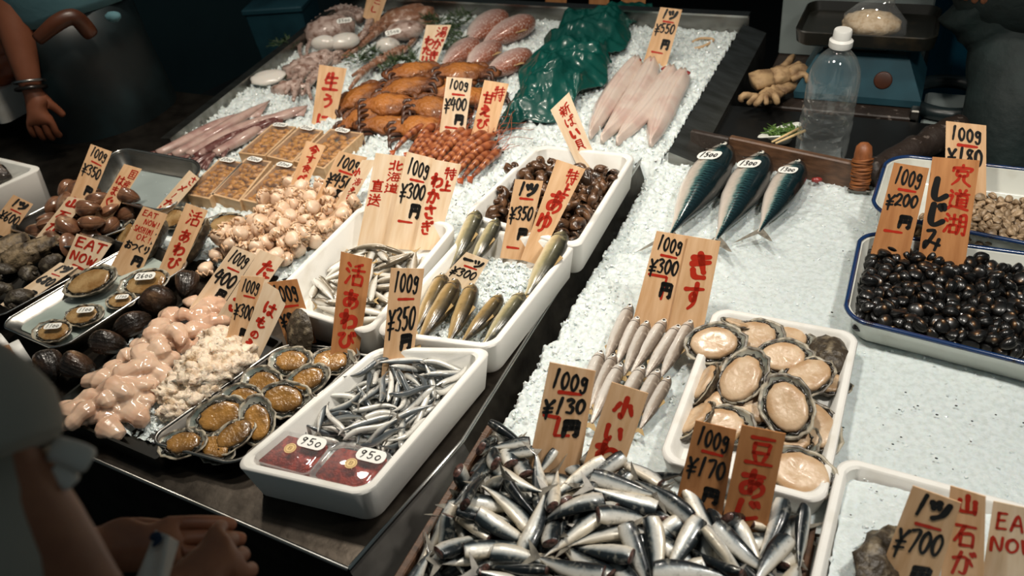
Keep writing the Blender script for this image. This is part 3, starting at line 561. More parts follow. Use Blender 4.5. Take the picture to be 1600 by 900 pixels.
# ---------------------------------------------------------------- settled heaps: x, y, z (half mm), quaternion x 99, kind
POSES = {
'sardine': '-388,1288,46,52,63,-39,-40,0 -427,1347,38,45,35,-56,-59,1 -486,1183,39,57,-59,-45,33,2 -838,1356,42,39,32,-57,-63,3 -840,857,37,18,-28,69,-63,0 -774,955,40,58,51,41,46,1 -705,1169,39,60,-71,21,-28,2 -551,899,41,27,23,-70,-60,3 -276,1339,37,31,21,-62,-67,0 -308,1364,38,21,14,-68,-67,1 -485,1331,38,41,42,-61,-52,2 -691,1216,40,33,-32,-67,57,3 -425,921,39,71,-63,-19,20,0 -490,989,36,17,-20,62,-72,1 -562,1045,39,63,-73,11,-19,2 -840,1194,40,3,-8,66,-73,3 -864,1060,37,67,-63,20,-31,0 -551,1082,39,11,19,71,65,1 -597,993,44,44,-53,-64,31,2 -237,1312,40,42,-40,50,-62,3 -611,1333,38,36,44,60,55,0 -473,861,40,2,-17,85,-48,1 -409,1246,71,20,31,65,65,2 -121,1408,43,69,62,-22,-27,3 -478,1161,59,65,-60,38,-22,0 -312,1229,36,67,-61,23,-32,1 -316,981,37,56,46,-47,-49,2 -905,1081,54,62,-72,-28,8,3 -493,816,44,98,0,-7,14,0 -592,1181,36,70,-60,-26,24,1 -718,979,43,38,-50,62,-44,2 -877,1141,41,6,-9,50,-85,3 -217,1046,38,3,1,-66,74,0 -688,1451,39,66,74,-7,-1,1 -360,1456,46,4,-7,-2,-99,2 -187,1153,40,69,-63,19,-27,3 -635,977,38,46,-51,51,-50,0 -301,1014,64,7,-12,75,-63,1 -735,1248,77,18,21,63,-71,2 -757,1148,56,25,-15,64,-69,3 -231,928,42,41,21,27,83,0 -547,1287,94,54,-66,-46,20,1 -514,1367,37,36,28,-59,-65,2 -494,1231,73,15,-27,-75,56,3 -709,1063,37,7,0,-74,65,0 -131,1269,36,72,-66,-14,9,1 -514,1136,57,28,-25,-71,58,2 -141,1373,44,83,34,-24,-35,3 -781,1354,37,40,29,-59,-62,0 -228,1457,47,12,6,-97,12,1 -502,1126,81,68,72,-2,-3,2 -362,1090,40,11,-18,72,-65,3 -791,1052,72,53,-61,42,-38,0 -637,1295,38,62,53,-41,-39,1 -947,1284,42,46,-54,-51,46,2 -423,883,59,74,-61,20,-12,3 -895,1001,51,69,55,14,43,0 -620,824,38,3,-5,-74,-66,1 -201,1282,50,50,-54,-60,29,2 -401,1296,94,72,59,32,13,3 -129,1065,45,74,-66,0,5,0 -555,1121,58,78,48,-23,-31,1 -641,1024,71,67,11,-18,-70,2 -730,838,42,31,32,-67,-58,3 -262,1157,67,47,-31,67,-46,0 -345,1282,82,75,-60,-8,23,1 -718,985,77,55,68,-30,-37,2 -857,1223,72,47,44,-61,-44,3 -387,1007,39,22,-20,62,-71,0 -673,1005,44,41,58,45,53,1 -910,1125,80,38,21,68,58,2 -446,1419,52,42,-83,23,-24,3 -509,1170,88,8,-5,-61,-77,0 -593,1438,74,4,-30,-43,-84,1 -957,1385,67,60,44,-56,-35,2 -955,970,42,53,55,36,52,3 -858,903,37,58,-65,-39,27,0 -480,1328,99,50,-40,38,-65,1 -594,1284,98,73,60,-21,22,2 -161,1003,41,66,73,-11,-2,3 -753,1075,73,50,77,-31,-21,0 -692,1448,66,7,14,-45,-87,1 -556,1045,75,53,-51,51,-42,2 -892,1126,114,49,-85,5,-14,3 -899,1053,86,34,14,48,78,0 -896,1428,46,3,-97,-19,-7,1 -468,1345,66,9,-2,-65,74,2 -594,1291,64,45,47,51,55,3 -140,1215,39,65,74,5,7,0 -812,835,68,70,-69,-12,9,1 -164,949,37,69,59,-29,-28,2 -603,925,70,55,47,43,52,3 -529,1217,95,84,-51,-10,-5,0 -409,1154,60,69,66,-20,-17,1 -199,946,47,46,28,24,79,2 -182,1367,41,75,-40,20,-47,3 -276,1070,65,77,62,-5,-2,0 -316,875,57,73,66,6,-11,1 -629,796,69,4,96,7,22,2 -889,1245,47,27,5,-73,-62,3 -713,887,68,73,63,-11,-18,0 -446,1369,79,80,35,-41,-22,1 -689,1161,72,32,39,-63,-57,2 -921,1280,76,82,-7,17,52,3 -368,1219,87,23,-30,72,-56,0 -130,1258,62,79,-55,-22,11,1 -159,1047,70,55,59,39,43,2 -341,1194,73,61,64,36,26,3 -956,827,37,60,-47,-46,44,0 -437,1061,73,61,76,9,15,1 -646,1214,56,57,64,-45,-19,2 -245,906,63,15,23,71,63,3 -322,1155,39,13,13,51,83,0 -484,955,61,56,61,28,48,1 -814,1246,70,54,56,39,48,2 -399,1032,61,8,-98,-13,-4,3 -156,941,68,62,51,29,50,0 -463,1032,112,11,-17,57,-79,1 -554,1243,112,10,-14,70,68,2 -337,963,80,31,43,-38,-75,3 -110,1428,67,31,11,-86,-36,0 -780,865,36,35,-36,55,-65,1 -801,1142,92,57,63,33,40,2 -907,908,70,71,-60,19,-29,3 -863,1069,116,23,-49,49,-67,0 -964,1253,105,46,57,-57,35,1 -834,1207,122,23,4,-62,-74,2 -216,1041,100,19,-16,63,-72,3 -761,940,79,81,-54,-1,-18,0 -851,1411,37,11,-18,72,-65,1 -565,938,99,44,-48,-60,44,2 -724,1187,86,19,-46,71,-48,3 -798,1174,68,76,57,22,16,0 -745,1343,52,38,-17,-62,65,1 -863,977,52,41,-23,62,-62,2 -519,1403,55,1,-21,82,51,3 -322,1116,91,50,-32,-55,57,0 -354,1421,58,43,-89,7,8,1 -249,873,86,57,-75,-31,2,2 -712,793,82,6,2,69,71,3 -676,1298,52,27,-64,-62,34,0 -518,1142,116,61,68,-24,-29,1 -504,1011,89,32,-55,63,-42,2 -116,908,75,17,-24,6,-94,3 -167,985,127,67,-25,-41,56,0 -353,1390,77,74,-63,16,-9,1 -640,1252,106,66,15,41,60,2 -648,1413,76,7,13,49,85,3 -101,1097,82,83,-26,-7,46,0 -466,1455,91,8,26,-4,-95,1 -664,868,96,11,4,-61,77,2 -174,981,95,45,-33,65,-50,3 -54,1019,60,65,-4,16,-72,0 -95,1153,52,43,-29,-67,52,1 -739,1071,102,33,26,-63,-64,2 -606,1251,129,59,38,30,62,3 -958,1072,99,50,-56,-63,13,0 -211,999,99,32,5,-27,-90,1 -111,1383,77,36,8,-59,-70,2 -786,1262,101,60,75,22,9,3 -190,1260,71,68,-63,-32,14,0 -480,1276,142,37,-2,-61,-68,1 -178,1178,73,45,-38,47,-65,2 -215,1172,88,40,-64,20,-60,3 -416,1118,109,28,-32,-75,49,0 -649,1129,90,33,-6,-62,69,1 -593,1042,100,2,1,-66,74,2 -279,1152,101,42,-60,34,-58,3 -135,1122,101,31,22,-78,-48,0 -695,823,94,92,36,-3,2,1 -325,851,87,6,1,79,-60,2 -254,1250,82,59,-21,-46,61,3 -117,1457,70,5,-25,7,-95,0 -362,926,111,35,33,-59,-63,1 -364,1358,105,18,-13,-40,88,2 -414,958,79,71,-59,-36,8,3 -909,966,81,90,-23,6,-34,0 -729,1326,75,61,-67,-31,24,1 -255,1101,84,40,22,-68,-55,2 -903,920,104,79,-41,-2,-43,3 -816,1420,72,20,-19,72,-62,0 -961,1412,99,62,-40,-15,-64,1 -241,930,114,70,-56,-39,12,2 -183,1260,105,91,-14,1,-35,3 -790,955,104,46,-3,7,-87,0 -765,1347,92,67,-71,-11,-13,1 -437,825,103,10,-5,98,4,2 -228,1073,125,74,27,-46,-37,3 -404,910,87,1,10,60,78,0 -511,1064,119,5,-3,-93,33,1 -532,1409,82,77,59,-14,11,2 -512,1325,145,61,78,7,-3,3 -887,1199,104,12,14,-77,-59,0 -656,1214,90,54,-67,28,-40,1 -349,1427,88,13,-8,-84,-49,2 -75,1044,79,30,51,-77,-20,3 -621,1339,109,46,-85,-17,10,0 -664,861,127,37,-80,34,-29,1 -763,1228,140,22,15,-10,95,2 -175,1205,106,0,-32,-92,-16,3 -403,1245,107,47,73,30,36,0 -498,896,75,11,-18,-71,65,1 -831,1044,105,63,-66,-22,31,2 -213,1450,121,11,38,-11,-90,3 -757,843,103,13,-1,-83,-52,0 -789,1360,110,21,-66,-66,26,1 -142,1148,117,13,-74,21,-61,2 -886,831,79,11,-1,71,68,3 -158,1287,113,32,-30,-77,45,0 -73,1203,66,28,53,42,67,1 -435,996,103,87,-32,-13,31,2 -346,960,138,35,27,59,66,3 -829,1152,134,3,-17,51,-83,0 -802,1201,141,54,-81,20,-2,1 -701,1034,107,37,-57,59,-42,2 -306,959,112,32,-47,73,-35,3 -596,1172,143,50,-70,-42,23,0 -860,755,75,93,-20,-28,8,1 -595,1089,102,0,-1,-91,38,2 -539,925,125,43,46,39,66,3 -310,1234,100,56,-38,-49,53,0 -377,892,142,45,-87,8,-12,1 -470,1373,123,17,6,32,92,2 -385,1155,114,22,39,55,69,3 -472,1144,135,71,-59,16,-31,0 -684,1299,91,60,56,-55,6,1 -262,1138,149,22,-18,48,-82,2 -301,1354,131,14,36,77,48,3 -912,1380,83,19,-58,-70,35,0 -524,1194,142,54,-78,-24,13,1 -690,989,136,66,71,17,-11,2 -73,903,99,70,40,-35,46,3 -459,940,128,20,45,60,61,0 -750,1396,119,53,61,-56,-8,1 -627,1238,156,62,70,14,28,2 -694,1392,105,86,-47,-14,7,3 -56,955,97,12,-68,-66,-24,0 -706,1027,140,94,29,-4,11,1 -615,970,132,64,-49,-42,38,2 -142,922,118,21,-89,-15,35,3 -498,1035,147,21,8,-93,-24,0 -935,916,120,65,33,-27,-61,1 -757,910,108,8,-29,83,45,2 -928,1240,125,67,-34,-21,61,3 -262,1217,107,50,-35,-64,45,0 -522,1447,124,48,-85,9,-10,1 -97,1097,124,3,46,-74,47,2 -62,1376,78,43,45,-69,-35,3 -284,1397,100,83,29,-23,-39,0 -769,1130,132,18,17,-79,54,1 -237,1322,71,59,19,35,69,2 -328,1144,130,51,78,22,25,3 -895,769,52,88,-40,-21,10,0 -564,877,116,79,-43,3,-41,1 -210,1401,104,45,-39,-1,-79,2 -834,975,100,81,47,-23,21,3 -327,1019,129,48,31,55,59,0 -363,1388,121,5,-29,-65,-69,1 -281,856,126,5,98,8,11,2 -751,1309,136,63,58,-27,-43,3 -412,1157,156,25,36,49,74,0 -110,1026,109,45,-74,-36,31,1 -789,902,133,87,15,11,43,2 -901,1219,162,64,-33,6,-67,3 -433,966,120,31,78,8,52,0 -278,1159,167,14,5,-55,-81,1 -858,1244,148,49,12,84,-12,2 -381,1234,134,73,-65,11,-9,3 -95,1192,124,3,75,62,18,0 -717,840,130,38,-32,72,-47,1 -402,1058,141,14,-32,85,-38,2 -959,975,96,14,72,-62,-24,3 -206,1176,128,78,59,-13,6,0 -125,1380,120,61,43,30,58,1 -378,1185,156,40,-42,-70,40,2 -921,1035,102,41,56,12,69,3 -588,1395,110,22,-86,-37,25,0 -92,1383,99,59,-52,-30,52,1 -57,1222,108,62,-5,-13,-76,2 -926,1368,118,71,-43,-8,-53,3 -771,1082,124,28,13,-68,-65,0 -410,1362,149,90,-37,9,-15,1 -847,1383,107,62,-60,17,-44,2 -225,909,135,17,-14,92,-30,3 -602,872,102,28,-15,-38,86,0 -814,1284,136,1,17,79,-57,1 -565,1069,161,80,-58,-5,-5,2 -867,1338,92,49,65,-44,-35,3 -327,1044,157,56,-62,36,-39,0 -888,1436,123,14,14,-26,93,1 -592,915,129,46,-70,14,-52,2 -653,1353,133,33,81,40,24,3 -206,1239,149,11,-30,-87,-34,0 -675,1404,150,72,59,-7,34,1 -684,1071,132,0,-10,80,-58,2 -249,1217,150,96,13,-14,-17,3 -666,1201,119,58,-55,18,-56,0 -680,1438,138,3,5,88,-45,1 -776,1417,152,71,-68,-1,-7,2 -841,1454,108,92,7,-37,-1,3 -457,854,103,4,-52,-3,-84,0 -112,1279,137,64,-46,-30,52,1 -246,1097,157,79,55,8,22,2 -516,854,88,44,77,19,40,3 -273,1419,124,39,2,-76,49,0 -703,1180,145,52,-50,53,-42,1 -54,1377,118,65,-13,-19,71,2 -912,752,81,72,55,-21,35,3 -509,1147,150,67,70,-17,11,0 -444,873,152,97,-13,1,-14,1 -273,974,139,40,-63,-54,37,2 -381,1448,131,95,-26,4,0,3 -55,1247,138,1,66,-65,34,0 -695,1288,152,38,71,-58,-8,1 -181,1278,140,10,20,55,79,2 -828,1387,142,24,-57,41,-65,3 -319,1222,159,49,59,43,45,0 -910,1409,113,60,-66,17,-38,1 -549,1118,134,66,-71,8,-20,2 -519,1365,148,2,0,48,87,3 -425,935,138,16,27,-77,54,0 -287,926,165,67,69,16,18,1 -364,1036,161,48,-10,-46,73,2 -81,1056,143,8,76,59,20,3 -615,868,135,57,71,-31,-24,0 -919,791,82,78,-46,-39,7,1 -602,939,154,77,-60,-14,-1,2 -628,1369,172,48,-17,40,-75,3 -223,1415,140,96,-15,-12,16,0 -757,771,143,5,-9,-12,-98,1',
'sandlance': '-1315,1550,47,31,82,-44,-14,0 -1492,1566,58,32,45,43,70,1 -1285,1357,47,86,8,-8,-48,2 -1503,1333,46,0,-96,-24,-2,3 -1382,1541,44,68,-54,28,-38,0 -1494,1363,47,50,-83,-16,9,1 -1418,1499,47,12,92,-34,-1,2 -1407,1372,49,41,-21,27,-83,3 -1251,1348,53,85,-5,-8,-50,0 -1450,1484,54,71,-66,11,-15,1 -1253,1672,51,55,82,5,5,2 -1470,1445,46,0,98,-13,1,3 -1524,1284,44,77,-60,-13,14,0 -1335,1477,61,11,10,-2,98,1 -1249,1552,48,73,27,19,59,2 -1335,1453,63,13,12,24,94,3 -1411,1295,49,61,78,1,-3,0 -1486,1423,46,97,2,-2,-19,1 -1452,1569,47,36,9,15,91,2 -1324,1370,49,77,-30,10,-53,3 -1239,1391,46,2,64,75,5,0 -1205,1488,46,64,1,0,75,1 -1229,1493,52,64,-7,-15,74,2 -1357,1314,54,97,6,7,-18,3 -1237,1624,56,54,-75,-31,19,0 -1328,1604,61,39,-1,-10,-91,1 -1373,1622,56,15,17,-84,-47,2 -1569,1400,50,58,-52,-47,39,3 -1443,1460,58,12,18,96,13,0 -1498,1300,86,87,43,15,9,1 -1342,1417,63,95,-10,-7,-24,2 -1266,1356,75,16,68,-69,8,3 -1246,1440,67,67,-63,-27,23,0 -1330,1338,62,24,39,86,16,1 -1346,1372,88,6,-13,92,34,2 -1338,1347,85,22,94,17,9,3 -1354,1394,66,71,-64,14,-21,0 -1509,1315,62,64,-72,-21,7,1 -1280,1479,71,67,1,-8,-72,2 -1507,1499,64,36,79,41,22,3 -1423,1412,73,18,1,53,82,0 -1386,1640,46,18,-1,-2,-97,1 -1377,1518,69,18,-1,0,-97,2 -1551,1383,71,29,82,46,10,3 -1256,1460,87,55,60,37,41,0 -1302,1491,79,5,-71,-66,17,1 -1196,1577,56,3,66,-73,14,2 -1541,1531,77,43,45,-47,-61,3 -1464,1375,72,66,-67,14,-28,0 -1277,1613,52,29,20,-75,-55,1 -1407,1558,69,82,-30,-3,46,2 -1369,1528,91,49,-5,-10,-86,3 -1516,1495,85,43,-30,61,-58,0 -1476,1500,72,29,-32,67,-58,1 -1529,1553,50,72,23,19,62,2 -1238,1336,81,81,22,41,32,3 -1441,1481,84,9,31,-82,-45,0 -1473,1411,82,42,-84,29,-6,1 -1416,1440,92,23,4,-43,86,2 -1425,1306,90,43,-88,-2,10,3 -1262,1529,83,19,0,-57,79,0 -1444,1602,72,56,74,25,25,1 -1448,1547,114,13,79,-56,17,2 -1470,1530,91,19,-84,-46,17,3 -1280,1577,78,68,69,17,2,0 -1293,1648,76,27,-93,-18,4,1 -1515,1277,68,11,98,-5,5,2 -1480,1620,106,44,80,33,-19,3 -1417,1479,114,43,62,59,24,0 -1399,1347,97,37,23,40,79,1 -1558,1355,51,50,-70,-32,38,2 -1435,1534,95,18,84,49,1,3 -1556,1326,66,34,33,-76,-42,0 -1276,1631,90,15,11,-10,97,1 -1214,1367,116,1,80,57,-12,2 -1498,1598,92,4,87,33,-34,3 -1407,1588,112,76,53,-14,-33,0 -1468,1520,118,41,-4,16,88,1 -1285,1569,100,92,-3,-6,-35,2 -1209,1612,85,7,68,-72,5,3 -1546,1404,96,41,-18,45,-76,0 -1531,1471,114,33,-69,-53,33,1 -1363,1631,94,10,38,-82,39,2 -1519,1356,87,94,26,3,19,3 -1383,1524,117,22,83,-48,-10,0 -1341,1465,92,35,52,50,58,1 -1569,1335,105,61,21,0,75,2 -1253,1670,103,17,19,-95,12,3 -1230,1469,88,60,-58,-38,38,0 -1465,1594,110,32,-9,-27,-89,1 -1340,1581,104,29,5,61,72,2 -1481,1554,137,83,26,19,44,3 -1268,1589,98,55,69,-26,-35,0 -1364,1380,113,47,-79,-29,23,1 -1312,1478,105,4,60,75,-23,2 -1188,1604,73,35,-57,40,-61,3 -1555,1474,97,11,-63,76,-7,0 -1225,1640,105,7,-35,77,-52,1 -1228,1435,104,13,-75,-63,-10,2 -1392,1497,126,70,-46,21,-49,3 -1246,1368,102,41,-74,44,-26,0 -1490,1401,106,53,77,7,31,1 -1323,1536,113,25,5,-17,94,2 -1314,1329,102,39,-22,82,-32,3 -1359,1351,121,58,71,29,21,0 -1503,1422,116,44,-83,-8,30,1 -1206,1426,82,65,-29,-31,61,2 -1206,1608,113,47,-67,-46,32,3 -1251,1418,125,33,-24,64,-64,0 -1455,1349,105,6,18,-34,-91,1 -1368,1420,112,11,21,-95,-16,2 -1288,1321,109,31,8,11,-93,3 -1532,1342,110,40,38,51,65,0 -1404,1278,69,71,-68,-11,-5,1 -1476,1331,117,10,-94,30,-3,2 -1348,1330,115,1,40,-90,-6,3 -1392,1627,126,60,73,27,10,0 -1191,1578,110,58,32,-61,-40,1 -1259,1478,116,62,-58,-40,31,2 -1284,1515,127,27,-3,7,-95,3',
'smelt': '-1675,2018,49,35,42,63,54,0 -1952,2081,50,59,-47,-46,45,1 -1832,1901,50,20,-23,72,-61,2 -1869,2167,47,51,-59,-47,39,0 -1800,1835,48,1,2,64,75,1 -1830,2016,50,32,-39,64,-56,2 -1664,1876,50,57,48,-42,-50,0 -1613,1992,55,5,70,69,6,1 -1826,1832,74,11,98,-1,0,2 -1866,2066,52,42,48,-53,-53,0 -1699,1939,48,44,-50,-56,47,1 -1655,2166,51,40,-45,-61,50,2 -1934,1971,56,52,82,5,16,0 -1692,1951,74,11,-14,-65,72,1 -1644,2035,56,73,-16,6,-64,2 -1912,2161,47,50,-42,-49,56,0 -1630,1854,51,78,12,-10,-59,1 -1939,1912,59,66,-70,10,-20,2 -1701,2119,69,60,71,-28,-18,0 -1782,2166,49,43,-41,50,-62,1 -1743,2057,47,50,54,47,46,2 -1798,2012,47,34,-41,63,-55,0 -1793,1935,71,60,-79,2,-4,1 -1733,1925,50,46,-55,52,-45,2 -1889,2167,69,44,-38,-52,61,0 -1943,2055,71,32,-30,74,-49,1 -1706,2175,46,64,55,-35,-38,2 -1699,2026,72,14,-7,68,-70,0 -1839,1910,73,67,72,-5,-6,1 -1830,2159,46,53,45,-48,-52,2 -1721,1871,74,63,-77,-1,-2,0 -1858,1856,74,2,-5,-36,-92,1 -1773,2075,73,8,-5,73,-66,2 -1876,1958,96,60,52,-39,-44,0 -1841,2027,72,12,6,-66,-73,1 -1930,1945,64,14,20,37,89,2 -1788,2195,69,71,61,21,24,0 -1930,1914,91,13,21,80,53,1 -1825,1955,93,10,41,-71,55,2 -1966,2168,47,44,-39,52,-61,0 -1692,1822,69,14,-3,87,-45,1 -1675,2169,72,65,-54,33,-39,2 -2002,2165,53,74,12,10,64,0 -1918,2028,62,50,77,23,30,1 -1806,2033,90,60,54,-37,-44,2 -1845,2199,77,57,-72,15,-34,0 -1973,2124,73,34,37,-59,-61,1 -1959,2086,75,35,79,39,27,2 -1782,2157,77,72,58,16,33,0 -1789,1875,93,12,-20,70,-66,1 -1981,1917,78,40,-74,36,-37,2 -1689,2070,90,20,-12,75,-61,0 -1617,2153,54,12,72,66,11,1 -1921,2210,90,77,61,-2,11,2 -1820,2245,67,2,9,-29,94,0 -1747,1979,93,63,55,-39,-36,1',
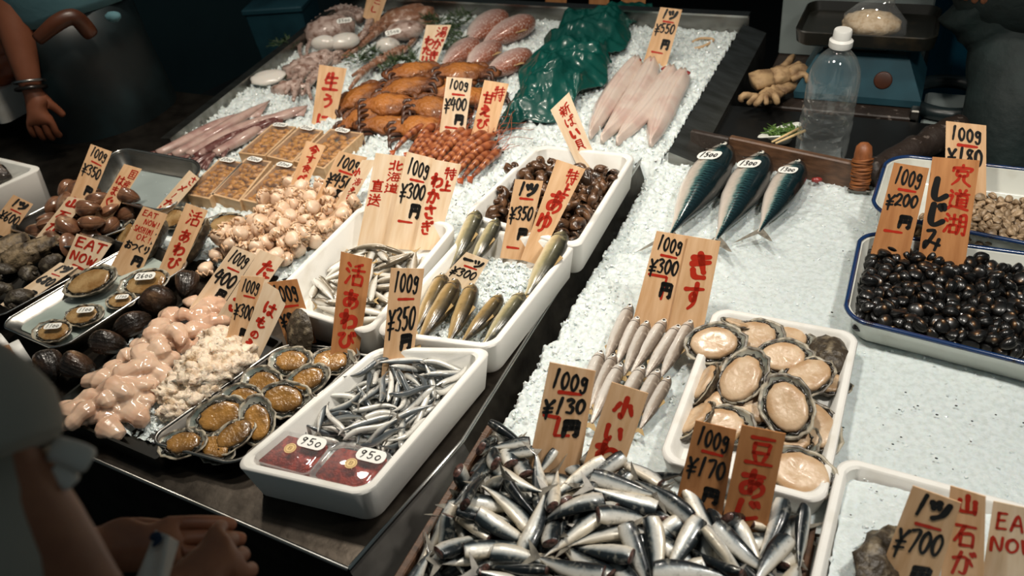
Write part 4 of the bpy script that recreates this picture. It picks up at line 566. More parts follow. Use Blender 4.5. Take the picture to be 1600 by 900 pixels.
'shijimi': '130,2465,39,37,7,16,90,0 -23,2350,37,36,9,-15,-90,1 -19,2533,39,98,12,-1,-5,0 258,2719,37,2,8,-97,-18,1 203,2605,40,16,30,-91,-19,0 246,2759,37,17,91,33,6,1 573,2607,39,11,96,-22,-3,0 553,2779,37,90,17,7,37,1 91,2398,39,92,15,-8,-31,0 39,2724,37,14,74,-63,-12,1 77,2734,47,57,-60,39,-38,0 159,2341,45,79,-59,5,-6,1 42,2598,39,18,97,3,1,0 150,2607,38,98,11,4,7,1 322,2780,48,45,-86,16,11,0 510,2778,37,94,18,5,25,1 467,2347,39,51,10,-15,-83,0 343,2742,37,5,1,18,97,1 260,2395,39,66,17,-9,-71,0 443,2565,37,21,94,21,5,1 327,2624,39,84,7,8,51,0 474,2748,37,92,17,6,32,1 38,2673,39,75,8,-7,-63,0 473,2397,38,9,74,64,16,1 156,2681,39,7,64,73,16,0 198,2502,37,77,14,11,59,1 454,2473,46,71,38,44,37,0 553,2541,44,69,-48,-47,20,1 240,2514,39,70,13,12,67,0 578,2515,38,96,11,-3,-22,1 11,2632,40,14,-12,-13,-96,0 183,2778,44,7,40,48,-76,1 407,2675,39,14,77,60,11,0 282,2503,37,1,6,-97,-18,1 519,2533,47,53,-33,65,-41,0 269,2682,38,5,1,-11,-98,1 154,2728,47,17,33,-55,73,0 577,2648,37,5,8,97,17,1 446,2644,39,96,17,-3,-19,0 319,2523,37,13,69,-68,-13,1 319,2464,39,49,5,24,83,0 586,2341,44,34,-67,-20,62,1 84,2484,39,45,8,16,87,0 398,2419,37,50,9,16,84,1 74,2352,39,17,91,35,6,0 158,2514,37,18,95,21,4,1 231,2581,45,32,15,23,-90,0 453,2603,44,62,-40,64,-14,1 573,2716,39,2,11,97,18,0 -32,2648,43,20,82,28,44,1 219,2469,42,0,-97,-12,14,0 476,2706,38,74,19,16,61,1 543,2489,39,13,72,66,12,0 216,2708,47,48,-37,-55,-55,1 356,2579,39,77,12,-8,-60,0 418,2381,45,60,-23,-53,53,1 -1,2670,51,63,26,72,-6,0 534,2650,46,70,59,28,-27,1 415,2465,39,92,15,-9,-31,0 507,2336,43,23,-27,-81,-43,1 109,2707,48,39,3,79,-44,0 295,2421,37,60,11,14,77,1 291,2750,39,29,0,14,94,0 107,2564,38,83,15,-19,-49,1 313,2573,39,64,12,13,74,0 4,2715,44,34,-58,40,-61,1 92,2609,39,38,7,16,90,0 -2,2387,44,39,-59,35,-60,1 191,2368,39,75,14,-11,-63,0 358,2652,43,22,3,-95,16,1 -6,2581,39,16,86,45,8,0 119,2632,44,5,47,54,-69,1 178,2444,39,97,17,1,-3,0 135,2373,37,17,97,-12,-5,1 505,2748,63,49,-32,-23,76,0 12,2485,37,17,93,-28,-5,1 77,2568,47,35,-61,69,-1,0 281,2636,37,18,96,-17,-3,1 433,2765,39,17,93,28,5,0 115,2744,40,91,36,11,-7,1 248,2619,48,38,16,-48,76,0 -29,2760,44,43,10,-66,59,1 216,2409,39,17,96,17,1,0 177,2640,37,13,62,-74,-16,1 380,2464,48,13,50,-6,-84,0 51,2629,51,90,-20,17,-31,1 24,2353,40,15,97,8,-8,0 418,2493,66,96,0,0,-23,1 281,2539,46,73,-13,-39,-52,0 116,2341,45,72,-46,38,32,1 -30,2481,48,68,-23,43,-52,0 579,2456,38,32,0,-18,-92,1 400,2347,44,8,-96,-10,-21,0 359,2428,45,69,-45,10,-54,1 22,2520,46,85,40,28,-15,0 377,2383,39,46,24,-8,-84,1 230,2658,39,15,83,52,9,0 -24,2429,37,62,12,14,75,1 311,2340,48,2,-3,-77,62,0 309,2665,37,36,7,17,90,1 270,2583,48,25,-73,-28,55,0 587,2563,43,39,58,-58,-39,1 485,2656,47,88,-21,39,5,0 -31,2386,44,62,33,-54,-45,1 13,2762,39,17,95,-20,-4,0 355,2342,44,62,-62,-11,-44,1 480,2613,48,68,-17,59,-38,0 108,2518,37,15,79,-56,-11,1 357,2699,39,1,8,-98,-13,0 442,2511,37,83,15,9,51,1 341,2572,65,54,4,-24,80,0 450,2678,51,80,-37,-34,-29,1 271,2469,47,4,-6,-67,73,0 532,2743,37,10,2,18,97,1 501,2574,46,91,-2,-32,23,0 93,2771,38,5,20,-94,-24,1 436,2716,39,80,15,10,56,0 268,2346,37,17,90,-38,-7,1 398,2550,39,21,4,18,95,0 577,2415,38,97,14,-13,-2,1 505,2702,46,35,49,-64,-46,0 471,2784,46,43,-40,-43,-68,1 507,2371,47,24,8,-69,66,0 417,2594,38,77,10,15,60,1 130,2496,65,40,-58,40,-57,0 532,2768,62,2,-85,-36,-36,1 48,2776,46,14,-25,-45,-84,0 392,2637,61,46,52,-70,2,1 138,2415,39,91,9,-6,-37,0 47,2488,43,57,40,40,58,1 153,2766,46,12,-91,26,-26,0 352,2537,44,60,-70,7,-36,1 390,2507,39,5,1,18,97,0 582,2488,56,32,-81,13,46,1 129,2397,67,69,-18,-13,68,0 35,2557,43,79,29,-29,43,1 332,2416,42,31,26,29,85,0 425,2627,56,43,27,73,44,1 541,2390,40,3,43,86,25,0 -27,2608,42,15,64,-70,24,1 335,2674,64,80,-50,-18,24,0 202,2740,37,17,89,-38,-7,1 578,2375,49,61,0,71,-34,0 65,2528,37,25,5,18,94,1 174,2569,39,40,14,15,88,0 470,2441,37,17,93,29,5,1 402,2712,63,28,27,-5,-91,0 21,2383,60,79,-20,24,-51,1 575,2637,64,7,-95,-21,-16,0 509,2460,38,94,14,-14,-22,1 298,2496,63,86,44,20,5,0 142,2542,42,66,-17,28,66,1 169,2479,50,33,-32,65,59,0 446,2379,44,71,34,-46,-39,1 276,2772,62,10,21,96,-7,0 437,2421,39,40,14,30,84,1 254,2438,47,69,-67,20,11,0 116,2671,37,12,63,-74,-14,1 381,2619,39,8,1,-18,-97,0 437,2776,68,67,8,-43,-59,1 456,2539,86,9,98,-5,-5,0 566,2679,45,33,1,-77,-53,1 149,2696,72,4,-90,40,-5,0 24,2414,44,34,20,59,-69,1 -21,2512,71,4,-32,-90,27,0 538,2576,37,8,42,-88,-16,1 142,2446,69,16,-13,-96,-14,0 504,2421,42,89,2,24,-36,1 98,2435,54,90,-23,-11,-33,0 539,2519,69,27,67,31,60,1 346,2487,44,76,-16,1,-61,0 94,2490,65,83,-12,1,-53,1 -26,2693,51,24,-53,21,77,0 511,2668,65,61,58,31,42,1 540,2574,69,11,91,-17,-33,0 366,2605,70,13,25,-24,-92,1 32,2699,67,22,92,-30,-7,0 181,2713,57,6,23,-69,-67,1 246,2542,65,20,-44,-86,7,0 78,2654,40,15,-23,94,13,1 1,2560,72,75,22,28,-54,0 407,2439,63,20,48,21,82,1 292,2437,67,17,0,-97,-3,0 122,2633,80,94,-8,11,-27,1 470,2545,49,13,63,-40,-63,0 354,2721,69,99,4,-2,4,1 264,2654,66,15,93,-27,-13,0 290,2568,73,57,67,35,28,1 88,2754,74,78,17,44,38,0 226,2740,59,24,24,66,66,1 -7,2776,67,51,85,4,-5,0 224,2339,43,80,55,-15,10,1 194,2680,48,7,-84,-24,47,0 12,2445,38,17,97,-7,-7,1 308,2709,39,17,96,17,4,0 68,2695,45,60,-56,15,-52,1 332,2628,71,45,33,31,76,0 95,2369,63,10,-19,-46,-85,1 374,2773,39,95,11,-3,-24,0 549,2342,38,41,2,-25,-87,1 121,2735,76,10,18,-67,-69,0 131,2349,71,96,-5,21,14,1 487,2502,39,11,34,91,14,0 536,2624,75,82,8,-11,-54,1 466,2415,66,65,33,-25,-62,0 540,2436,37,18,78,57,13,1 210,2540,50,59,21,70,30,0 560,2415,67,33,84,40,10,1 21,2445,69,39,32,-85,-11,0 395,2732,37,6,34,-91,-16,1 55,2389,45,53,39,-31,-68,0 393,2579,56,64,62,-38,-20,1 59,2440,39,12,72,-66,-11,0 198,2585,67,62,38,35,-58,1 -25,2729,47,68,65,5,32,0 114,2671,69,75,27,23,54,1 33,2391,86,26,19,-89,-30,0 235,2370,44,43,-49,74,8,1 296,2611,64,7,-90,40,9,0 577,2785,67,0,15,-67,-72,1 211,2492,67,42,67,-58,-13,0 321,2745,65,82,-16,-29,-44,1 164,2375,58,62,26,63,36,0 538,2709,61,18,-17,-94,16,1 289,2677,71,30,67,58,-32,0 438,2343,53,19,75,24,57,1 525,2614,44,21,16,95,-6,0 154,2514,74,37,30,69,52,1 359,2645,80,49,50,-22,-66,0 298,2381,44,65,22,33,-64,1 19,2493,74,22,67,-44,-54,0 377,2674,59,3,-77,-53,33,1 -32,2570,70,68,-16,63,-30,0 464,2508,65,5,-14,43,88,1 248,2700,68,48,76,-18,-37,0 407,2776,57,63,36,56,37,1 242,2456,77,12,-4,55,82,0 142,2652,51,60,54,-22,-52,1 25,2650,68,46,83,20,20,0 58,2599,71,36,10,-87,-27,1 460,2739,66,11,24,87,40,0 77,2535,62,8,21,54,80,1 574,2592,74,21,94,-6,-21,0 165,2604,63,7,-84,-51,-6,1 204,2640,63,50,74,39,17,0 123,2773,67,44,-77,43,-9,1 360,2766,65,69,22,-12,66,0 536,2684,37,82,15,10,53,1 220,2358,91,88,14,15,41,0 194,2344,66,83,44,-22,-21,1 371,2363,69,79,60,2,6,0 180,2530,57,33,9,48,80,1 12,2732,78,72,-26,19,60,0 488,2347,72,37,12,-26,-87,1 339,2373,47,69,-64,-31,1,0 123,2596,60,28,4,0,-95,1 372,2694,86,42,-1,-8,-89,0 337,2479,73,17,96,-16,-6,1 385,2525,73,68,-15,-34,62,0 211,2427,60,79,-22,26,49,1 171,2561,79,22,-12,-96,8,0 523,2438,66,6,-12,-98,-6,1 183,2455,80,15,-32,7,-92,0 261,2604,79,91,8,-35,12,1 227,2779,48,46,79,-20,33,0 582,2760,41,12,86,-34,-32,1 112,2530,76,46,61,14,61,0 -21,2445,64,34,-20,-15,-90,1 345,2443,70,47,78,39,-5,0 580,2699,69,91,-5,-2,-38,1 -19,2534,94,4,-1,-29,-95,0 278,2360,63,23,64,72,10,1 -5,2411,72,23,-30,45,80,0 141,2560,65,77,-5,46,41,1 249,2496,68,42,-26,-78,-36,0 374,2408,69,22,50,-65,-51,1 557,2459,71,45,-45,-48,59,0 171,2655,72,39,82,-8,-38,1 278,2717,69,35,81,21,-40,0 342,2514,65,43,-16,57,67,1 506,2784,79,20,-20,53,79,0 190,2750,69,19,34,-20,-89,1 321,2777,86,73,57,-18,30,0 -18,2468,79,98,-13,8,-1,1 405,2397,72,30,89,17,24,0 497,2540,64,45,47,-43,-61,1 86,2396,79,6,-40,83,-36,0 581,2546,75,39,3,80,44,1 564,2746,70,4,38,-24,-88,0 51,2732,62,52,61,-46,-36,1 23,2606,72,48,70,14,49,0 202,2531,88,71,50,-23,-42,1 158,2350,91,37,20,8,89,0 291,2747,85,19,-80,49,25,1 415,2667,74,13,93,-29,-15,0 247,2408,67,1,-21,96,15,1 208,2392,75,33,-76,50,20,0 253,2350,72,57,-29,-21,73,1 411,2348,78,44,15,-30,-82,0 577,2515,74,78,-58,16,11,1 505,2604,74,37,64,-65,-11,0 541,2358,59,61,71,27,14,1 162,2768,78,26,48,81,17,0 79,2698,73,4,51,79,-31,1 233,2588,83,14,71,44,52,0 313,2542,67,37,65,-59,-27,1 32,2758,87,93,-29,14,-3,0 178,2410,54,65,17,-73,10,1 55,2433,75,23,90,-18,-30,0 346,2545,82,11,-50,-75,-40,1 548,2669,77,14,60,76,15,0 488,2467,61,90,-6,-26,32,1 388,2740,79,55,12,82,-4,0 65,2663,69,60,20,-16,-74,1 53,2355,70,1,62,-73,-26,0 507,2395,65,79,-27,45,27,1 91,2626,66,48,5,49,71,0 67,2464,67,67,64,-4,-35,1 222,2678,77,63,23,-59,43,0 320,2705,77,24,-13,91,29,1 324,2361,79,12,18,4,-97,0 102,2562,72,7,54,-73,-39,1 451,2711,75,3,21,36,-90,0 524,2486,64,32,-22,34,85,1 434,2449,71,16,50,70,45,0 429,2584,61,76,-3,10,-63,1 313,2407,78,53,23,-6,80,0 54,2506,71,78,-3,29,53,1 423,2538,67,38,-23,27,-84,0 -21,2618,68,3,-6,37,92,1',
'asari': '417,3152,35,12,93,-32,-5,0 390,3242,34,7,58,79,14,1 413,2961,36,84,26,20,41,0 495,3011,39,47,-62,61,-4,1 263,3130,35,94,20,2,22,0 157,3033,37,28,-11,5,-94,1 105,2997,55,46,50,71,-11,0 394,3070,34,57,9,-9,-80,1 194,3115,35,17,0,21,95,0 188,3139,39,91,-27,15,22,1 239,2924,35,94,9,8,28,0 283,3047,34,17,97,3,-2,1 469,2920,35,20,90,36,5,0 243,2959,34,16,59,77,14,1 262,3025,45,64,-9,-67,-34,0 365,3087,39,38,-36,17,-82,1 444,3176,35,15,84,50,9,0 310,3198,37,2,-54,81,-16,1 281,3225,35,96,20,-5,-9,0 525,2980,34,9,54,-82,-10,1 284,3079,35,18,90,36,11,0 416,3186,34,17,85,46,15,1 360,3240,35,11,53,81,18,0 340,2969,34,53,8,-19,-81,1 126,2987,35,5,54,-82,-12,0 351,2936,54,90,36,-19,8,1 359,2940,35,2,28,94,13,0 213,3182,34,95,20,0,20,1 346,3059,35,5,16,-97,-14,0 495,3061,34,8,73,65,10,1 342,3004,35,96,13,-1,-19,0 299,2993,34,21,96,-14,0,1 435,3213,35,12,41,88,17,0 120,3020,34,3,40,-90,-13,1 379,3154,35,78,11,6,59,0 278,2954,34,6,43,87,20,1 256,3249,41,19,24,57,-75,0 347,3110,34,96,13,-1,-19,1 440,2960,41,24,-64,36,-62,0 222,3004,34,2,-9,-95,-26,1 271,2994,38,35,73,-46,-34,0 480,3175,34,19,97,-7,-5,1 457,2979,40,37,48,64,45,0 525,2917,34,18,86,44,14,1 323,3168,35,25,2,22,93,0 394,2931,34,11,34,91,18,1 317,2938,35,29,2,-16,-93,0 377,2913,38,7,-7,81,56,1 492,3096,35,40,4,-17,-89,0 384,2963,34,81,15,14,53,1 395,3031,41,19,-66,65,-30,0 383,3210,34,96,16,-6,-20,1 423,3053,35,5,7,-97,-20,0 289,3156,34,90,21,4,34,1 268,2941,47,38,-7,-32,85,0 97,2980,40,70,-49,-14,48,1 397,3124,35,2,-7,97,21,0 362,3192,35,11,10,91,35,1 193,2992,39,19,34,-29,-86,0 524,3197,40,69,60,37,5,1 319,3034,35,14,94,-26,-2,0 217,2976,34,9,56,79,19,1 234,3025,43,37,-38,-40,-73,0 308,3241,34,78,16,-8,-58,1 225,3135,35,1,-8,96,21,0 124,2951,34,96,21,1,-11,1 302,3172,56,4,-7,29,94,0 209,3031,34,83,18,11,50,1 453,3140,35,10,62,-74,-18,0 407,2991,39,70,-53,-37,26,1 421,3088,40,26,-43,59,-62,0 137,3049,34,8,20,-95,-19,1 431,2913,40,77,61,-6,11,0 425,2936,39,11,6,-67,72,1 341,2915,41,78,-60,-10,-6,0 334,3085,39,83,-52,-6,-11,1 383,2994,40,0,-59,71,-35,0 513,3250,39,14,21,-61,74,1 480,2983,35,80,15,-14,-54,0 475,3032,34,64,11,-18,-72,1 188,3035,49,16,77,-31,52,0 497,3146,34,80,19,-9,-55,1 394,3102,42,5,-2,-29,95,0 463,3200,40,2,62,50,-59,1 381,3058,50,86,24,-35,-24,0 435,2990,39,60,-52,-5,59,1 206,2927,35,9,56,-81,-9,0 305,3137,37,14,17,-8,96,1 337,3220,35,18,90,-36,-11,0 282,3188,34,18,80,55,10,1 521,3017,35,11,89,-42,-7,0 244,2984,40,83,-40,34,10,1 418,3246,42,62,65,4,-41,0 194,2958,34,51,9,-10,-84,1 494,3199,44,36,40,31,-77,0 131,3018,51,31,46,-72,-40,1 327,3049,55,61,17,12,75,0 448,3035,37,17,-60,-77,-1,1 206,3010,60,29,69,62,-21,0 296,2934,57,70,0,-70,-7,1 422,3022,37,2,-81,54,20,0 291,2915,39,24,20,-75,56,1 242,3166,35,17,71,-65,-11,0 444,3060,56,7,36,87,30,1 451,3241,35,6,46,85,20,0 173,3070,34,7,47,-85,-20,1 519,3221,35,91,18,10,32,0 315,3067,35,60,13,32,71,1 358,3034,37,88,41,14,12,0 289,3018,37,12,13,-97,9,1 245,3052,42,3,-58,-45,67,0 224,3081,39,54,-63,30,-44,1 201,3060,36,95,23,13,-7,0 429,3122,39,10,85,-24,-45,1 258,3098,36,1,-3,93,34,0 173,3010,34,12,95,26,3,1 231,3113,41,6,-66,58,45,0 69,2925,34,13,0,13,97,1 450,3078,35,21,95,19,0,0 363,3126,45,28,-21,-86,33,1 286,3112,42,1,80,40,-43,0 159,2981,34,95,20,0,-17,1 98,2931,40,55,31,-49,-58,0 357,3167,40,85,-17,-45,15,1 293,3248,57,20,12,66,-70,0 314,3107,34,16,82,51,14,1 172,3012,59,47,80,-31,-16,0 179,2925,39,10,-74,54,-35,1 243,3230,44,52,60,8,-59,0 230,3206,34,2,37,91,13,1 521,3120,41,35,-5,-45,81,0 81,2956,39,35,-65,27,-61,1 459,2941,39,39,16,-53,-72,0 168,3101,39,73,-47,47,-9,1 196,3092,50,43,33,-29,78,0 252,3074,39,72,61,-27,-16,1 150,3080,42,23,51,-36,-73,0 459,2918,58,11,90,40,8,1 439,3227,60,75,-16,40,49,0 309,3011,50,28,29,-9,90,1 483,3224,35,21,94,24,2,0 439,3197,53,3,78,51,32,1 230,3206,61,92,28,25,-1,0 338,3189,44,9,-36,5,91,1 305,3083,57,38,85,-33,-6,0 476,3145,39,44,61,-36,-53,1 343,3106,56,82,23,-8,-50,0 178,2971,51,54,47,11,-67,1 495,2950,35,28,2,-15,-94,0 286,3142,56,4,-35,93,5,1 284,3213,54,7,34,78,50,0 250,2921,56,32,19,1,-92,1 222,2956,50,54,29,-21,75,0 245,3004,60,39,24,-26,84,1 349,3164,61,35,-27,86,21,0 459,3244,62,41,34,-79,-26,1 409,3218,42,21,67,40,57,0 368,3014,53,7,12,-81,55,1 458,3009,44,67,72,-2,-5,0 338,3139,34,11,88,43,8,1 308,2963,39,84,-16,17,47,0 278,3010,61,12,8,-59,-78,1 465,3033,60,13,-10,89,41,0 524,3147,38,92,-4,31,-18,1 240,2945,60,59,67,27,33,0 121,2923,40,21,-65,-18,70,1 354,3057,59,64,20,30,66,0 148,3005,49,39,-72,-49,27,1 484,3118,40,64,72,10,22,0 503,2977,48,53,42,-57,-45,1 408,3140,60,70,33,15,60,0 224,3051,48,29,74,-27,-52,1 522,3174,41,20,24,68,-65,0 264,2971,53,7,5,-74,-65,1 365,2970,54,33,-64,66,-18,0 214,2922,55,10,97,-17,-9,1 208,3162,44,20,-96,11,3,0 482,3247,41,29,50,-68,43,1 497,3044,54,0,-74,52,41,0 376,3141,57,27,-5,-93,-21,1 69,2927,56,7,20,-97,5,0 261,3203,37,91,23,-29,-12,1 386,3239,56,60,14,0,78,0 148,2923,34,16,93,29,8,1 330,3249,45,39,68,35,-50,0 319,2921,58,50,0,9,85,1 206,3122,60,18,-20,62,72,0 371,3087,59,95,5,26,7,1 322,2981,50,51,-34,-9,-78,0 395,3165,56,10,-70,65,25,1 178,3117,65,46,-43,75,-15,0 266,3161,41,60,26,63,40,1 221,3180,59,8,18,38,89,0 377,3030,62,14,-7,-92,33,1 381,2941,56,61,54,46,33,0 525,3052,35,80,11,3,-57,1 307,3114,58,6,51,85,0,0 465,3219,54,44,14,-48,-74,1 325,3142,54,34,2,6,93,0 221,3095,64,22,-73,60,-20,1 523,2947,42,65,5,57,-48,0 529,3087,39,41,-39,79,-19,1 276,2925,68,19,51,61,55,0 159,2953,35,97,3,-3,-19,1 525,3039,56,63,0,-32,69,0 395,3183,41,49,-22,82,16,1 525,2929,59,50,71,22,44,0 287,3108,70,85,25,-22,-39,1 147,3049,56,88,22,30,26,0 466,3087,54,93,18,28,5,1 293,3039,57,1,89,37,-24,0 320,2992,68,73,-6,39,54,1 498,3159,57,12,67,-71,3,0 260,3244,67,83,47,1,-26,1 431,3039,59,63,52,-36,-43,0 519,3190,63,2,1,95,29,1 265,3057,59,30,85,-20,-36,0 502,2919,38,80,-14,-16,54,1 472,3062,41,53,74,19,34,0 292,2988,58,1,84,-47,21,1 200,3067,64,13,22,-92,-26,0 253,3186,47,64,73,-16,-11,1 496,2916,61,85,35,-36,-10,0 245,3150,56,76,39,-2,-50,1 345,3137,70,84,-10,9,-50,0 425,3005,56,73,2,-4,-67,1 242,3091,59,63,24,-31,-65,0 360,3219,50,73,52,-12,-40,1 448,3106,45,44,-21,31,-80,0 260,3122,57,15,20,7,-95,1 477,3180,60,86,33,17,32,0 318,3196,58,90,-9,-6,-39,1 418,2994,75,10,69,-70,-9,0 515,3106,57,44,3,-8,88,1 325,3098,74,28,51,-60,-52,0 279,3192,62,57,-72,30,19,1 317,3224,55,92,27,-22,11,0 190,3144,63,83,35,34,-24,1 396,2975,63,2,-26,23,-93,0 118,2972,55,11,85,44,23,1 513,3074,54,93,17,-9,-27,0 172,3049,53,63,49,58,-3,1 195,3098,80,56,10,10,-81,0 111,2927,65,57,28,-16,-75,1 437,3163,56,92,24,-16,24,0 117,3025,71,42,76,36,30,1 163,2951,63,72,-47,-49,-2,0 328,2954,57,12,-29,54,-76,1 529,2973,61,73,6,53,40,0 347,2918,66,15,9,53,82,1 404,3033,68,90,-13,31,-23,0 258,3217,64,46,40,39,67,1 529,3237,57,66,30,41,53,0 344,3206,62,1,24,57,77,1 406,3064,65,35,-46,-43,-68,0 346,3030,67,44,62,1,-64,1 488,3101,66,7,61,50,59,0 402,2915,57,80,-54,21,-12,1 354,3243,67,50,77,-33,-17,0 506,3027,71,22,2,14,-96,1 476,2980,64,59,71,-27,-24,0 347,2994,61,29,38,-77,39,1 386,3199,60,19,0,94,-24,0 291,2961,65,61,-76,2,18,1 308,3210,77,1,16,-95,-21,0 222,3141,62,17,-10,90,35,1 168,3081,64,22,-71,-65,9,0 191,2946,55,19,94,13,19,1 528,3146,61,58,31,25,70,0 420,3106,60,21,35,88,20,1 137,2939,54,55,28,33,70,0 411,3237,68,87,14,-1,45,1 429,2930,64,36,6,-21,-89,0 210,3040,66,13,48,64,56,1 488,3006,61,31,9,6,93,0 269,3166,65,97,4,-9,-15,1 394,3003,62,88,26,32,17,0 329,3017,64,63,65,-40,0,1 301,3053,74,28,6,-42,-85,0 97,2956,61,28,-46,81,-16,1 406,2942,65,67,16,71,-8,0 417,3190,58,75,31,-31,-48,1 89,2928,72,27,72,-41,-47,0 400,3088,64,90,-25,32,12,1 462,3116,64,18,44,-87,-4,0 428,2966,59,15,44,-53,-70,1 148,2972,57,43,6,77,-44,0 274,3085,57,48,-14,-22,82,1 440,3141,64,18,25,19,-92,0 339,3078,68,55,73,24,30,1 499,3227,61,45,52,-70,-13,0 478,3070,66,67,1,-3,-73,1 355,2967,73,19,-51,81,16,0 383,3115,61,97,-6,1,16,1 364,3006,79,15,-96,4,-20,0 371,3050,77,2,52,83,-10,1 168,2924,60,7,18,-2,-97,0 483,2957,53,25,1,38,88,1 524,3004,59,82,39,27,30,0 248,3188,72,1,56,-78,-24,1',
'whelk': '-1234,2811,61,71,-6,-50,-47,0 -1126,2711,63,4,-65,-62,41,1 -1290,2669,57,39,45,-46,-64,0 -1114,2589,56,71,53,-3,43,1 -1328,2861,66,38,-65,62,-18,0 -1369,2718,63,41,-79,43,-8,1 -1429,2507,66,41,-13,89,-5,0 -1191,2653,54,56,39,49,53,1 -1457,2967,70,83,-19,-48,15,0 -1117,2467,62,41,52,-72,11,1 -1314,2993,64,10,47,-3,86,0 -1391,2843,64,4,40,-16,89,1 -1377,2512,66,36,-88,-18,22,0 -1380,2877,54,44,26,58,62,1 -1493,2693,66,9,50,74,-41,0 -1326,2708,62,0,89,-11,42,1 -1310,2642,101,28,25,89,-22,0 -1140,2930,63,37,-88,-18,21,1 -1414,2736,63,68,41,-59,-10,0 -1301,2606,54,51,33,54,57,1 -1420,2794,56,64,53,-30,-45,0 -1277,2491,54,42,25,58,64,1 -1206,2536,66,18,-6,89,-38,0 -1175,2818,54,76,63,8,-4,1 -1472,2900,56,75,59,-12,-22,0 -1486,2622,63,2,26,86,-42,1 -1292,2822,66,28,-40,-80,32,0 -1116,2665,54,25,9,63,72,1 -1118,2573,101,13,22,-77,-57,0 -1358,2921,54,63,57,-26,-44,1 -1213,2934,66,39,-75,49,-16,0 -1200,2719,62,43,22,-86,8,1 -1434,2618,68,24,-77,13,-56,0 -1273,2572,73,55,-40,-41,60,1 -1266,2716,72,13,77,-25,-55,0 -1409,2928,62,38,-33,-74,-43,1 -1293,2768,66,38,-67,-59,18,0 -1240,2739,54,78,59,13,10,1 -1352,2650,56,30,18,58,73,0 -1234,2862,62,26,68,-58,34,1 -1386,2815,105,22,85,4,45,0 -1114,2931,95,87,31,33,12,1 -1154,2535,62,85,23,-45,5,0 -1122,2506,62,41,-20,-87,-13,1 -1505,2612,98,21,64,72,-11,0 -1460,2757,54,50,34,51,60,1 -1380,2851,108,59,4,-78,-11,0 -1325,2573,79,39,-64,4,65,1 -1268,2517,82,53,17,76,30,0 -1458,2832,54,18,5,62,75,1 -1224,2495,66,30,-90,3,29,0 -1430,2698,61,28,77,0,55,1 -1153,2741,62,69,56,-44,-3,0 -1300,2897,74,83,-52,-8,13,1 -1499,2567,56,67,61,-18,-35,0 -1364,2588,59,33,58,46,57,1 -1160,2639,81,13,21,-39,-88,0 -1300,2943,63,36,-86,-26,22,1 -1395,2508,104,44,74,-49,-8,0 -1484,2846,94,64,68,32,-1,1 -1212,2616,66,5,-79,41,42,0 -1343,2784,60,8,46,59,64,1 -1447,2641,103,5,-12,-69,69,0 -1242,2984,54,69,61,-15,-31,1 -1429,2871,87,44,28,-84,-3,0 -1153,2940,95,58,64,-30,38,1 -1120,2816,58,9,-24,-48,-83,0 -1422,2563,54,62,58,-26,-44,1 -1108,2874,66,41,53,-69,23,0 -1215,2521,92,56,62,26,47,1 -1437,2825,101,5,81,-20,53,0 -1374,2958,64,9,-25,-87,-39,1 -1215,2945,102,56,14,71,37,0 -1256,2476,98,52,-9,-82,-16,1 -1277,2816,114,4,-55,-80,19,0 -1117,2635,94,8,52,70,47,1 -1400,2585,103,7,-30,63,70,0 -1241,2654,81,30,82,46,10,1 -1162,2490,87,39,5,-83,-36,0 -1167,2694,62,25,88,12,35,1 -1402,2664,83,37,54,-66,-34,0 -1162,2886,56,58,53,9,60,1 -1316,2807,93,56,55,-49,35,0 -1201,2857,62,12,-41,-79,-41,1 -1184,2792,92,49,68,48,21,0 -1306,2492,100,37,89,-4,21,1 -1365,2541,83,51,21,-67,-48,0 -1313,2869,101,57,27,-76,6,1 -1171,2967,65,78,20,-42,39,0 -1279,2913,100,43,22,-34,-80,1 -1353,2583,112,91,38,8,8,0 -1491,2792,85,34,-46,-57,-57,1 -1194,2893,103,75,8,-64,9,0 -1121,2683,90,19,45,57,64,1 -1496,2520,79,57,45,-66,-6,0 -1266,2988,93,17,30,79,48,1 -1370,2764,109,58,38,-54,-45,0 -1332,2738,65,20,-1,-92,-30,1 -1151,2861,93,58,62,-45,23,0 -1115,2724,109,35,83,-9,41,1 -1436,2677,135,26,-93,19,13,0 -1258,2612,92,9,-77,-59,-15,1 -1201,2635,109,47,81,-14,29,0 -1235,2741,95,71,67,3,16,1 -1116,2785,111,14,88,-30,30,0 -1113,2838,103,11,90,-23,33,1 -1464,2897,127,57,58,-51,-25,0 -1440,2752,94,59,62,-49,5,1 -1115,2988,70,29,3,-92,-20,0 -1459,2556,101,49,1,-79,-34,1 -1460,2937,98,69,56,-38,-21,0 -1292,2739,94,63,52,-55,4,1 -1407,2701,115,40,-28,-79,-35,0 -1194,2680,98,55,67,-48,8,1 -1351,2645,132,64,64,7,40,0 -1176,2746,107,56,10,-68,-44,1 -1493,2707,116,1,-52,-80,28,0 -1293,2602,103,35,85,17,33,1 -1358,2893,95,37,-26,-87,-11,0 -1334,2948,88,12,64,37,64,1 -1262,2575,115,39,91,-2,-7,0 -1197,2991,92,58,63,-49,-9,1 -1183,2553,99,35,-25,-64,-62,0 -1303,2563,111,9,92,-34,11,1 -1158,2828,143,18,-14,93,-27,0',
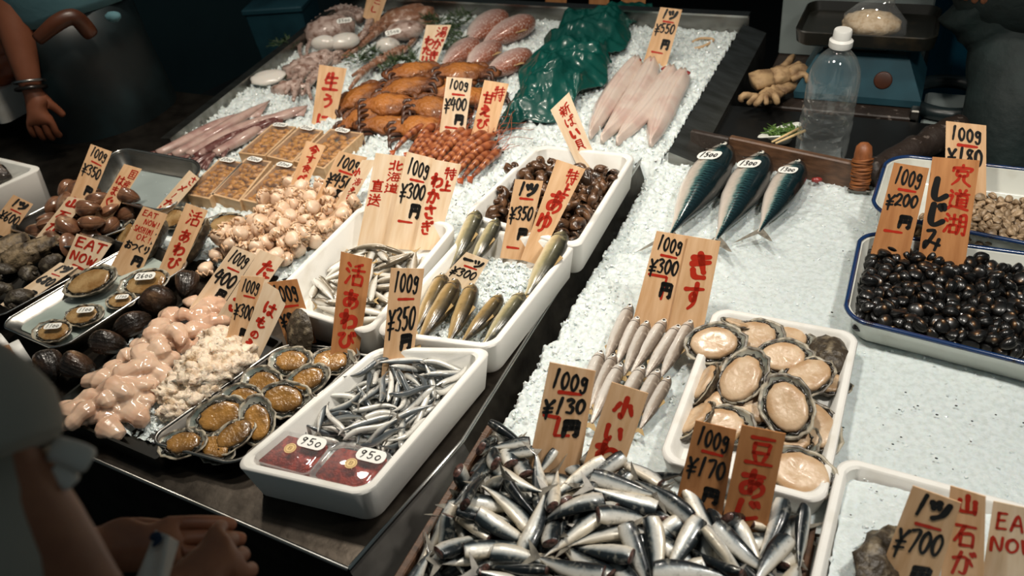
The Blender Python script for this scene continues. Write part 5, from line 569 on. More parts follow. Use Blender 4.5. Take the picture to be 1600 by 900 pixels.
'scallop': '-2203,2296,42,2,-95,28,-6,0 -2585,2310,43,14,4,5,-98,1 -2337,2111,44,5,1,-99,3,2 -2439,2495,42,32,1,-3,-94,0 -2452,2106,45,4,-39,91,-6,1 -2166,2416,42,12,4,1,-98,2 -2594,2207,52,9,-75,17,-62,0 -2294,2000,52,33,-50,60,-51,1 -2536,2105,44,6,-63,-76,-2,2 -2281,2375,54,73,-52,40,-8,0 -2349,2278,52,91,33,-6,18,1 -2207,2509,54,57,65,-33,-35,2 -2516,2293,42,2,35,-92,6,0 -2396,2550,43,77,-8,1,61,1 -2405,2206,52,32,37,-62,60,2 -2382,2019,55,38,67,47,41,0 -2335,2045,55,66,-27,67,-16,1 -2463,2568,44,6,-98,-16,0,2 -2586,2517,42,6,-71,-68,0,0 -2488,2168,44,2,75,64,-4,1 -2535,2557,44,6,-94,-31,1,2 -2586,2382,42,99,3,1,6,0 -2247,2151,53,57,41,69,3,1 -2489,2118,89,10,-72,-8,-66,2 -2384,2335,42,94,3,1,30,0 -2556,2052,54,43,25,-66,54,1 -2403,2427,55,51,-49,-4,-69,2 -2588,2149,51,24,-21,60,72,0 -2531,2459,43,39,-8,-3,91,1 -2436,2380,42,63,-3,2,76,2 -2216,2228,52,59,-8,69,-37,0 -2233,2404,44,6,36,92,0,1 -2357,2167,51,36,30,69,-54,2 -2542,2167,78,29,83,-39,-24,0 -2331,2403,52,56,-71,-35,21,1 -2273,2089,44,3,-97,-19,-6,2 -2402,2081,51,0,77,-22,-58,0 -2496,2048,53,25,67,-46,-51,1 -2185,2356,54,58,75,27,-9,2 -2495,2511,56,36,80,-5,46,0 -2520,2399,52,61,-78,-5,-3,1 -2585,2056,117,57,-54,47,39,2 -2267,2545,42,81,3,-1,-58,0 -2472,2238,43,66,1,8,-73,1 -2440,2021,53,53,-41,56,47,2 -2532,2230,52,8,-65,45,-59,0 -2567,2428,88,12,-1,54,-82,1 -2281,2276,42,91,1,4,-39,2 -2348,2451,52,49,6,68,-52,0 -2449,2316,46,11,-2,98,11,1 -2574,2338,86,58,-17,20,76,2 -2335,2585,42,6,-54,-83,1,0 -2519,2558,89,40,-1,13,-89,1 -2371,2382,87,82,21,-26,-44,2 -2276,2200,51,18,-38,30,85,0 -2318,2342,53,16,-48,-61,-59,1 -2282,2061,85,98,7,2,-10,2 -2421,2156,56,67,56,-32,33,0 -2597,2114,110,61,30,63,34,1 -2305,2146,81,17,-67,-65,29,2 -2247,2332,54,62,-20,-71,-22,0 -2337,2220,51,2,19,78,58,1 -2512,2049,108,64,12,-15,-73,2 -2207,2459,77,44,-62,-60,-21,0 -2586,2472,79,46,-78,-37,-15,1 -2204,2301,87,85,-7,1,50,2 -2464,2292,86,20,-31,92,6,0 -2514,2352,54,71,67,11,-8,1 -2326,2515,42,42,3,2,-90,2 -2409,2264,52,48,5,76,42,0 -2405,2324,90,87,-8,11,-45,1 -2470,2357,93,35,-59,-68,24,2 -2468,2447,54,2,15,84,50,0 -2149,2477,52,9,40,57,70,1 -2178,2406,88,42,-1,-10,89,2 -2464,2413,87,56,-80,14,4,0 -2421,2581,90,6,6,-69,-70,1 -2247,2268,93,76,46,-43,1,2 -2256,2483,42,5,-84,-52,-5,0 -2298,2234,91,18,-50,-70,45,1 -2509,2471,98,38,-90,13,-12,2 -2540,2109,114,50,-14,-16,-83,0 -2273,2429,79,36,38,83,-10,1 -2570,2265,73,15,-6,-92,-32,2 -2378,2117,89,87,-15,39,21,0 -2475,2178,97,2,24,74,61,1 -2333,2006,105,64,3,-75,-8,2 -2238,2203,103,53,45,19,-68,0 -2386,2459,108,35,-83,-41,-1,1 -2303,2476,90,88,-37,-16,-21,2 -2255,2537,86,80,1,2,-58,0 -2369,2541,88,56,-18,5,-79,1 -2503,2239,100,18,78,-57,-12,2 -2385,2487,55,43,-75,-21,43,0 -2445,2057,93,29,-24,45,80,1 -2519,2305,96,11,64,-7,-74,2 -2318,2384,112,68,35,29,56,0 -2253,2146,113,53,13,22,-80,1 -2441,2226,91,4,76,-47,43,2 -2597,2385,119,3,-69,6,71,0 -2588,2560,91,48,-54,-51,-45,1 -2314,2518,114,84,-32,-10,-41,2 -2378,2058,108,53,62,-22,52,0 -2377,2243,99,33,42,-81,-18,1 -2347,2158,116,70,-34,-21,58,2 -2302,2300,100,88,-25,-29,-25,0 -2586,2183,110,34,83,28,30,1 -2318,2579,94,56,-21,78,-12,2 -2151,2474,118,46,10,-77,40,0 -2474,2085,142,94,-12,25,-13,1',
'hamaguri': '-3498,1893,57,16,92,31,5,0 -3360,2038,83,31,-38,-86,1,1 -3425,2094,58,49,8,7,85,0 -3513,2026,53,14,84,50,8,1 -3402,1876,76,11,88,27,-33,0 -3284,2060,53,11,59,78,12,1 -3603,1927,57,28,1,-18,-93,0 -3534,2202,74,50,-18,71,-44,1 -3420,1976,69,88,-9,21,39,0 -3305,2117,108,11,-75,62,-15,1 -3459,2039,129,94,8,-8,28,0 -3306,1950,53,5,36,-91,-11,1 -3269,2177,57,12,86,47,11,0 -3437,2199,54,4,20,95,21,1 -3659,2085,77,47,40,74,24,0 -3572,2102,53,6,29,-93,-15,1 -3654,2200,57,89,12,-9,-41,0 -3509,1935,108,72,-25,-1,63,1 -3378,1936,123,20,94,-14,-16,0 -3625,1995,70,24,24,90,-24,1 -3332,2035,159,27,94,-5,10,0 -3677,2190,116,27,59,66,36,1 -3274,2204,130,42,89,9,-4,0 -3310,1855,75,51,-21,-78,26,1 -3403,2140,127,15,16,-16,-95,0 -3495,2156,88,34,67,20,61,1 -3563,2076,112,26,-58,-72,-22,0 -3349,2188,69,31,46,-68,-46,1 -3588,2185,119,61,49,43,44,0 -3295,1994,115,20,89,37,-7,1',
}
def poses(k):
    for r in POSES[k].split():
        a = [int(q) for q in r.split(',')]
        yield Matrix.Translation((a[0] / 2000, a[1] / 2000, a[2] / 2000)) @ Quaternion(a[3:7]).normalized().to_matrix().to_4x4(), a[7]

# ---------------------------------------------------------------- the setting
def quad_loop(c, inset, r, z, n=5):
    """rounded loop of a four-cornered outline (counter-clockwise), moved inwards by inset"""
    k = len(c); out = []; pts = []
    for i in range(k):
        a, b, d = c[i - 1], c[i], c[(i + 1) % k]
        e1 = (b - a).normalized(); e2 = (d - b).normalized(); n1 = Vector((-e1.y, e1.x)); n2 = Vector((-e2.y, e2.x))
        bis = (n1 + n2); pts.append(b + bis * (inset / (1 + n1.dot(n2))))
    for i in range(k):
        a, b, d = pts[i - 1], pts[i], pts[(i + 1) % k]
        p0 = b + (a - b).normalized() * r; p1 = b + (d - b).normalized() * r
        for j in range(n + 1):
            t = j / n; q = p0 * (1 - t) ** 2 + b * (2 * t * (1 - t) * .6 + .0) + p1 * t ** 2 + ((p0 + p1) / 2) * (2 * t * (1 - t) * .4)
            out.append(Vector((q.x, q.y, z)))
    return out
def corners(px, z): return [P(x, y, z).to_2d() for x, y in px]
def styro(label, c, z0, zr, zf, t=.014, r=.022, group='white foam boxes on the stall', cat='foam box'):
    mb = MB(); L = lambda i, rr, z: quad_loop(c, i, rr, z)
    mb.loft([L(.012, r * .7, z0), L(.008, r, z0 + .005), L(0, r, zr - .004), L(.0015, r, zr - .001), L(.004, r, zr)], 1, cap1=False)
    mb.loft([L(.004, r, zr), L(t - .003, r * .8, zr)], 0, False, False)
    mb.loft([L(t - .003, r * .8, zr), L(t, r * .8, zr - .003), L(t + .006, r * .75, zf + .006), L(t + .011, r * .6, zf)], 0, False, True)
    o = mb.build('foam_box', [MT['styrofoam'], MT['styro_side']], auto=40); return tag(o, label, cat, group)
def pan(label, c, z0, zr, zf, m, rim_m, name='metal_tray', cat='tray', r=.025, lip=.006, rimr=.0028, group=None, draft=.012):
    mb = MB(); L = lambda i, rr, z: quad_loop(c, i, rr, z, 7)
    mb.loft([L(draft + lip + .004, r * .7, z0), L(draft + lip, r * .8, z0 + .004), L(lip, r, zr - .002), L(0, r * 1.1, zr)], 0, cap1=False)
    mb.loft([L(0, r * 1.1, zr + .0003), L(lip + .0012, r, zr - .001), L(draft + lip + .0012, r * .8, zf + .005), L(draft + lip + .006, r * .7, zf)], 0, False, True)
    o = mb.build(name, [MT[m]], auto=45); tag(o, label, cat, group)
    lp = L(.001, r * 1.08, zr + .0005); rm = MB(); k = len(lp); n = 6
    rings = []
    for i in range(k):
        t = (lp[(i + 1) % k] - lp[i - 1]).normalized(); a = Vector((t.y, -t.x, 0))
        rings.append([lp[i] + (a * math.cos(2 * PI * j / n) + Vector((0, 0, 1)) * math.sin(2 * PI * j / n)) * rimr for j in range(n)])
    rings.append(rings[0]); rm.loft(rings, 0, False, False); rm.build('rim', [MT[rim_m]], o)['label'] = 'rolled rim'
    return o

# floor and dark surroundings
mb = MB(); mb.box((0, 2, -.83), (14, 14, .04)); struct(mb.build('floor', [MT['floor_dark']], smooth=False))
mb = MB(); mb.box((0, 5.6, .5), (14, .06, 2.7)); struct(mb.build('wall_back', [MT['floor_dark']], smooth=False))
a, b = P(245, 180, -.6), P(445, 84, -.6); d = (b - a); d.z = 0; d.normalize(); a2 = a - d * 2.2; b2 = b + d * 1.6
mb = MB(); nn = Vector((-d.y, d.x, 0)) * .06
mb.loft([[Vector((p.x, p.y, -.6)) for p in (a2, b2, b2 + nn, a2 + nn)], [Vector((p.x, p.y, 1.6)) for p in (a2, b2, b2 + nn, a2 + nn)]])
struct(mb.build('wall_left', [MT['teal_board']], smooth=False))

# front counter: wet dark steel top, bright front edge, sloping right flank
top = [(-2.6, .53), (-1.225, .497), (-.596, .470), (-.552, .735), (-.552, 1.0), (-.552, 1.2), (-.55, 1.72), (-2.6, 1.72)]
cnt = thing('steel_counter', 'long dark wet steel counter under the shellfish trays and foam boxes', 'counter', loc=(-1.4, 1.1, -.8))
mb = MB(); q = [Vector((x, y, 0)) for x, y in top]
mb.loft([[p + Vector((0, 0, -.05)) for p in q], [p for p in q]], 0)
o = mb.build('counter_top', [MT['wet_steel']], smooth=False); o.parent = cnt; o.matrix_parent_inverse = Matrix.Translation((1.4, -1.1, .8))
mb = MB(); f = [Vector((-2.6, .53, 0)), Vector((-1.225, .497, 0)), Vector((-.596, .470, 0)), Vector((-.552, .735, 0)), Vector((-.552, 1.0, 0)), Vector((-.552, 1.2, 0)), Vector((-.55, 1.72, 0))]
mb.tube(f[:3], .004, 8, 0); mb.tube(f[2:], .004, 8, 1)
o = mb.build('edge_trim', [MT['steel'], MT['steel_bright']]); o.parent = cnt; o.matrix_parent_inverse = Matrix.Translation((1.4, -1.1, .8))
mb = MB(); off = [Vector((0, -.01, -.12)), Vector((0, -.01, -.12)), Vector((.05, -.012, -.12)), Vector((.04, 0, -.12)), Vector((.037, 0, -.12)), Vector((.036, 0, -.12)), Vector((.034, 0, -.12))]
off2 = [Vector((o_.x * 1.3, o_.y, -.78)) for o_ in off]
for i in range(6): mb.add([f[i], f[i + 1], f[i + 1] + off[i + 1], f[i] + off[i], f[i + 1] + off2[i + 1], f[i] + off2[i]], [(3, 2, 1, 0), (5, 4, 2, 3)], 1 if i >= 3 or i < 2 else 0)
o = mb.build('side_panel', [MT['flank'], MT['wet_steel']], smooth=False); o.parent = cnt; o.matrix_parent_inverse = Matrix.Translation((1.4, -1.1, .8))

# crushed ice
def ice_bed(name, label, x0, x1, y0, y1, step, amp, z, skirt=None, seed=0, smoothx=None, chunks=3000, heap=None):
    nx = int((x1 - x0) / step); ny = int((y1 - y0) / step); vs = []; fs = []
    rnd = random.Random(seed)
    def hgt(x, y):
        d, pts = noise.voronoi(Vector((x * 95, y * 95, seed)))
        cell = noise.cell(pts[0] * 3.7)
        k = amp * (smoothx(x, y) if smoothx else 1)
        h = z + k * (.55 * cell + .9 * min(1, d[1] - d[0]) - .3) + .006 * noise.noise((x * 9, y * 9, seed)) + k * .8 * noise.noise((x * 60, y * 60, 3))
        return h + (heap(x, y) if heap else 0)
    for j in range(ny + 1):
        for i in range(nx + 1):
            x = x0 + i * step; y = y0 + j * step; h = hgt(x, y)
            if skirt:
                e = skirt(x, y)
                if e > 0: h -= e
            jx, jy = step * .35 * noise.noise((x * 300, y * 300, 1)), step * .35 * noise.noise((x * 300, y * 300, 8))
            vs.append((x + jx, y + jy, h))
    for j in range(ny):
        for i in range(nx): a = j * (nx + 1) + i; fs.append((a, a + 1, a + nx + 2, a + nx + 1))
    mb = MB(); mb.add(vs, fs, 0)
    for i in range(chunks):
        x, y = rnd.uniform(x0, x1), rnd.uniform(y0, y1); k = smoothx(x, y) if smoothx else 1
        if rnd.random() > k: continue
        h = hgt(x, y)
        if skirt:
            e = skirt(x, y); h -= max(0, e)
            if e > (.09 if step < .004 else .03): continue
        s_ = rnd.uniform(.0014, .0042) * (.6 + .4 * k); q = Quaternion((rnd.gauss(0, 1), rnd.gauss(0, 1), rnd.gauss(0, 1), rnd.gauss(0, 1))).normalized()
        pv = [q @ Vector(((sx + rnd.uniform(-.4, .4)) * s_, (sy + rnd.uniform(-.4, .4)) * s_ * .8, (sz + rnd.uniform(-.4, .4)) * s_ * .6)) + Vector((x, y, h + s_ * .1)) for sz in (-1, 1) for sy in (-1, 1) for sx in (-1, 1)]
        mb.add(pv, [(0, 2, 3, 1), (4, 5, 7, 6), (0, 1, 5, 4), (2, 6, 7, 3), (0, 4, 6, 2), (1, 3, 7, 5)], 1)
    o = mb.build(name, [MT['ice'], MT['ice_chunk']], smooth=True)
    o.data.polygons.foreach_set('use_smooth', [m == 0 for m in mb.m]); return tag(o, label, 'ice', kind='stuff')
sk = lambda x, y: max(0, (-.506 + .012 * noise.noise((y * 22, 1, 1)) + .006 * noise.noise((y * 90, 1, 1)) - x)) * 3.2 if y < 1.66 else 0
def smr(x, y):
    e = max(0, 1 - (x + .52) / .12); f = max(0, (y - 1.35) / .4)
    return min(1, .15 + .85 * e + .4 * f + .25 * max(0, min(1, (-.2 - x) / .15)))
ice_bed('crushed_ice', 'smooth white crushed ice under the three mackerels and the white box of abalones', -.535, .52, .66, 1.76, .003, .0075, -.002, sk, 2, smr, 7000)
_l0, _l1 = P(262, 216, .03), P(520, 14, .05)
def RAILX(y): return lerp(_l0.x, _l1.x, max(-.1, (y - _l0.y) / (_l1.y - _l0.y))) + .004
ice_bed('crushed_ice', 'coarse crushed ice at the back under the octopus, crabs and green sheet', -1.93, -.50, .98, 2.46, .005, .011, .008, lambda x, y: max(0, 1.02 - y) * .6 + (max(0, (x + .556)) * 6 if y < 1.64 else 0) + max(0, RAILX(y) - x) * 8, 7, None, 12000)

# back display case: steel walls
zb = .06; pb = P(980, 17, zb); yw = pb.y
cs = thing('steel_display_case', 'steel sided ice case at the back, riveted rails left and right', 'display case', loc=(-1.2, yw, 0)); inv = Matrix.Translation((1.2, -yw, 0))
def part(mb, name, mats, parent, inv_=None, smooth=False, auto=None):
    o = mb.build(name, mats, parent, smooth=smooth, auto=auto)
    o.matrix_parent_inverse = inv_ if inv_ is not None else parent.matrix_world.inverted(); return o
mb = MB(); mb.box((-1.2, yw + .02, -.35), (1.46, .008, .82)); mb.box((-1.2, yw + .016, zb), (1.46, .035, .006), 1); part(mb, 'back_wall', [MT['steel'], MT['steel_bright']], cs, inv)
r0, r1 = P(1052, 238, .03), P(1168, 38, .05); mb = MB()
mb.loft([[Vector((p.x - .012, p.y, p.z)), Vector((p.x + .055, p.y, p.z - .022)), Vector((p.x + .058, p.y, -.75)), Vector((p.x - .016, p.y, -.75))] for p in (r0, r1)])
part(mb, 'right_rail', [MT['steel']], cs, inv)
l0, l1 = P(262, 216, .03), P(520, 14, .05); mb = MB()
mb.loft([[Vector((p.x - .03, p.y, p.z - .004)), Vector((p.x + .008, p.y, p.z)), Vector((p.x + .012, p.y, -.05)), Vector((p.x - .034, p.y, -.75))] for p in (l0, l1)])
lr = part(mb, 'left_rail', [MT['steel']], cs, inv)
mb = MB()
for k in range(9): p = l0.lerp(l1, (k + .6) / 9); mb.ell((p.x - .01, p.y, p.z), (.006, .006, .004), 8, 5)
part(mb, 'rivets', [MT['steel_bright']], lr, inv, True)

# foam boxes
SB = {}
SB['A'] = styro('white foam box holding pale abalones on the smooth ice', corners([(1027, 717), (1290, 789), (1344, 519), (1117, 478)], .045), -.012, .045, .012)
SB['S1'] = styro('white foam box of small grey fish with two red roe packs at its near end', corners([(360, 728), (572, 777), (772, 543), (588, 540)], .075), .0, .075, .018)
SB['S2'] = styro('white foam box of iced plump sweetfish, beside the silver smelt box', corners([(582, 520), (772, 545), (903, 378), (735, 352)], .072), .0, .072, .018)
SB['W'] = styro('white foam box of thin silver smelt behind the dark red lettered tag', corners([(412, 470), (577, 522), (716, 350), (565, 318)], .075), .0, .075, .018)
SB['S3'] = styro('white foam box heaped with brown whelks', corners([(722, 335), (905, 387), (995, 240), (840, 225)], .078), .0, .078, .02)
EAC = [Vector((-.012, .50)), Vector((.32, .48)), Vector((.32, .848)), Vector((-.003, .858))]
SB['E'] = styro('white ice filled foam box at the lower right corner with a dark oyster', EAC, -.012, .045, .0)
SB['F'] = styro('weathered foam box of shells at the far left edge, beside the empty steel tray', corners([(-62, 318), (2, 292), (68, 261), (-40, 236)], .12), .0, .12, .06, t=.016)
ice_bed('crushed_ice', 'flat speckled ice filling the lower right foam box', .012, .31, .52, .84, .005, .004, .028, None, 11, lambda x, y: .3, 500)
ice_bed('crushed_ice', 'loose crushed ice around the sweetfish in their box', -.745, -.58, .90, 1.15, .004, .011, .034, None, 12, None, 1500)
ice_bed('crushed_ice', 'slushy ice lining the floor of the grey small fish box', -.79, -.62, .57, .83, .006, .006, .019, None, 13, None, 200)

# enamel and steel trays
pan('white enamel tray with worn blue rim full of black clams', corners([(1317, 497), (1720, 598), (1720, 412), (1345, 362)], .05), -.004, .05, .008, 'enamel', 'enamel_blue', 'enamel_tray', rimr=.0042, group=None, r=.03)
pan('white enamel tray with blue rim of small tan clams, behind the black ones', corners([(1358, 332), (1720, 405), (1720, 278), (1387, 241)], .055), -.004, .055, .008, 'enamel', 'enamel_blue', 'enamel_tray', rimr=.0042, r=.04)
pan('dark steel tray of brown abalones in liquor beside the grey fish box', corners([(227, 690), (372, 729), (577, 549), (445, 536)], .032), .0, .032, .008, 'steel_dark', 'steel', rimr=.003)
at_ = pan('shallow steel tray of live abalones with 1100 yen stickers', corners([(-4, 508), (90, 549), (302, 411), (222, 374)], .035), .0, .035, .012, 'steel', 'steel_bright', rimr=.0025)
pan('narrow steel tray of turban shells and oysters at the left edge', corners([(-110, 470), (-8, 500), (205, 384), (100, 350)], .035), .0, .035, .01, 'steel_dark', 'steel_bright', rimr=.0022)
pan('steel tray of glossy brown clams behind the slanted rock oyster tag', corners([(8, 356), (108, 390), (262, 334), (116, 300)], .045), .0, .045, .01, 'steel_dark', 'steel_bright', rimr=.0025)
et = pan('large empty steel tray with wet pale floor', corners([(118, 302), (264, 333), (322, 254), (184, 230)], .06), .0, .06, .012, 'steel', 'steel_bright', rimr=.003, r=.04)
mb = MB(); c = corners([(118, 302), (264, 333), (322, 254), (184, 230)], .06); mb.loft([quad_loop(c, .026, .02, .0125), quad_loop(c, .026, .02, .017)]); part(mb, 'tray_liner', [MT['grey_panel']], et)
mb = MB(); c = corners([(-4, 508), (90, 549), (302, 411), (222, 374)], .035); mb.loft([quad_loop(c, .021, .016, .0125), quad_loop(c, .021, .016, .019)]); part(mb, 'tray_liner', [MT['liner']], at_)
mb = MB(); c = corners([(72, 642), (244, 716), (440, 533), (300, 462)], .03)
mb.loft([quad_loop(c, .0, .004, 0), quad_loop(c, -.002, .004, .03), quad_loop(c, .003, .004, .03), quad_loop(c, .004, .004, .008)]); tag(mb.build('black_tray', [MT['dark_tray']], smooth=False), 'low black tray under the pink milt and crumbled roe', 'tray')
mb = MB(); ic = ice_bed('crushed_ice', 'melting grey ice at the near end of the black tray', -1.28, -1.03, .55, .80, .005, .009, .012, None, 15, None, 1400)

# wooden sardine trough
wt = thing('wooden_trough', 'low wooden trough holding the heap of headless sardines', 'trough', loc=(-.26, .6, 0)); inv = Matrix.Translation((.26, -.6, 0))
mb = MB(); mb.box((-.255, .555, .004), (.49, .37, .012), bev=.002); part(mb, 'bottom_board', [MT['wood_wet']], wt, inv)
mb = MB(); mb.box((-.499, .545, .02), (.012, .40, .055), bev=.002); part(mb, 'side_board', [MT['wood_wet']], wt, inv)
mb = MB(); mb.box((-.017, .59, .008), (.008, .31, .03), bev=.002); part(mb, 'side_board', [MT['wood_wet']], wt, inv)
# plank behind the mackerels
a, b = P(1083, 232, .0), P(1347, 292, .0); a.z = b.z = 0; d = (b - a).normalized(); nrm = Vector((-d.y, d.x, 0)); L_ = (b - a).length
mb = MB(); mb.box((0, 0, .014), (L_ * .25, .014, .07), bev=.003); mb.xf(basis((a + d * L_ * .11), d, nrm, (0, 0, 1))); mb.jit(.002, 30, 2)
tag(mb.build('wooden_board', [MT['wood_dark']], auto=30), 'short dark wet board end behind the largest mackerel', 'board')
mb = MB(); mb.box((0, 0, .014), (L_ * .78, .016, .085), bev=.003); mb.xf(basis((a + d * L_ * .62 + Vector((0, -.004, 0))), d, nrm, (0, 0, 1))); mb.jit(.002, 22, 3)
tag(mb.build('wooden_board', [MT['wood_wet']], auto=30), 'long brown board standing on edge in front of the plastic bottle', 'board')

# ---------------------------------------------------------------- objects
def kill(o):
    for c in list(o.children): kill(c)
    bpy.data.objects.remove(o)

# ---- brush lettered price tags
def T(label, quad, text, z0=0.0, m='veneer', **k): return make_tag(label, quad, text, z0, mt=MT[m], **k)
T('orange tag reading 100g 350 yen beside the empty steel tray', [(142, 225), (175, 237), (137, 329), (110, 306)], price('100g', '350', (.02, .2), .27, (.32, .52), (.66, .84), .97), .06)
T('red lettered domestic clam tag standing in the brown clam tray', [(194, 256), (222, 264), (173, 343), (151, 331)], col_(['koku', 'san'], .52, .42, .05, .48) + col_(['ha', 'ma', 'gu'], .08, .44, .22, .85), .05)
T('long tilted red lettered tag leaning over the empty steel tray', [(296, 266), (312, 279), (261, 338), (242, 328)], [('r', 'sa', .5, .04, .42, .2), ('r', 'me', .25, .27, .5, .18), ('r', 'no2', .2, .5, .3, .14), ('r', 'to', .1, .66, .6, .18), ('r', 'i', .1, .86, .4, .1)], .05, 'veneer_pale')
T('tag reading EAT NOW SASHIMI OK beside the big live abalones', [(224, 322), (262, 335), (220, 426), (176, 411)],
  [('r', c, .1 + .2 * i, .04, .19, .1) for i, c in enumerate('EAT')] + [('r', c, .3 + .16 * i, .17, .15, .1) for i, c in enumerate('NOW!')] +
  [('r', c, .08 + .105 * i, .31, .1, .1) for i, c in enumerate('SASHIMI')] + [('r', c, .3 + .2 * i, .43, .18, .1) for i, c in enumerate('OK!')] +
  [('k', c, .08 + .22 * i, .58, .22, .13) for i, c in enumerate(['o', 'tsu2', 'ku', 'ri'])] + [('k', 'yen', .52, .77, .4, .17)], .03)
T('tilted red abalone tag in front of the shallow live abalone tray corner', [(291, 317), (325, 329), (281, 428), (249, 419)], [('r', 'katsu', .3, .05, .6, .24)] + col_(['a', 'wa', 'bi'], .25, .55, .36, .99, gap=.1), .03)
T('tag reading 600 yen each at the left edge', [(21, 304), (52, 319), (22, 362), (-12, 347)], price('1', '600', (.05, .32), .42, (.5, .85), None, None), .05, 'veneer')
T('pale tag with red rock oyster lettering leaning left over brown clams', [(107, 307), (134, 312), (86, 377), (62, 364)], col_(['yama', 'ishi', 'ga'], .15, .65, .05, .92), .05, 'veneer_pale')
T('white tag reading EAT NOW in large red letters above the black shells', [(120, 365), (175, 381), (141, 430), (100, 411)], [('r', c, .06 + .3 * i, .06, .27, .32) for i, c in enumerate('EAT')] + [('r', c, .08 + .28 * i, .5, .25, .3) for i, c in enumerate('NOW')] + [('r', 'bar', .3, .9, .5, .08)], .035, 'veneer_pale')
T('long white tag with a red bar lying across the turban shells', [(94, 410), (122, 417), (35, 478), (14, 466)], price('1', '-680', (.02, .2), .27, (.34, .54), (.68, .84), .95), .03, 'veneer_pale', lean=40)
T('pale tag reading 100g 400 yen behind the pink milt', [(365, 384), (401, 398), (342, 487), (305, 469)], price('100g', '-400', (.04, .26), .34, (.4, .64), (.68, .85), .95), .03, 'veneer_pale', group=None)
T('red lettered cod roe tag half hidden behind two price tags', [(407, 390), (444, 405), (377, 503), (344, 487)], [('r', 'ta', .38, .1, .55, .25), ('r', 'ra', .2, .42, .5, .22), ('r', 'ko', .12, .72, .55, .22)], .03, 'veneer_pale')
T('orange tag reading 100g 300 yen in the crumbled roe', [(377, 431), (414, 433), (384, 548), (354, 528)], price('100g', '300', (.04, .24), .29, (.4, .62), (.74, .92), None), .045)
T('folded looking red lettered tag between two 100g tags beside the roe', [(414, 440), (452, 464), (404, 562), (374, 545)], [('r', 'ha', .3, .2, .5, .2), ('r', 'mo', .22, .44, .45, .16), ('r', 'no', .2, .65, .36, .12), ('r', 'e', .12, .8, .45, .17)], .03, 'veneer_pale')
T('shaded orange tag reading 100g 800 yen behind a standing black abalone', [(415, 442), (464, 436), (490, 520), (444, 526)], price('100g', '800', (.06, .38), .46, (.56, .85), None, None), .03, 'veneer_brown_shaded', turn=-10)
T('tall shaded tag with brown red abalone lettering in front of the smelt', [(533, 393), (582, 405), (560, 557), (517, 546)], [('r', 'katsu', .22, .07, .62, .24)] + col_(['a', 'wa', 'bi'], .2, .6, .35, .98, gap=.1), .04, 'veneer_brown_shaded', wk=1.1)
T('orange tag reading 100g 350 yen standing in the small grey fish', [(611, 419), (663, 420), (645, 565), (597, 574)], price('100g', '350', (.03, .24), .31, (.38, .66), (.68, .86), .94), .055)
T('small tag reading 300 yen each among the sweetfish', [(729, 394), (764, 407), (743, 441), (697, 427)], price('2', '300', (.1, .4), .5, (.6, .98), None, None), .06, 'veneer_pale')
T('yellowish tag reading 350 yen each in front of the whelks', [(805, 280), (849, 283), (822, 392), (784, 388)], price('1', '350', (.03, .22), .26, (.36, .58), (.68, .86), .97), .05)
T('large leaning tag with red sweetfish lettering before the whelk box', [(870, 249), (915, 264), (846, 399), (819, 391)], [('r', 'toku', .5, .04, .4, .17), ('r', 'jou', .52, .2, .36, .13), ('r', 'a', .2, .3, .7, .24), ('r', 'yu', .12, .54, .62, .22)], .05, lean=26)
T('tag tilted left with red lettering planted at the back of the whelk box', [(860, 172), (889, 144), (931, 247), (898, 250)], col_(['shin', 'ba', 'i', 'kai'], .3, .5, .08, .86), .06, 'veneer_pale')
T('tag reading 100g 300 yen behind the row of slim silver fish', [(1026, 361), (1076, 369), (1046, 508), (991, 493)], price('100g', '300', (.03, .2), .25, (.28, .46), (.54, .72), kagi='kagi'), .02)
T('tag with red sillago lettering beside the 300 yen tag on ice', [(1076, 369), (1126, 377), (1100, 510), (1046, 503)], [('r', 'ki', .2, .16, .68, .3), ('r', 'su', .22, .5, .6, .32)], .018, wk=1.2)
T('big orange tag reading 100g 130 yen behind the sardine heap', [(859, 566), (931, 580), (907, 725), (824, 735)], price('100g', '130', (.04, .22), .25, (.3, .46), (.52, .7), kagi='kagi3'), .05)
T('orange tag with red small sardine lettering behind the sardine heap', [(956, 597), (1013, 615), (966, 755), (909, 735)], [('r', 'small', .25, .1, .55, .24), ('r', 'i', .2, .4, .55, .2), ('r', 'wa', .15, .6, .65, .24), ('r', 'shi', .25, .86, .4, .14)], .045)
T('shaded orange tag reading 100g 170 yen at the abalone box corner', [(1087, 657), (1151, 672), (1127, 812), (1054, 792)], price('100g', '170', (.04, .25), .3, (.36, .58), (.68, .86), None), .05, 'veneer_brown_shaded')
T('shaded orange tag with red bean mackerel lettering at the abalone box corner', [(1159, 664), (1228, 678), (1197, 833), (1128, 816)], [('r', 'mame', .22, .06, .65, .3), ('r', 'a', .18, .4, .68, .28), ('r', 'ji', .12, .72, .7, .2)], .05, 'veneer_brown_shaded', wk=1.1)
T('brown tag reading 100g 200 yen in the black clams', [(1397, 254), (1452, 263), (1420, 400), (1361, 393)], price('100g', '200', (.03, .22), .27, (.31, .46), (.55, .7), .74), .04, 'veneer_brown_shaded')
T('wide brown tag with red and black lettering in the black clams', [(1457, 245), (1531, 251), (1508, 413), (1435, 398)], col_(['shinji', 'michi', 'lake'], .45, .46, .05, .76) + col_(['shi', 'ji', 'mi'], .05, .42, .2, .96, 'k'), .04, 'veneer_brown_shaded', wk=1.1)
T('tag reading 100g 180 yen at the back of the tan clams', [(1478, 189), (1541, 196), (1541, 312), (1476, 302)], price('100g', '180', (.05, .24), .3, (.33, .58), None, None), .03, 'veneer')
T('brown tag reading 700 yen each at the lower right', [(1426, 759), (1502, 786), (1460, 925), (1366, 915)], price('1', '700', (.03, .24), .32, (.36, .62), (.74, .93), None), .035)
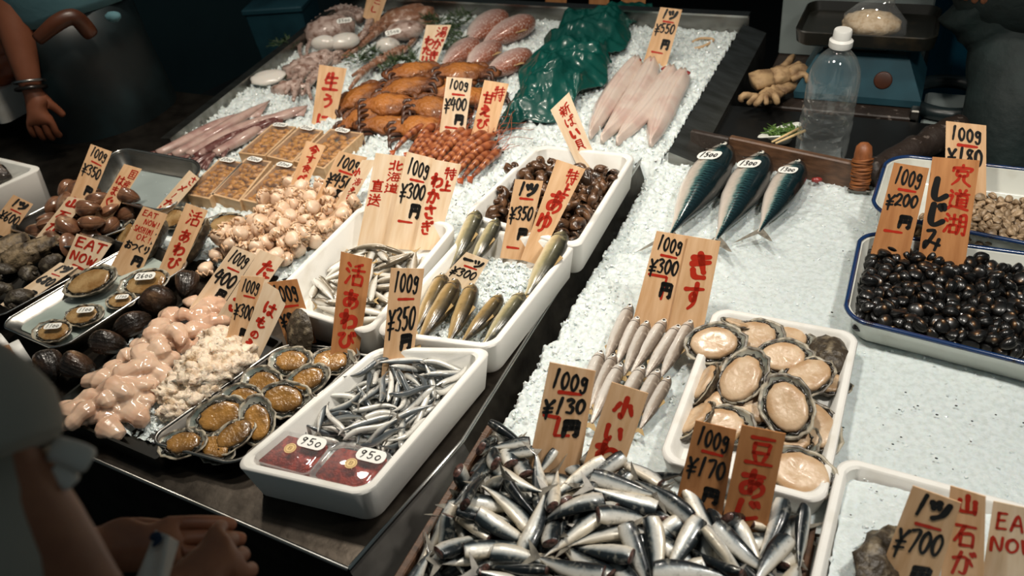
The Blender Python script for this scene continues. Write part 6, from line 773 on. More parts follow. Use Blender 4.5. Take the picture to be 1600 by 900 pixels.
T('tag with red rock oyster lettering at the lower right corner', [(1485, 759), (1540, 776), (1536, 925), (1468, 918)], col_(['yama', 'ishi', 'ga'], .22, .6, .04, .88), .03)
T('pale tag reading EAT NOW cut off at the right edge', [(1552, 783), (1632, 800), (1616, 925), (1532, 918)], [('r', c, .1 + .3 * i, .1, .26, .2) for i, c in enumerate('EAT')] + [('r', c, .05 + .3 * i, .38, .28, .18) for i, c in enumerate('NOW')], .035, 'veneer_pale')
T('tag reading 100g 450 yen behind the heap of scallops', [(530, 236), (574, 246), (527, 345), (487, 322)], price('100g', '450', (.05, .25), .3, (.34, .56), (.58, .76), .8), .02, 'veneer')
T('narrow tag with small red prawn lettering beside the scallops', [(566, 250), (588, 250), (534, 347), (512, 340)], [('r', 'small', -.1, .14, .5, .14), ('r', 'umi', .3, .3, .5, .13), ('r', 'e', .3, .45, .45, .1), ('r', 'bi', .4, .57, .45, .1), ('r', 'ka', .4, .7, .45, .1), ('r', 're', .4, .84, .45, .12)], .02, 'veneer_pale')
T('wide pale tag with red northern sea lettering behind the smelt', [(587, 239), (637, 245), (608, 375), (561, 371)], col_(['kita', 'umi', 'michi'], .5, .42, .06, .46) + col_(['choku', 'sou'], .05, .4, .3, .64), .045, 'veneer_pale')
T('pale tag reading 100g 300 yen behind the smelt', [(636, 237), (680, 248), (652, 377), (607, 373)], price('100g', '300', (.05, .24), .29, (.32, .52), (.56, .74), .78), .044, 'veneer_pale')
T('pale tag with red smelt lettering above the smelt box', [(677, 249), (721, 257), (686, 377), (650, 375)], [('r', 'toku', .5, .06, .42, .16), ('r', 'jou', .5, .23, .38, .13)] + col_(['wa', 'ka', 'sa', 'gi'], .08, .46, .16, .95), .043, 'veneer_pale')
T('slanted tag with red eat it now lettering beside the urchin boxes', [(479, 220), (509, 228), (467, 318), (444, 315)], col_(['now', 'su', 'eat', 'be', 're', 'ma'], .28, .52, .04, .99), .015, 'veneer')
T('tall tag with pink top and red raw urchin lettering', [(499, 101), (542, 107), (522, 198), (487, 192)], [('r', 'raw', .24, .1, .6, .32), ('r', 'u', .3, .46, .45, .24), ('r', 'ni', .2, .82, .5, .2)], .0, 'veneer')
T('tag with red boiled crab lettering behind the crabs', [(666, 39), (705, 39), (678, 108), (653, 101)], col_(['yu2', 'ga', 'ki'], .5, .44, .05, .88) + col_(['wa', 'ta', 'ri'], .08, .44, .28, 1.0), .03, 'veneer_pale')
T('small tag cut off at the top above the pale octopus', [(576, -14), (607, -10), (593, 31), (569, 17)], [('r', 'ko', .35, .3, .45, .2), ('r', 'shi', .3, .62, .4, .25)], .05)
T('white tag reading 100g 400 yen among the crabs', [(698, 120), (738, 123), (726, 215), (686, 211)], price('100g', '400', (.03, .2), .28, (.33, .56), (.62, .8), .85), .03, 'veneer_pale')
T('tag with red sweet shrimp lettering beside the green sheet', [(757, 125), (795, 131), (770, 223), (735, 216)], [('r', 'toku', .5, .06, .44, .26)] + col_(['ama', 'e', 'bi'], .1, .5, .18, .85), .02, 'veneer')
T('tag reading 550 yen each behind the split white eel fillets', [(1032, 11), (1066, 15), (1043, 98), (1007, 92)], price('1', '550', (.03, .2), .25, (.28, .48), (.58, .78), .84), .02, 'veneer')
for q, lb in (([(850, -22), (888, -18), (885, 4), (852, 1)], 'brown tag end above the back wall over the bream'), ([(921, -22), (953, -18), (951, 12), (920, 9)], 'brown tag end above the back wall left of the green sheet'), ([(971, -20), (1010, -16), (1008, 12), (970, 9)], 'wider brown tag end above the back wall over the green sheet')):
    p = P(q[3][0], q[3][1], .08)
    make_tag(lb, q, [], -.02, mt=MT['veneer_brown_shaded'], lean=10, foot=.12)

# ---- three mackerels with price stickers
base = make_fish('mackerel', .36, .047, .036, P_MACK, 'mackerel', tail=.055, fork=.3, eye=.0085, fins=False, finm='fin', n=20, k=28)
for hd, tl, txt, lb, roll, sp in (((1137, 229), (1046, 368), '1500', 'largest mackerel, left one of three, stickered 1500', .35, (1096, 258)), ((1194, 242), (1118, 376), '1300', 'middle mackerel of three with a 1300 sticker on its shoulder', .35, (1165, 276)), ((1250, 254), (1186, 362), '1300', 'smallest mackerel, right of three, tail raised on the ice', .3, (1222, 297))):
    h, t = P(*hd, .034), P(*tl, .026); o = lay(base, h, t, 1, roll, L=.36, label=lb); o['group'] = 'mackerels on the ice'
    st = sticker_mb(.054, .034, txt, curve=4).build('price_sticker', [MT['sticker'], MT['ink_black']], o, smooth=False)
    # on the flank, seen from above: find the skin height at the sticker's spot
    Mi = o.matrix_world.inverted(); sx = .07; sc_ = o.matrix_world.to_scale().x
    ang = math.radians(28 + 14)
    v = Vector((.075, .0365, .006)); nrm = Vector((.0, 1, .12)).normalized()
    Xs = Vector((-.12, -nrm.z, nrm.y)).normalized(); Xs = (Xs - nrm * Xs.dot(nrm)).normalized()
    st.matrix_basis = basis(v + nrm * .0012, Xs, nrm.cross(Xs), nrm)
    g = MB(); g.tube(smooth_path([(.125, .0305, .03), (.112, .034, .012), (.115, .0335, -.012), (.13, .028, -.028)], 4), .0011, 5); g.build('gill_cover', MT['eye_black'], o)
kill(base)

# ---- slim silver sillago in two rows
base = make_fish('sillago', .15, .0145, .0115, P_SLIM, 'kisu', tail=.018, fork=.6, eye=.0056, finm='fin_warm', gill=.0007)
row1 = [((987, 475), (945, 566)), ((997, 494), (962, 572)), ((1013, 501), (974, 588)), ((1040, 498), (987, 582)), ((1062, 507), (1007, 590)), ((1081, 500), (1032, 590))]
row2 = [((940, 547), (906, 640)), ((961, 553), (921, 640)), ((971, 567), (924, 662)), ((1006, 571), (955, 660)), ((1030, 577), (982, 668)), ((1047, 588), (1000, 670))]
nm = ['first', 'second', 'third', 'fourth', 'fifth', 'last']
for r, (rows, what) in enumerate(((row1, 'of the back row below the sillago tags'), (row2, 'of the front row behind the sardine tags'))):
    for i, (h, t) in enumerate(rows):
        o = lay(base, P(*h, .03 - .006 * r), P(*t, .016), 1, random.Random(i + r).uniform(-.15, .3), L=.15, label='slim silver sillago, %s from the left %s' % (nm[i], what)); o['group'] = 'sillago on the ice'
kill(base)

# ---- sweetfish
b1 = make_fish('sweetfish', .16, .0215, .0165, P_SLIM, 'ayu', tail=.022, fork=.5, eye=.0046, finm='fin_warm', bz=-.006, gill=.0009)
b2 = make_fish('sweetfish', .16, .0205, .016, P_SLIM, 'ayu_brown', tail=.022, fork=.5, eye=.0046, finm='fin_warm', bz=-.006, gill=.0009)
for b_, h, t, z1, z2, lb in ((b1, (749, 328), (705, 420), .085, .05, 'plump sweetfish leaning on the whelk box, left of the pair'), (b1, (780, 341), (735, 418), .08, .05, 'plump sweetfish leaning on the whelk box, right of the pair'), (b1, (884, 361), (824, 462), .075, .052, 'lone pale sweetfish along the right wall of its box'),
                           (b2, (697, 427), (650, 518), .062, .05, 'dark sweetfish at the left end of the front row of five'), (b2, (717, 436), (655, 536), .07, .055, 'brown sweetfish second from the left in the front row'), (b2, (742, 443), (702, 536), .068, .055, 'brown sweetfish in the middle of the front row'), (b2, (786, 460), (722, 537), .066, .055, 'brown sweetfish fourth in the front row, back gleaming'), (b1, (820, 457), (757, 538), .062, .055, 'sweetfish at the right end of the front row')):
    o = lay(b_, P(*h, z1), P(*t, z2), 1, .45, L=.16, label=lb); o['group'] = 'sweetfish in the foam box'
kill(b1); kill(b2)

# ---- heaps of small fish
def heap(key, protos, label, group, dz=0.0, margin=25, sc=1.0, cat='fish', xy=(0, 0), lab=None):
    n = 0
    for M, k in poses(key):
        M = Matrix.Translation((xy[0], xy[1], dz)) @ M @ Matrix.Scale(sc, 4)
        x, y = proj(M.translation)
        if key == 'sardine' and ((1045 < x < 1245 and y < 800) or (M.translation.z > .05 and y < 745 and 815 < x < 980)): continue
        if not (-margin < x < 1600 + margin and -margin < y < 900 + margin): continue
        o = dup(protos[k], M); o['group'] = group; n += 1
        if lab: o['label'] = lab(M.translation, x, y)
    for p in protos: kill(p)
    return n
def L_(o, label, cat): tag(o, label, cat); return o
def sard_label(p, x, y):
    if x < 745: return 'headless sardine heaped against the wooden side board'
    if x > 1085: return 'headless small fish at the right end of the heap, below the bean mackerel tag'
    return 'headless sardine in the back of the heap, under the two orange tags' if y < 790 else 'headless sardine in the front of the heap'
protos = [L_(make_fish('sardine', .09, .0132, .0076, P_CUT, 'sardine', cut=True, tail=.02, bz=b, by=c, fins=False), 'headless sardine in the heap', 'fish') for b, c in ((0, 0), (-.004, .002), (.004, -.004), (0, .006))]
heap('sardine', protos, '', 'headless sardines in the wooden trough', .0, sc=1.04, lab=sard_label)
rnd = random.Random(4)
pr = make_fish('sardine', .09, .0132, .0076, P_CUT, 'sardine', cut=True, tail=.02, fins=False); tag(pr, 'x', 'fish', 'headless sardines in the wooden trough')
for h, t, lb in (((828, 690), (765, 700), 'dark headless sardine topmost at the upper left of the heap'), ((835, 704), (775, 712), 'dark headless sardine lying just under the topmost one'), ((975, 712), (905, 760), 'dark sardine with its back up, against the small sardine tag'), ((868, 703), (838, 745), 'pale sardine leaning on the foot of the 130 yen tag'), ((985, 740), (945, 780), 'thick cut sardine beside the small sardine tag')):
    lay(pr, P(*h, .078), P(*t, .065), -1, .5, L=.09, label=lb)
kill(pr)
protos = [L_(make_fish('sand_lance', .082, .0058, .005, P_SLIM, 'sandlance', tail=.009, bz=b, by=c, s=s, eye=.0016, fins=False, n=10, k=16), 'small grey fish heaped in the near foam box', 'fish') for b, c, s in ((.004, .004, 0), (-.004, .009, .004), (0, -.008, .006), (.003, 0, -.008))]
heap('sandlance', protos, '', 'small grey fish in the near foam box')
protos = [L_(make_fish('smelt', .095, .0085, .006, P_SLIM, 'smelt', tail=.012, bz=b, by=c, eye=.0024, fins=False, n=12, k=16, finm='fin_warm'), 'thin silver smelt lying in the smelt box', 'fish') for b, c in ((0, .002), (-.003, 0), (.003, -.004))]
heap('smelt', protos, '', 'silver smelt in the foam box')
# ---- heaps of shells
protos = [tag(clam_mb(a, b, c, .012, 16, 8).build('black_clam', MT['shijimi']), 'small glossy black clam in the blue rimmed tray', 'clam') for a, b, c in ((.0135, .0112, .0078), (.0115, .0098, .007))]
heap('shijimi', protos, '', 'black clams in the front enamel tray', margin=10, sc=1.12)
protos = [tag(clam_mb(a, b, c, .02, 14, 7).build('tan_clam', MT['asari']), 'small tan clam in the back enamel tray', 'clam') for a, b, c in ((.0105, .0078, .0055), (.009, .007, .005))]
heap('asari', protos, '', 'tan clams in the back enamel tray', margin=8)
protos = [tag(whelk_mb(r).build('whelk', [MT['whelk'], MT['whelk_foot']]), 'brown whelk heaped in its foam box', 'whelk') for r in (.021, .0178)]
heap('whelk', protos, '', 'whelks in the foam box', .004, sc=1.03)
pr = tag(whelk_mb(.021).build('whelk', [MT['whelk'], MT['whelk_foot']]), 'x', 'whelk', 'whelks in the foam box')
rnd = random.Random(9)
for x, y, lb in ((803, 262, 'pointed whelk resting on the left wall of the whelk box'), (935, 270, 'big whelk at the right end of the top layer'), (955, 283, 'whelk against the right wall of its box'), (842, 252, 'whelk at the back, behind the leaning sweetfish tag'), (862, 257, 'whelk just left of the back planted tag'), (915, 300, 'whelk in front of the right end whelks'), (825, 268, 'whelk beside the pointed one'), (783, 300, 'whelk in the left of the box above the 350 yen tag'), (900, 322, 'whelk right of the leaning sweetfish tag'), (775, 322, 'whelk at the near left corner of the box')):
    dup(pr, TM(P(x, y, .072), rnd.uniform(0, 6), rnd.uniform(-.9, .9), rnd.uniform(-.6, .6), 1.1), lb)
kill(pr)
protos = []
for s in (0, 1, 2):
    b, f = scallop_parts(.0165, .02, s); o = b.build('scallop', MT['scallop']); f.build('frill', MT['scallop_frill'], o); protos.append(tag(o, 'shucked peach scallop in the heap on the ice', 'scallop'))
sc0 = dup(protos[0]); heap('scallop', protos, '', 'shucked scallops heaped on the ice')
for x, y, lb in ((322, 420, 'loose scallop lying alone on the ice, left of the heap'), (338, 398, 'loose scallop between the lone one and the heap')): dup(sc0, TM(P(x, y, .02), x), lb, 'shucked scallops heaped on the ice')
kill(sc0)
protos = [tag(clam_mb(a, b, c, .006, 20, 10).build('brown_clam', MT['hamaguri']), 'glossy brown clam in the steel tray', 'clam') for a, b, c in ((.034, .027, .018), (.03, .024, .016))]
heap('hamaguri', protos, '', 'brown clams in the steel tray', margin=40)
pr = tag(clam_mb(.036, .03, .022, .022, 24, 16).build('dark_clam', MT['dark_clam']), 'x', 'clam', 'dark clams beside the milt')
rnd = random.Random(2)
for x, y, lb in ((292, 446, 'dark brown clam at the far end, by the tray corner'), (246, 470, 'dark clam on its side between the steel tray and the milt'), (207, 507, 'ribbed dark clam beside the middle of the milt'), (168, 536, 'dark clam next to the near end of the steel tray'), (123, 570, 'nearest dark clam, upright beside the milt'), (75, 572, 'dark clam beside the jars')):
    dup(pr, TM(P(x, y, .03), rnd.uniform(0, 6), rnd.uniform(.4, 1.2), rnd.uniform(-.4, .4), 1.05), lb)
for x, y, lb in ((8, 268, 'clam in the weathered foam box at the far left edge'), (-10, 276, 'clam cut off by the left edge in the foam box'), (22, 262, 'clam at the right end inside the foam box')): dup(pr, TM(P(x, y, .09), x, .3, .1, 1.0), lb, 'clams in the far left foam box')
kill(pr)

# ---- abalones
ab = {}
for k in range(3):
    ab['p%d' % k] = abalone('abalone', 'x', .046, .034, 'abalone_pale', seed=k, cover=.74 + .03 * k, dome=.3)
    ab['b%d' % k] = abalone('abalone', 'x', .046, .032, 'abalone_brown', seed=k + 3, cover=.66 + .03 * k, dome=.26)
    ab['t%d' % k] = abalone('abalone', 'x', .046, .031, 'abalone_tan', seed=k + 6, cover=.76, dome=.2)
def put_ab(k, px, py, z, ang, tilt=0.0, td=0.0, sc=1.0, label='', group=None, stick=None):
    """ang: long axis in plan (deg); tilt: leaned towards direction td (deg)"""
    q = Matrix.Rotation(math.radians(tilt), 4, Vector((-math.sin(math.radians(td)), math.cos(math.radians(td)), 0)))
    M = Matrix.Translation(P(px, py, z)) @ q @ Matrix.Rotation(math.radians(ang), 4, 'Z') @ Matrix.Scale(sc, 4)
    o = dup(ab[k], M, label, group)
    if stick:
        st = sticker_mb(.038, .016, stick).build('price_sticker', [MT['sticker'], MT['ink_black']], o, smooth=False)
        st.matrix_basis = Matrix.Translation((.008, .004, .0155)) @ Matrix.Rotation(math.radians(20 - ang), 4, 'Z')
    return o
gA = 'pale abalones in the white foam box'
for a in (('p1', 1150, 507, .05, 20, 30, 70, .62, 'small abalone tucked at the back left of the white box'), ('p0', 1232, 531, .028, 10, 10, 270, .9, 'abalone partly hidden at the back of the white box'), ('p2', 1183, 527, .04, 20, 18, 270, 1.0, 'abalone lying at the back of the white box, leaning forward'), ('p0', 1118, 538, .046, 18, 24, 270, 1.12, 'big abalone hanging over the left rim of the white box'),
          ('p1', 1290, 600, .022, 0, 6, 90, .85, 'abalone against the right wall with dark mantle showing'), ('p2', 1268, 585, .028, 30, 10, 0, .9, 'abalone under the round one near the right wall'), ('p1', 1102, 603, .032, 80, 55, 180, .95, 'abalone standing on edge by the left wall'), ('p0', 1128, 595, .03, 75, 45, 200, .85, 'abalone leaning behind the one on edge'),
          ('p2', 1134, 633, .03, 55, 15, 270, .95, 'abalone in the middle of the left side'), ('p0', 1183, 640, .032, 10, 15, 270, 1.0, 'abalone left of the large tilted one'), ('p1', 1085, 660, .026, 60, 40, 170, .95, 'abalone by the left wall, behind the 170 yen tag'), ('p2', 1130, 668, .03, 20, 20, 270, 1.05, 'abalone just above the 170 yen tag'),
          ('p0', 1225, 560, .052, 15, 22, 270, 1.0, 'round abalone with a flat pale foot near the box centre'), ('p1', 1258, 592, .048, 40, 16, 250, 1.02, 'abalone with wide blue grey rim right of centre'), ('p2', 1162, 588, .058, 72, 26, 240, 1.1, 'upright oval abalone on top left of centre'), ('p0', 1230, 635, .062, 118, 30, 250, 1.15, 'large glossy abalone tilted on top of the others'),
          ('p1', 1272, 672, .03, 120, 12, 250, 1.12, 'abalone under the large glossy one, near the right wall'), ('p2', 1232, 690, .03, 20, 10, 250, 1.0, 'abalone behind the bean mackerel tag, half hidden'), ('p0', 1246, 742, .032, 172, 14, 250, 1.22, 'abalone alone in the near right corner of the white box')):
    put_ab(a[0], *a[1:8], label=a[8], group=gA)
o = put_ab('p1', 1293, 552, .034, 110, 165, 20, .95, 'abalone turned shell up in the back right corner', gA)
gS = 'brown abalones in the steel tray'
for a in (('b0', 455, 566, .032, 8, 14, 270, 1.0, 'brown abalone at the back of the dark tray, dark lip forward'), ('b1', 521, 566, .034, 10, 12, 270, 1.0, 'pale footed abalone at the back right corner of the dark tray'), ('b2', 411, 602, .032, -15, 18, 270, 1.05, 'amber abalone at the left wall of the dark tray'), ('b0', 480, 595, .04, 40, 20, 280, .95, 'abalone propped against the right side below the pale footed one'),
          ('b1', 448, 625, .032, 15, 25, 300, 1.05, 'long amber abalone with rough shell edge in the tray middle'), ('b2', 379, 626, .034, 0, 20, 280, .95, 'amber abalone behind two overlapping shells'), ('b0', 343, 653, .036, 45, 28, 310, 1.15, 'large abalone shell on edge at the left of the dark tray'), ('b1', 402, 657, .036, 130, 24, 290, 1.0, 'abalone with wide grey spiral rim in the tray'), ('b2', 362, 684, .03, 60, 10, 270, .95, 'dark abalone with blue lining near the front'), ('b0', 286, 694, .03, 20, 8, 270, .95, 'amber abalone foot at the near end of the tray'), ('b1', 340, 702, .024, -10, 12, 270, .85, 'dark abalone at the near rim of the tray')):
    put_ab(a[0], *a[1:8], label=a[8], group=gS)
put_ab('b1', 467, 523, .05, 70, 115, 75, 1.05, 'black abalone standing shell out before the 800 yen tag', gS)
gL = 'live abalones in the shallow steel tray'
for a in (('t0', 143, 441, .042, 35, 14, 280, 1.28, 'big oval abalone with pale rim at the back of the shallow tray', None), ('t1', 226, 444, .036, 25, 14, 280, 1.22, 'big abalone with the 2600 sticker at the tray corner', '2600'), ('t2', 133, 494, .034, 12, 8, 270, .98, 'abalone with a tilted 1100 sticker in the tray middle', '1100'), ('t0', 190, 471, .032, 5, 8, 270, .78, 'small abalone with an 1100 sticker against the right rim', '1100'), ('t1', 82, 519, .034, 5, 6, 270, .98, 'nearest live abalone with an 1100 sticker', '1100')):
    put_ab(a[0], *a[1:8], label=a[8], group=gL, stick=a[9])
gB = 'abalones leaning behind the tags'
for a in (('t2', 243, 378, .04, 70, 50, 200, 1.15, 'abalone on edge between the EAT NOW SASHIMI tag and the red abalone tag'), ('t0', 305, 380, .04, 70, 45, 210, 1.3, 'abalone leaning behind the red abalone tag'), ('t1', 352, 351, .024, 10, 10, 270, 1.15, 'pale abalone lying on the ice left of the scallops'), ('t2', 272, 342, .036, 20, 25, 270, 1.0, 'abalone behind the top of the red abalone tag'), ('t0', 196, 368, .036, 65, 35, 240, .9, 'abalone rim beside the EAT NOW tag')):
    put_ab(a[0], *a[1:8], label=a[8], group=gB)
for o in ab.values(): kill(o)

# ---- turban shells and oysters at the left, oyster at the right
tb = whelk_mb(.03, 2.8, 14, 40, .8).jit(.004, 60, 3).build('turban_shell', [MT['turban'], MT['operculum']]); tag(tb, 'x', 'shell', 'turban shells in the narrow tray')
rnd = random.Random(7)
for x, y, lb in ((50, 431, 'turban shell left of the long white tag'), (84, 406, 'pale turban shell above the long white tag'), (10, 452, 'turban shell at the left edge'), (22, 474, 'dark turban shell below the left edge one'), (150, 388, 'dark turban shell below the EAT NOW tag'), (-5, 430, 'turban shell cut by the left edge')):
    dup(tb, TM(P(x, y, .035), rnd.uniform(0, 6), rnd.uniform(1.0, 2.2), 0, 1.0), lb)
kill(tb)
def oyster(label, px, py, z, rz, rx, sc, group):
    m = MB(); m.ell((0, 0, 0), (.05, .026, .014), 28, 14, 0, fn=lambda d: 1 + .16 * fbm(d * 3 + Vector((px, 0, 0))) + .05 * math.sin(d.x * 16) ); m.jit(.005, 70, px)
    return tag(m.build('oyster', MT['shell_rough' if px > 1000 else 'oyster']), label, 'oyster', group), m
for x, y, z, rz, rx, sc, lb in ((10, 386, .05, 1.2, .6, 1.0, 'rough rock oyster under the 600 yen tag'), (38, 398, .045, .9, .9, 1.0, 'long rock oyster shell beside the slanted rock oyster tag'), (20, 408, .035, .4, .3, .9, 'rock oyster edge below the long one'), (58, 385, .05, .9, .2, .9, 'rock oyster at the foot of the slanted tag'), (1376, 880, .05, 1.3, .5, 1.15, 'dark rough oyster beside the 700 yen tag')):
    o, m = oyster(lb, x, y, z, rz, rx, sc, 'rock oysters'); o.matrix_world = TM(P(x, y, z), rz, rx, 0, sc)

# ---- pink milt and crumbled roe in the black tray
mb = MB(); rnd = random.Random(12)
def lobe(p, a, l, r, seed):
    d = Vector((math.cos(a), math.sin(a), 0)); n_ = Vector((-d.y, d.x, 0)); pts = []; rad = []
    for i in range(9):
        t = i / 8 * 2 - 1; pts.append(Vector(p) + d * l * t + n_ * l * .3 * math.sin(t * 2.2 + seed) + Vector((0, 0, r * .25 * math.cos(t * 2)))); rad.append(r * (1 - .82 * abs(t) ** 3.2) * (1 + .16 * math.sin(seed + i * 1.7)))
    mb.tube(pts, rad, 12, flat=.7)
quad = [(95, 640), (150, 668), (330, 505), (285, 472)]
spots = [(130, 648, .045), (160, 630, .05), (180, 612, .05), (200, 580, .05), (228, 570, .048), (250, 548, .05), (270, 525, .05), (205, 605, .045), (230, 555, .05), (120, 640, .035), (160, 655, .03), (140, 628, .04), (190, 640, .03), (170, 612, .04), (205, 620, .035), (155, 600, .03), (190, 595, .035), (220, 600, .03), (185, 575, .035), (215, 582, .04), (245, 590, .03), (205, 560, .03), (235, 558, .04), (260, 565, .03), (225, 540, .03), (255, 538, .04), (280, 540, .03), (245, 520, .04), (275, 515, .045), (300, 520, .03), (262, 500, .03), (290, 495, .04), (318, 500, .03), (300, 478, .03), (325, 482, .03), (340, 490, .025), (335, 505, .025), (310, 535, .025), (125, 655, .025), (175, 670, .025), (235, 630, .025), (210, 650, .025)]
for i, (x, y, z) in enumerate(spots):
    lobe(P(x, y, z), rnd.uniform(-.4, 2.6), rnd.uniform(.02, .042), rnd.uniform(.014, .023), i * 1.3)
mb.jit(.003, 40, 1); o = mb.build('milt', MT['milt']); rm = o.modifiers.new('merge', 'REMESH'); rm.mode = 'VOXEL'; rm.voxel_size = .0019; rm.use_smooth_shade = True; sm = o.modifiers.new('soft', 'SMOOTH'); sm.factor = .3; sm.iterations = 1; tag(o, 'glossy folded pink milt heaped in the black tray', 'seafood', kind='stuff')
mb = MB()
for i, (x, y, z, r) in enumerate([(285, 600, .03, .035), (310, 590, .045, .035), (335, 575, .045, .035), (360, 565, .04, .035), (330, 545, .05, .03), (355, 540, .045, .03), (300, 620, .03, .03), (280, 640, .025, .028), (265, 615, .03, .026), (375, 550, .035, .028), (350, 525, .05, .026), (320, 610, .03, .03), (295, 575, .045, .028), (385, 565, .028, .022), (262, 645, .02, .02), (345, 590, .03, .03), (375, 580, .022, .02), (330, 525, .045, .022), (310, 560, .055, .026)]):
    m2 = MB(); m2.ell((0, 0, 0), (r, r * .85, r * .6), 26, 18, 0, fn=lambda d: 1 + .5 * fbm(d * 2.6 + Vector((i * 3.1, 0, 0)), 4)); m2.v = [tuple(Vector(v) + P(x, y, z)) for v in m2.v]; m2.jit(.004, 120, i); mb.add(m2.v, m2.f, 0, m2.a)
tag(mb.build('crumbled_roe', MT['roe_crumb']), 'crumbly cream roe heaped beside the pink milt', 'seafood', kind='stuff')

# ---- red roe packs
def roe_pack(label, px, z):
    c = corners(px, z); t = thing('roe_pack', label, 'food pack', 'red roe packs in the near foam box'); L = lambda i, r, zz: quad_loop(c, i, r, zz, 4)
    mb = MB(); mb.loft([L(.011, .006, z - .034), L(.004, .008, z - .003)], 0); b = mb.build('roe', MT['ikura'], t)
    mb = MB(); mb.loft([L(.009, .008, z - .036), L(.0015, .01, z), L(-.003, .012, z + .0005)], 0, True, False); mb.build('clear_base', MT['clear_plastic'], t)
    mb = MB(); mb.loft([L(-.003, .012, z + .001), L(.0, .011, z + .007), L(.006, .009, z + .009)], 0, False, True); mb.build('clear_lid', MT['clear_plastic'], t)
    cc = sum((Vector((p.x, p.y)) for p in c), Vector((0, 0))) / 4; ex = (c[1] - c[0]).normalized(); ey = Vector((-ex.y, ex.x)); zz = z + .0105
    st = sticker_mb(.048, .024, '950').build('price_sticker', [MT['sticker'], MT['ink_black']], t, smooth=False); q = c[2] - ex * .026 - ey * .016; st.matrix_basis = basis((q.x, q.y, zz), (*ex, 0), (*ey, 0), (0, 0, 1))
    mb = MB(); mb.lathe([(.0095, 0), (.0095, .0005)], 20, 0); mb.loft([[(r_ * math.cos(2 * PI * k / 20), r_ * math.sin(2 * PI * k / 20), .0008) for k in range(20)] for r_ in (.0078, .0071)], 1, False, False)
    for s_ in ('2515 2580;7515 7580;2515 7515;2547 7547;2580 7580',): G['_s'] = s_; strokes(mb, '_s', lambda x, y: Vector(((x - .5) * .009, (.5 - y) * .009)), .0007, .0009, 1)
    rs = mb.build('round_seal', [MT['gold'], MT['gold_ink']], t, smooth=False); q = cc + ex * .004 - ey * .002; rs.matrix_basis = basis((q.x, q.y, zz), (*ex, 0), (*ey, 0), (0, 0, 1)); return t
roe_pack('clear pack of red roe with a 950 sticker, left of the two', [(381, 716), (480, 743), (521, 692), (436, 672)], .064)
roe_pack('clear pack of red roe with a 950 sticker, right of the two', [(482, 745), (571, 768), (614, 712), (527, 693)], .064)

# ---- urchin boxes
def uni_box(label, px, price_):
    z = .036; c = corners(px, z); t = thing('urchin_box', label, 'food box', 'sea urchin boxes on the ice'); L = lambda i, r, zz: quad_loop(c, i, r, zz, 2)
    mb = MB(); mb.loft([L(.001, .001, .004), L(0, .001, z), L(.006, .001, z), L(.007, .001, .012)], 0); mb.build('wooden_box', MT['wood_pale'], t, smooth=False)
    mb = MB(); rnd = random.Random(px[0][0])
    for i in range(8):
        for j in range(3):
            u, v = (j + .5) / 3, (i + .5) / 8; q = c[0].lerp(c[1], .1 + .8 * u).lerp(c[3].lerp(c[2], .1 + .8 * u), .08 + .84 * v)
            mb.ell((q.x + rnd.gauss(0, .002), q.y + rnd.gauss(0, .002), .024 + rnd.uniform(-.003, .004)), (.017, .009, .008), 12, 7, fn=lambda d: 1 + .25 * fbm(d * 3 + Vector((i, j, 0))), rot=Matrix.Rotation(rnd.uniform(-.6, 1.2), 3, 'Z'))
    u_ = mb.build('urchin', MT['uni'], t); u_['kind'] = 'stuff'
    mb = MB(); g = []
    for i in range(9): g.append([Vector((*c[0].lerp(c[1], j / 6).lerp(c[3].lerp(c[2], j / 6), i / 8), z + .002 + .003 * noise.noise((i * .9, j * .9, px[0][0])))) for j in range(7)])
    mb.loft(g, 0, False, False, closed=False); mb.build('plastic_film', MT['film'], t)
    ex = (c[1] - c[0]).normalized(); ey = Vector((-ex.y, ex.x)); q = c[3].lerp(c[2], .45) + (c[0] - c[3]) * .06
    st = sticker_mb(.045, .02, price_).build('price_sticker', [MT['sticker'], MT['ink_black']], t, smooth=False); st.matrix_basis = basis((q.x, q.y, z + .007), (*ex, 0), (*ey, 0), (0, 0, 1))
for px, pr_, lb in (([(285, 303), (327, 311), (380, 254), (344, 247)], '2200', 'urchin box at the left of the front row, stickered 2200'), ([(328, 303), (374, 315), (425, 252), (384, 247)], '2000', 'urchin box in the middle of the front row, stickered 2000'), ([(376, 312), (424, 323), (468, 262), (433, 254)], '2200', 'urchin box at the right of the front row, beside the red lettered tag'),
                    ([(372, 239), (414, 244), (463, 198), (425, 194)], '2200', 'urchin box at the left of the back row'), ([(416, 244), (457, 254), (505, 204), (467, 198)], '2200', 'urchin box in the middle of the back row'), ([(459, 252), (506, 264), (568, 208), (516, 201)], '2200', 'urchin box at the right of the back row, plain wood end showing')):
    uni_box(lb, px, pr_)

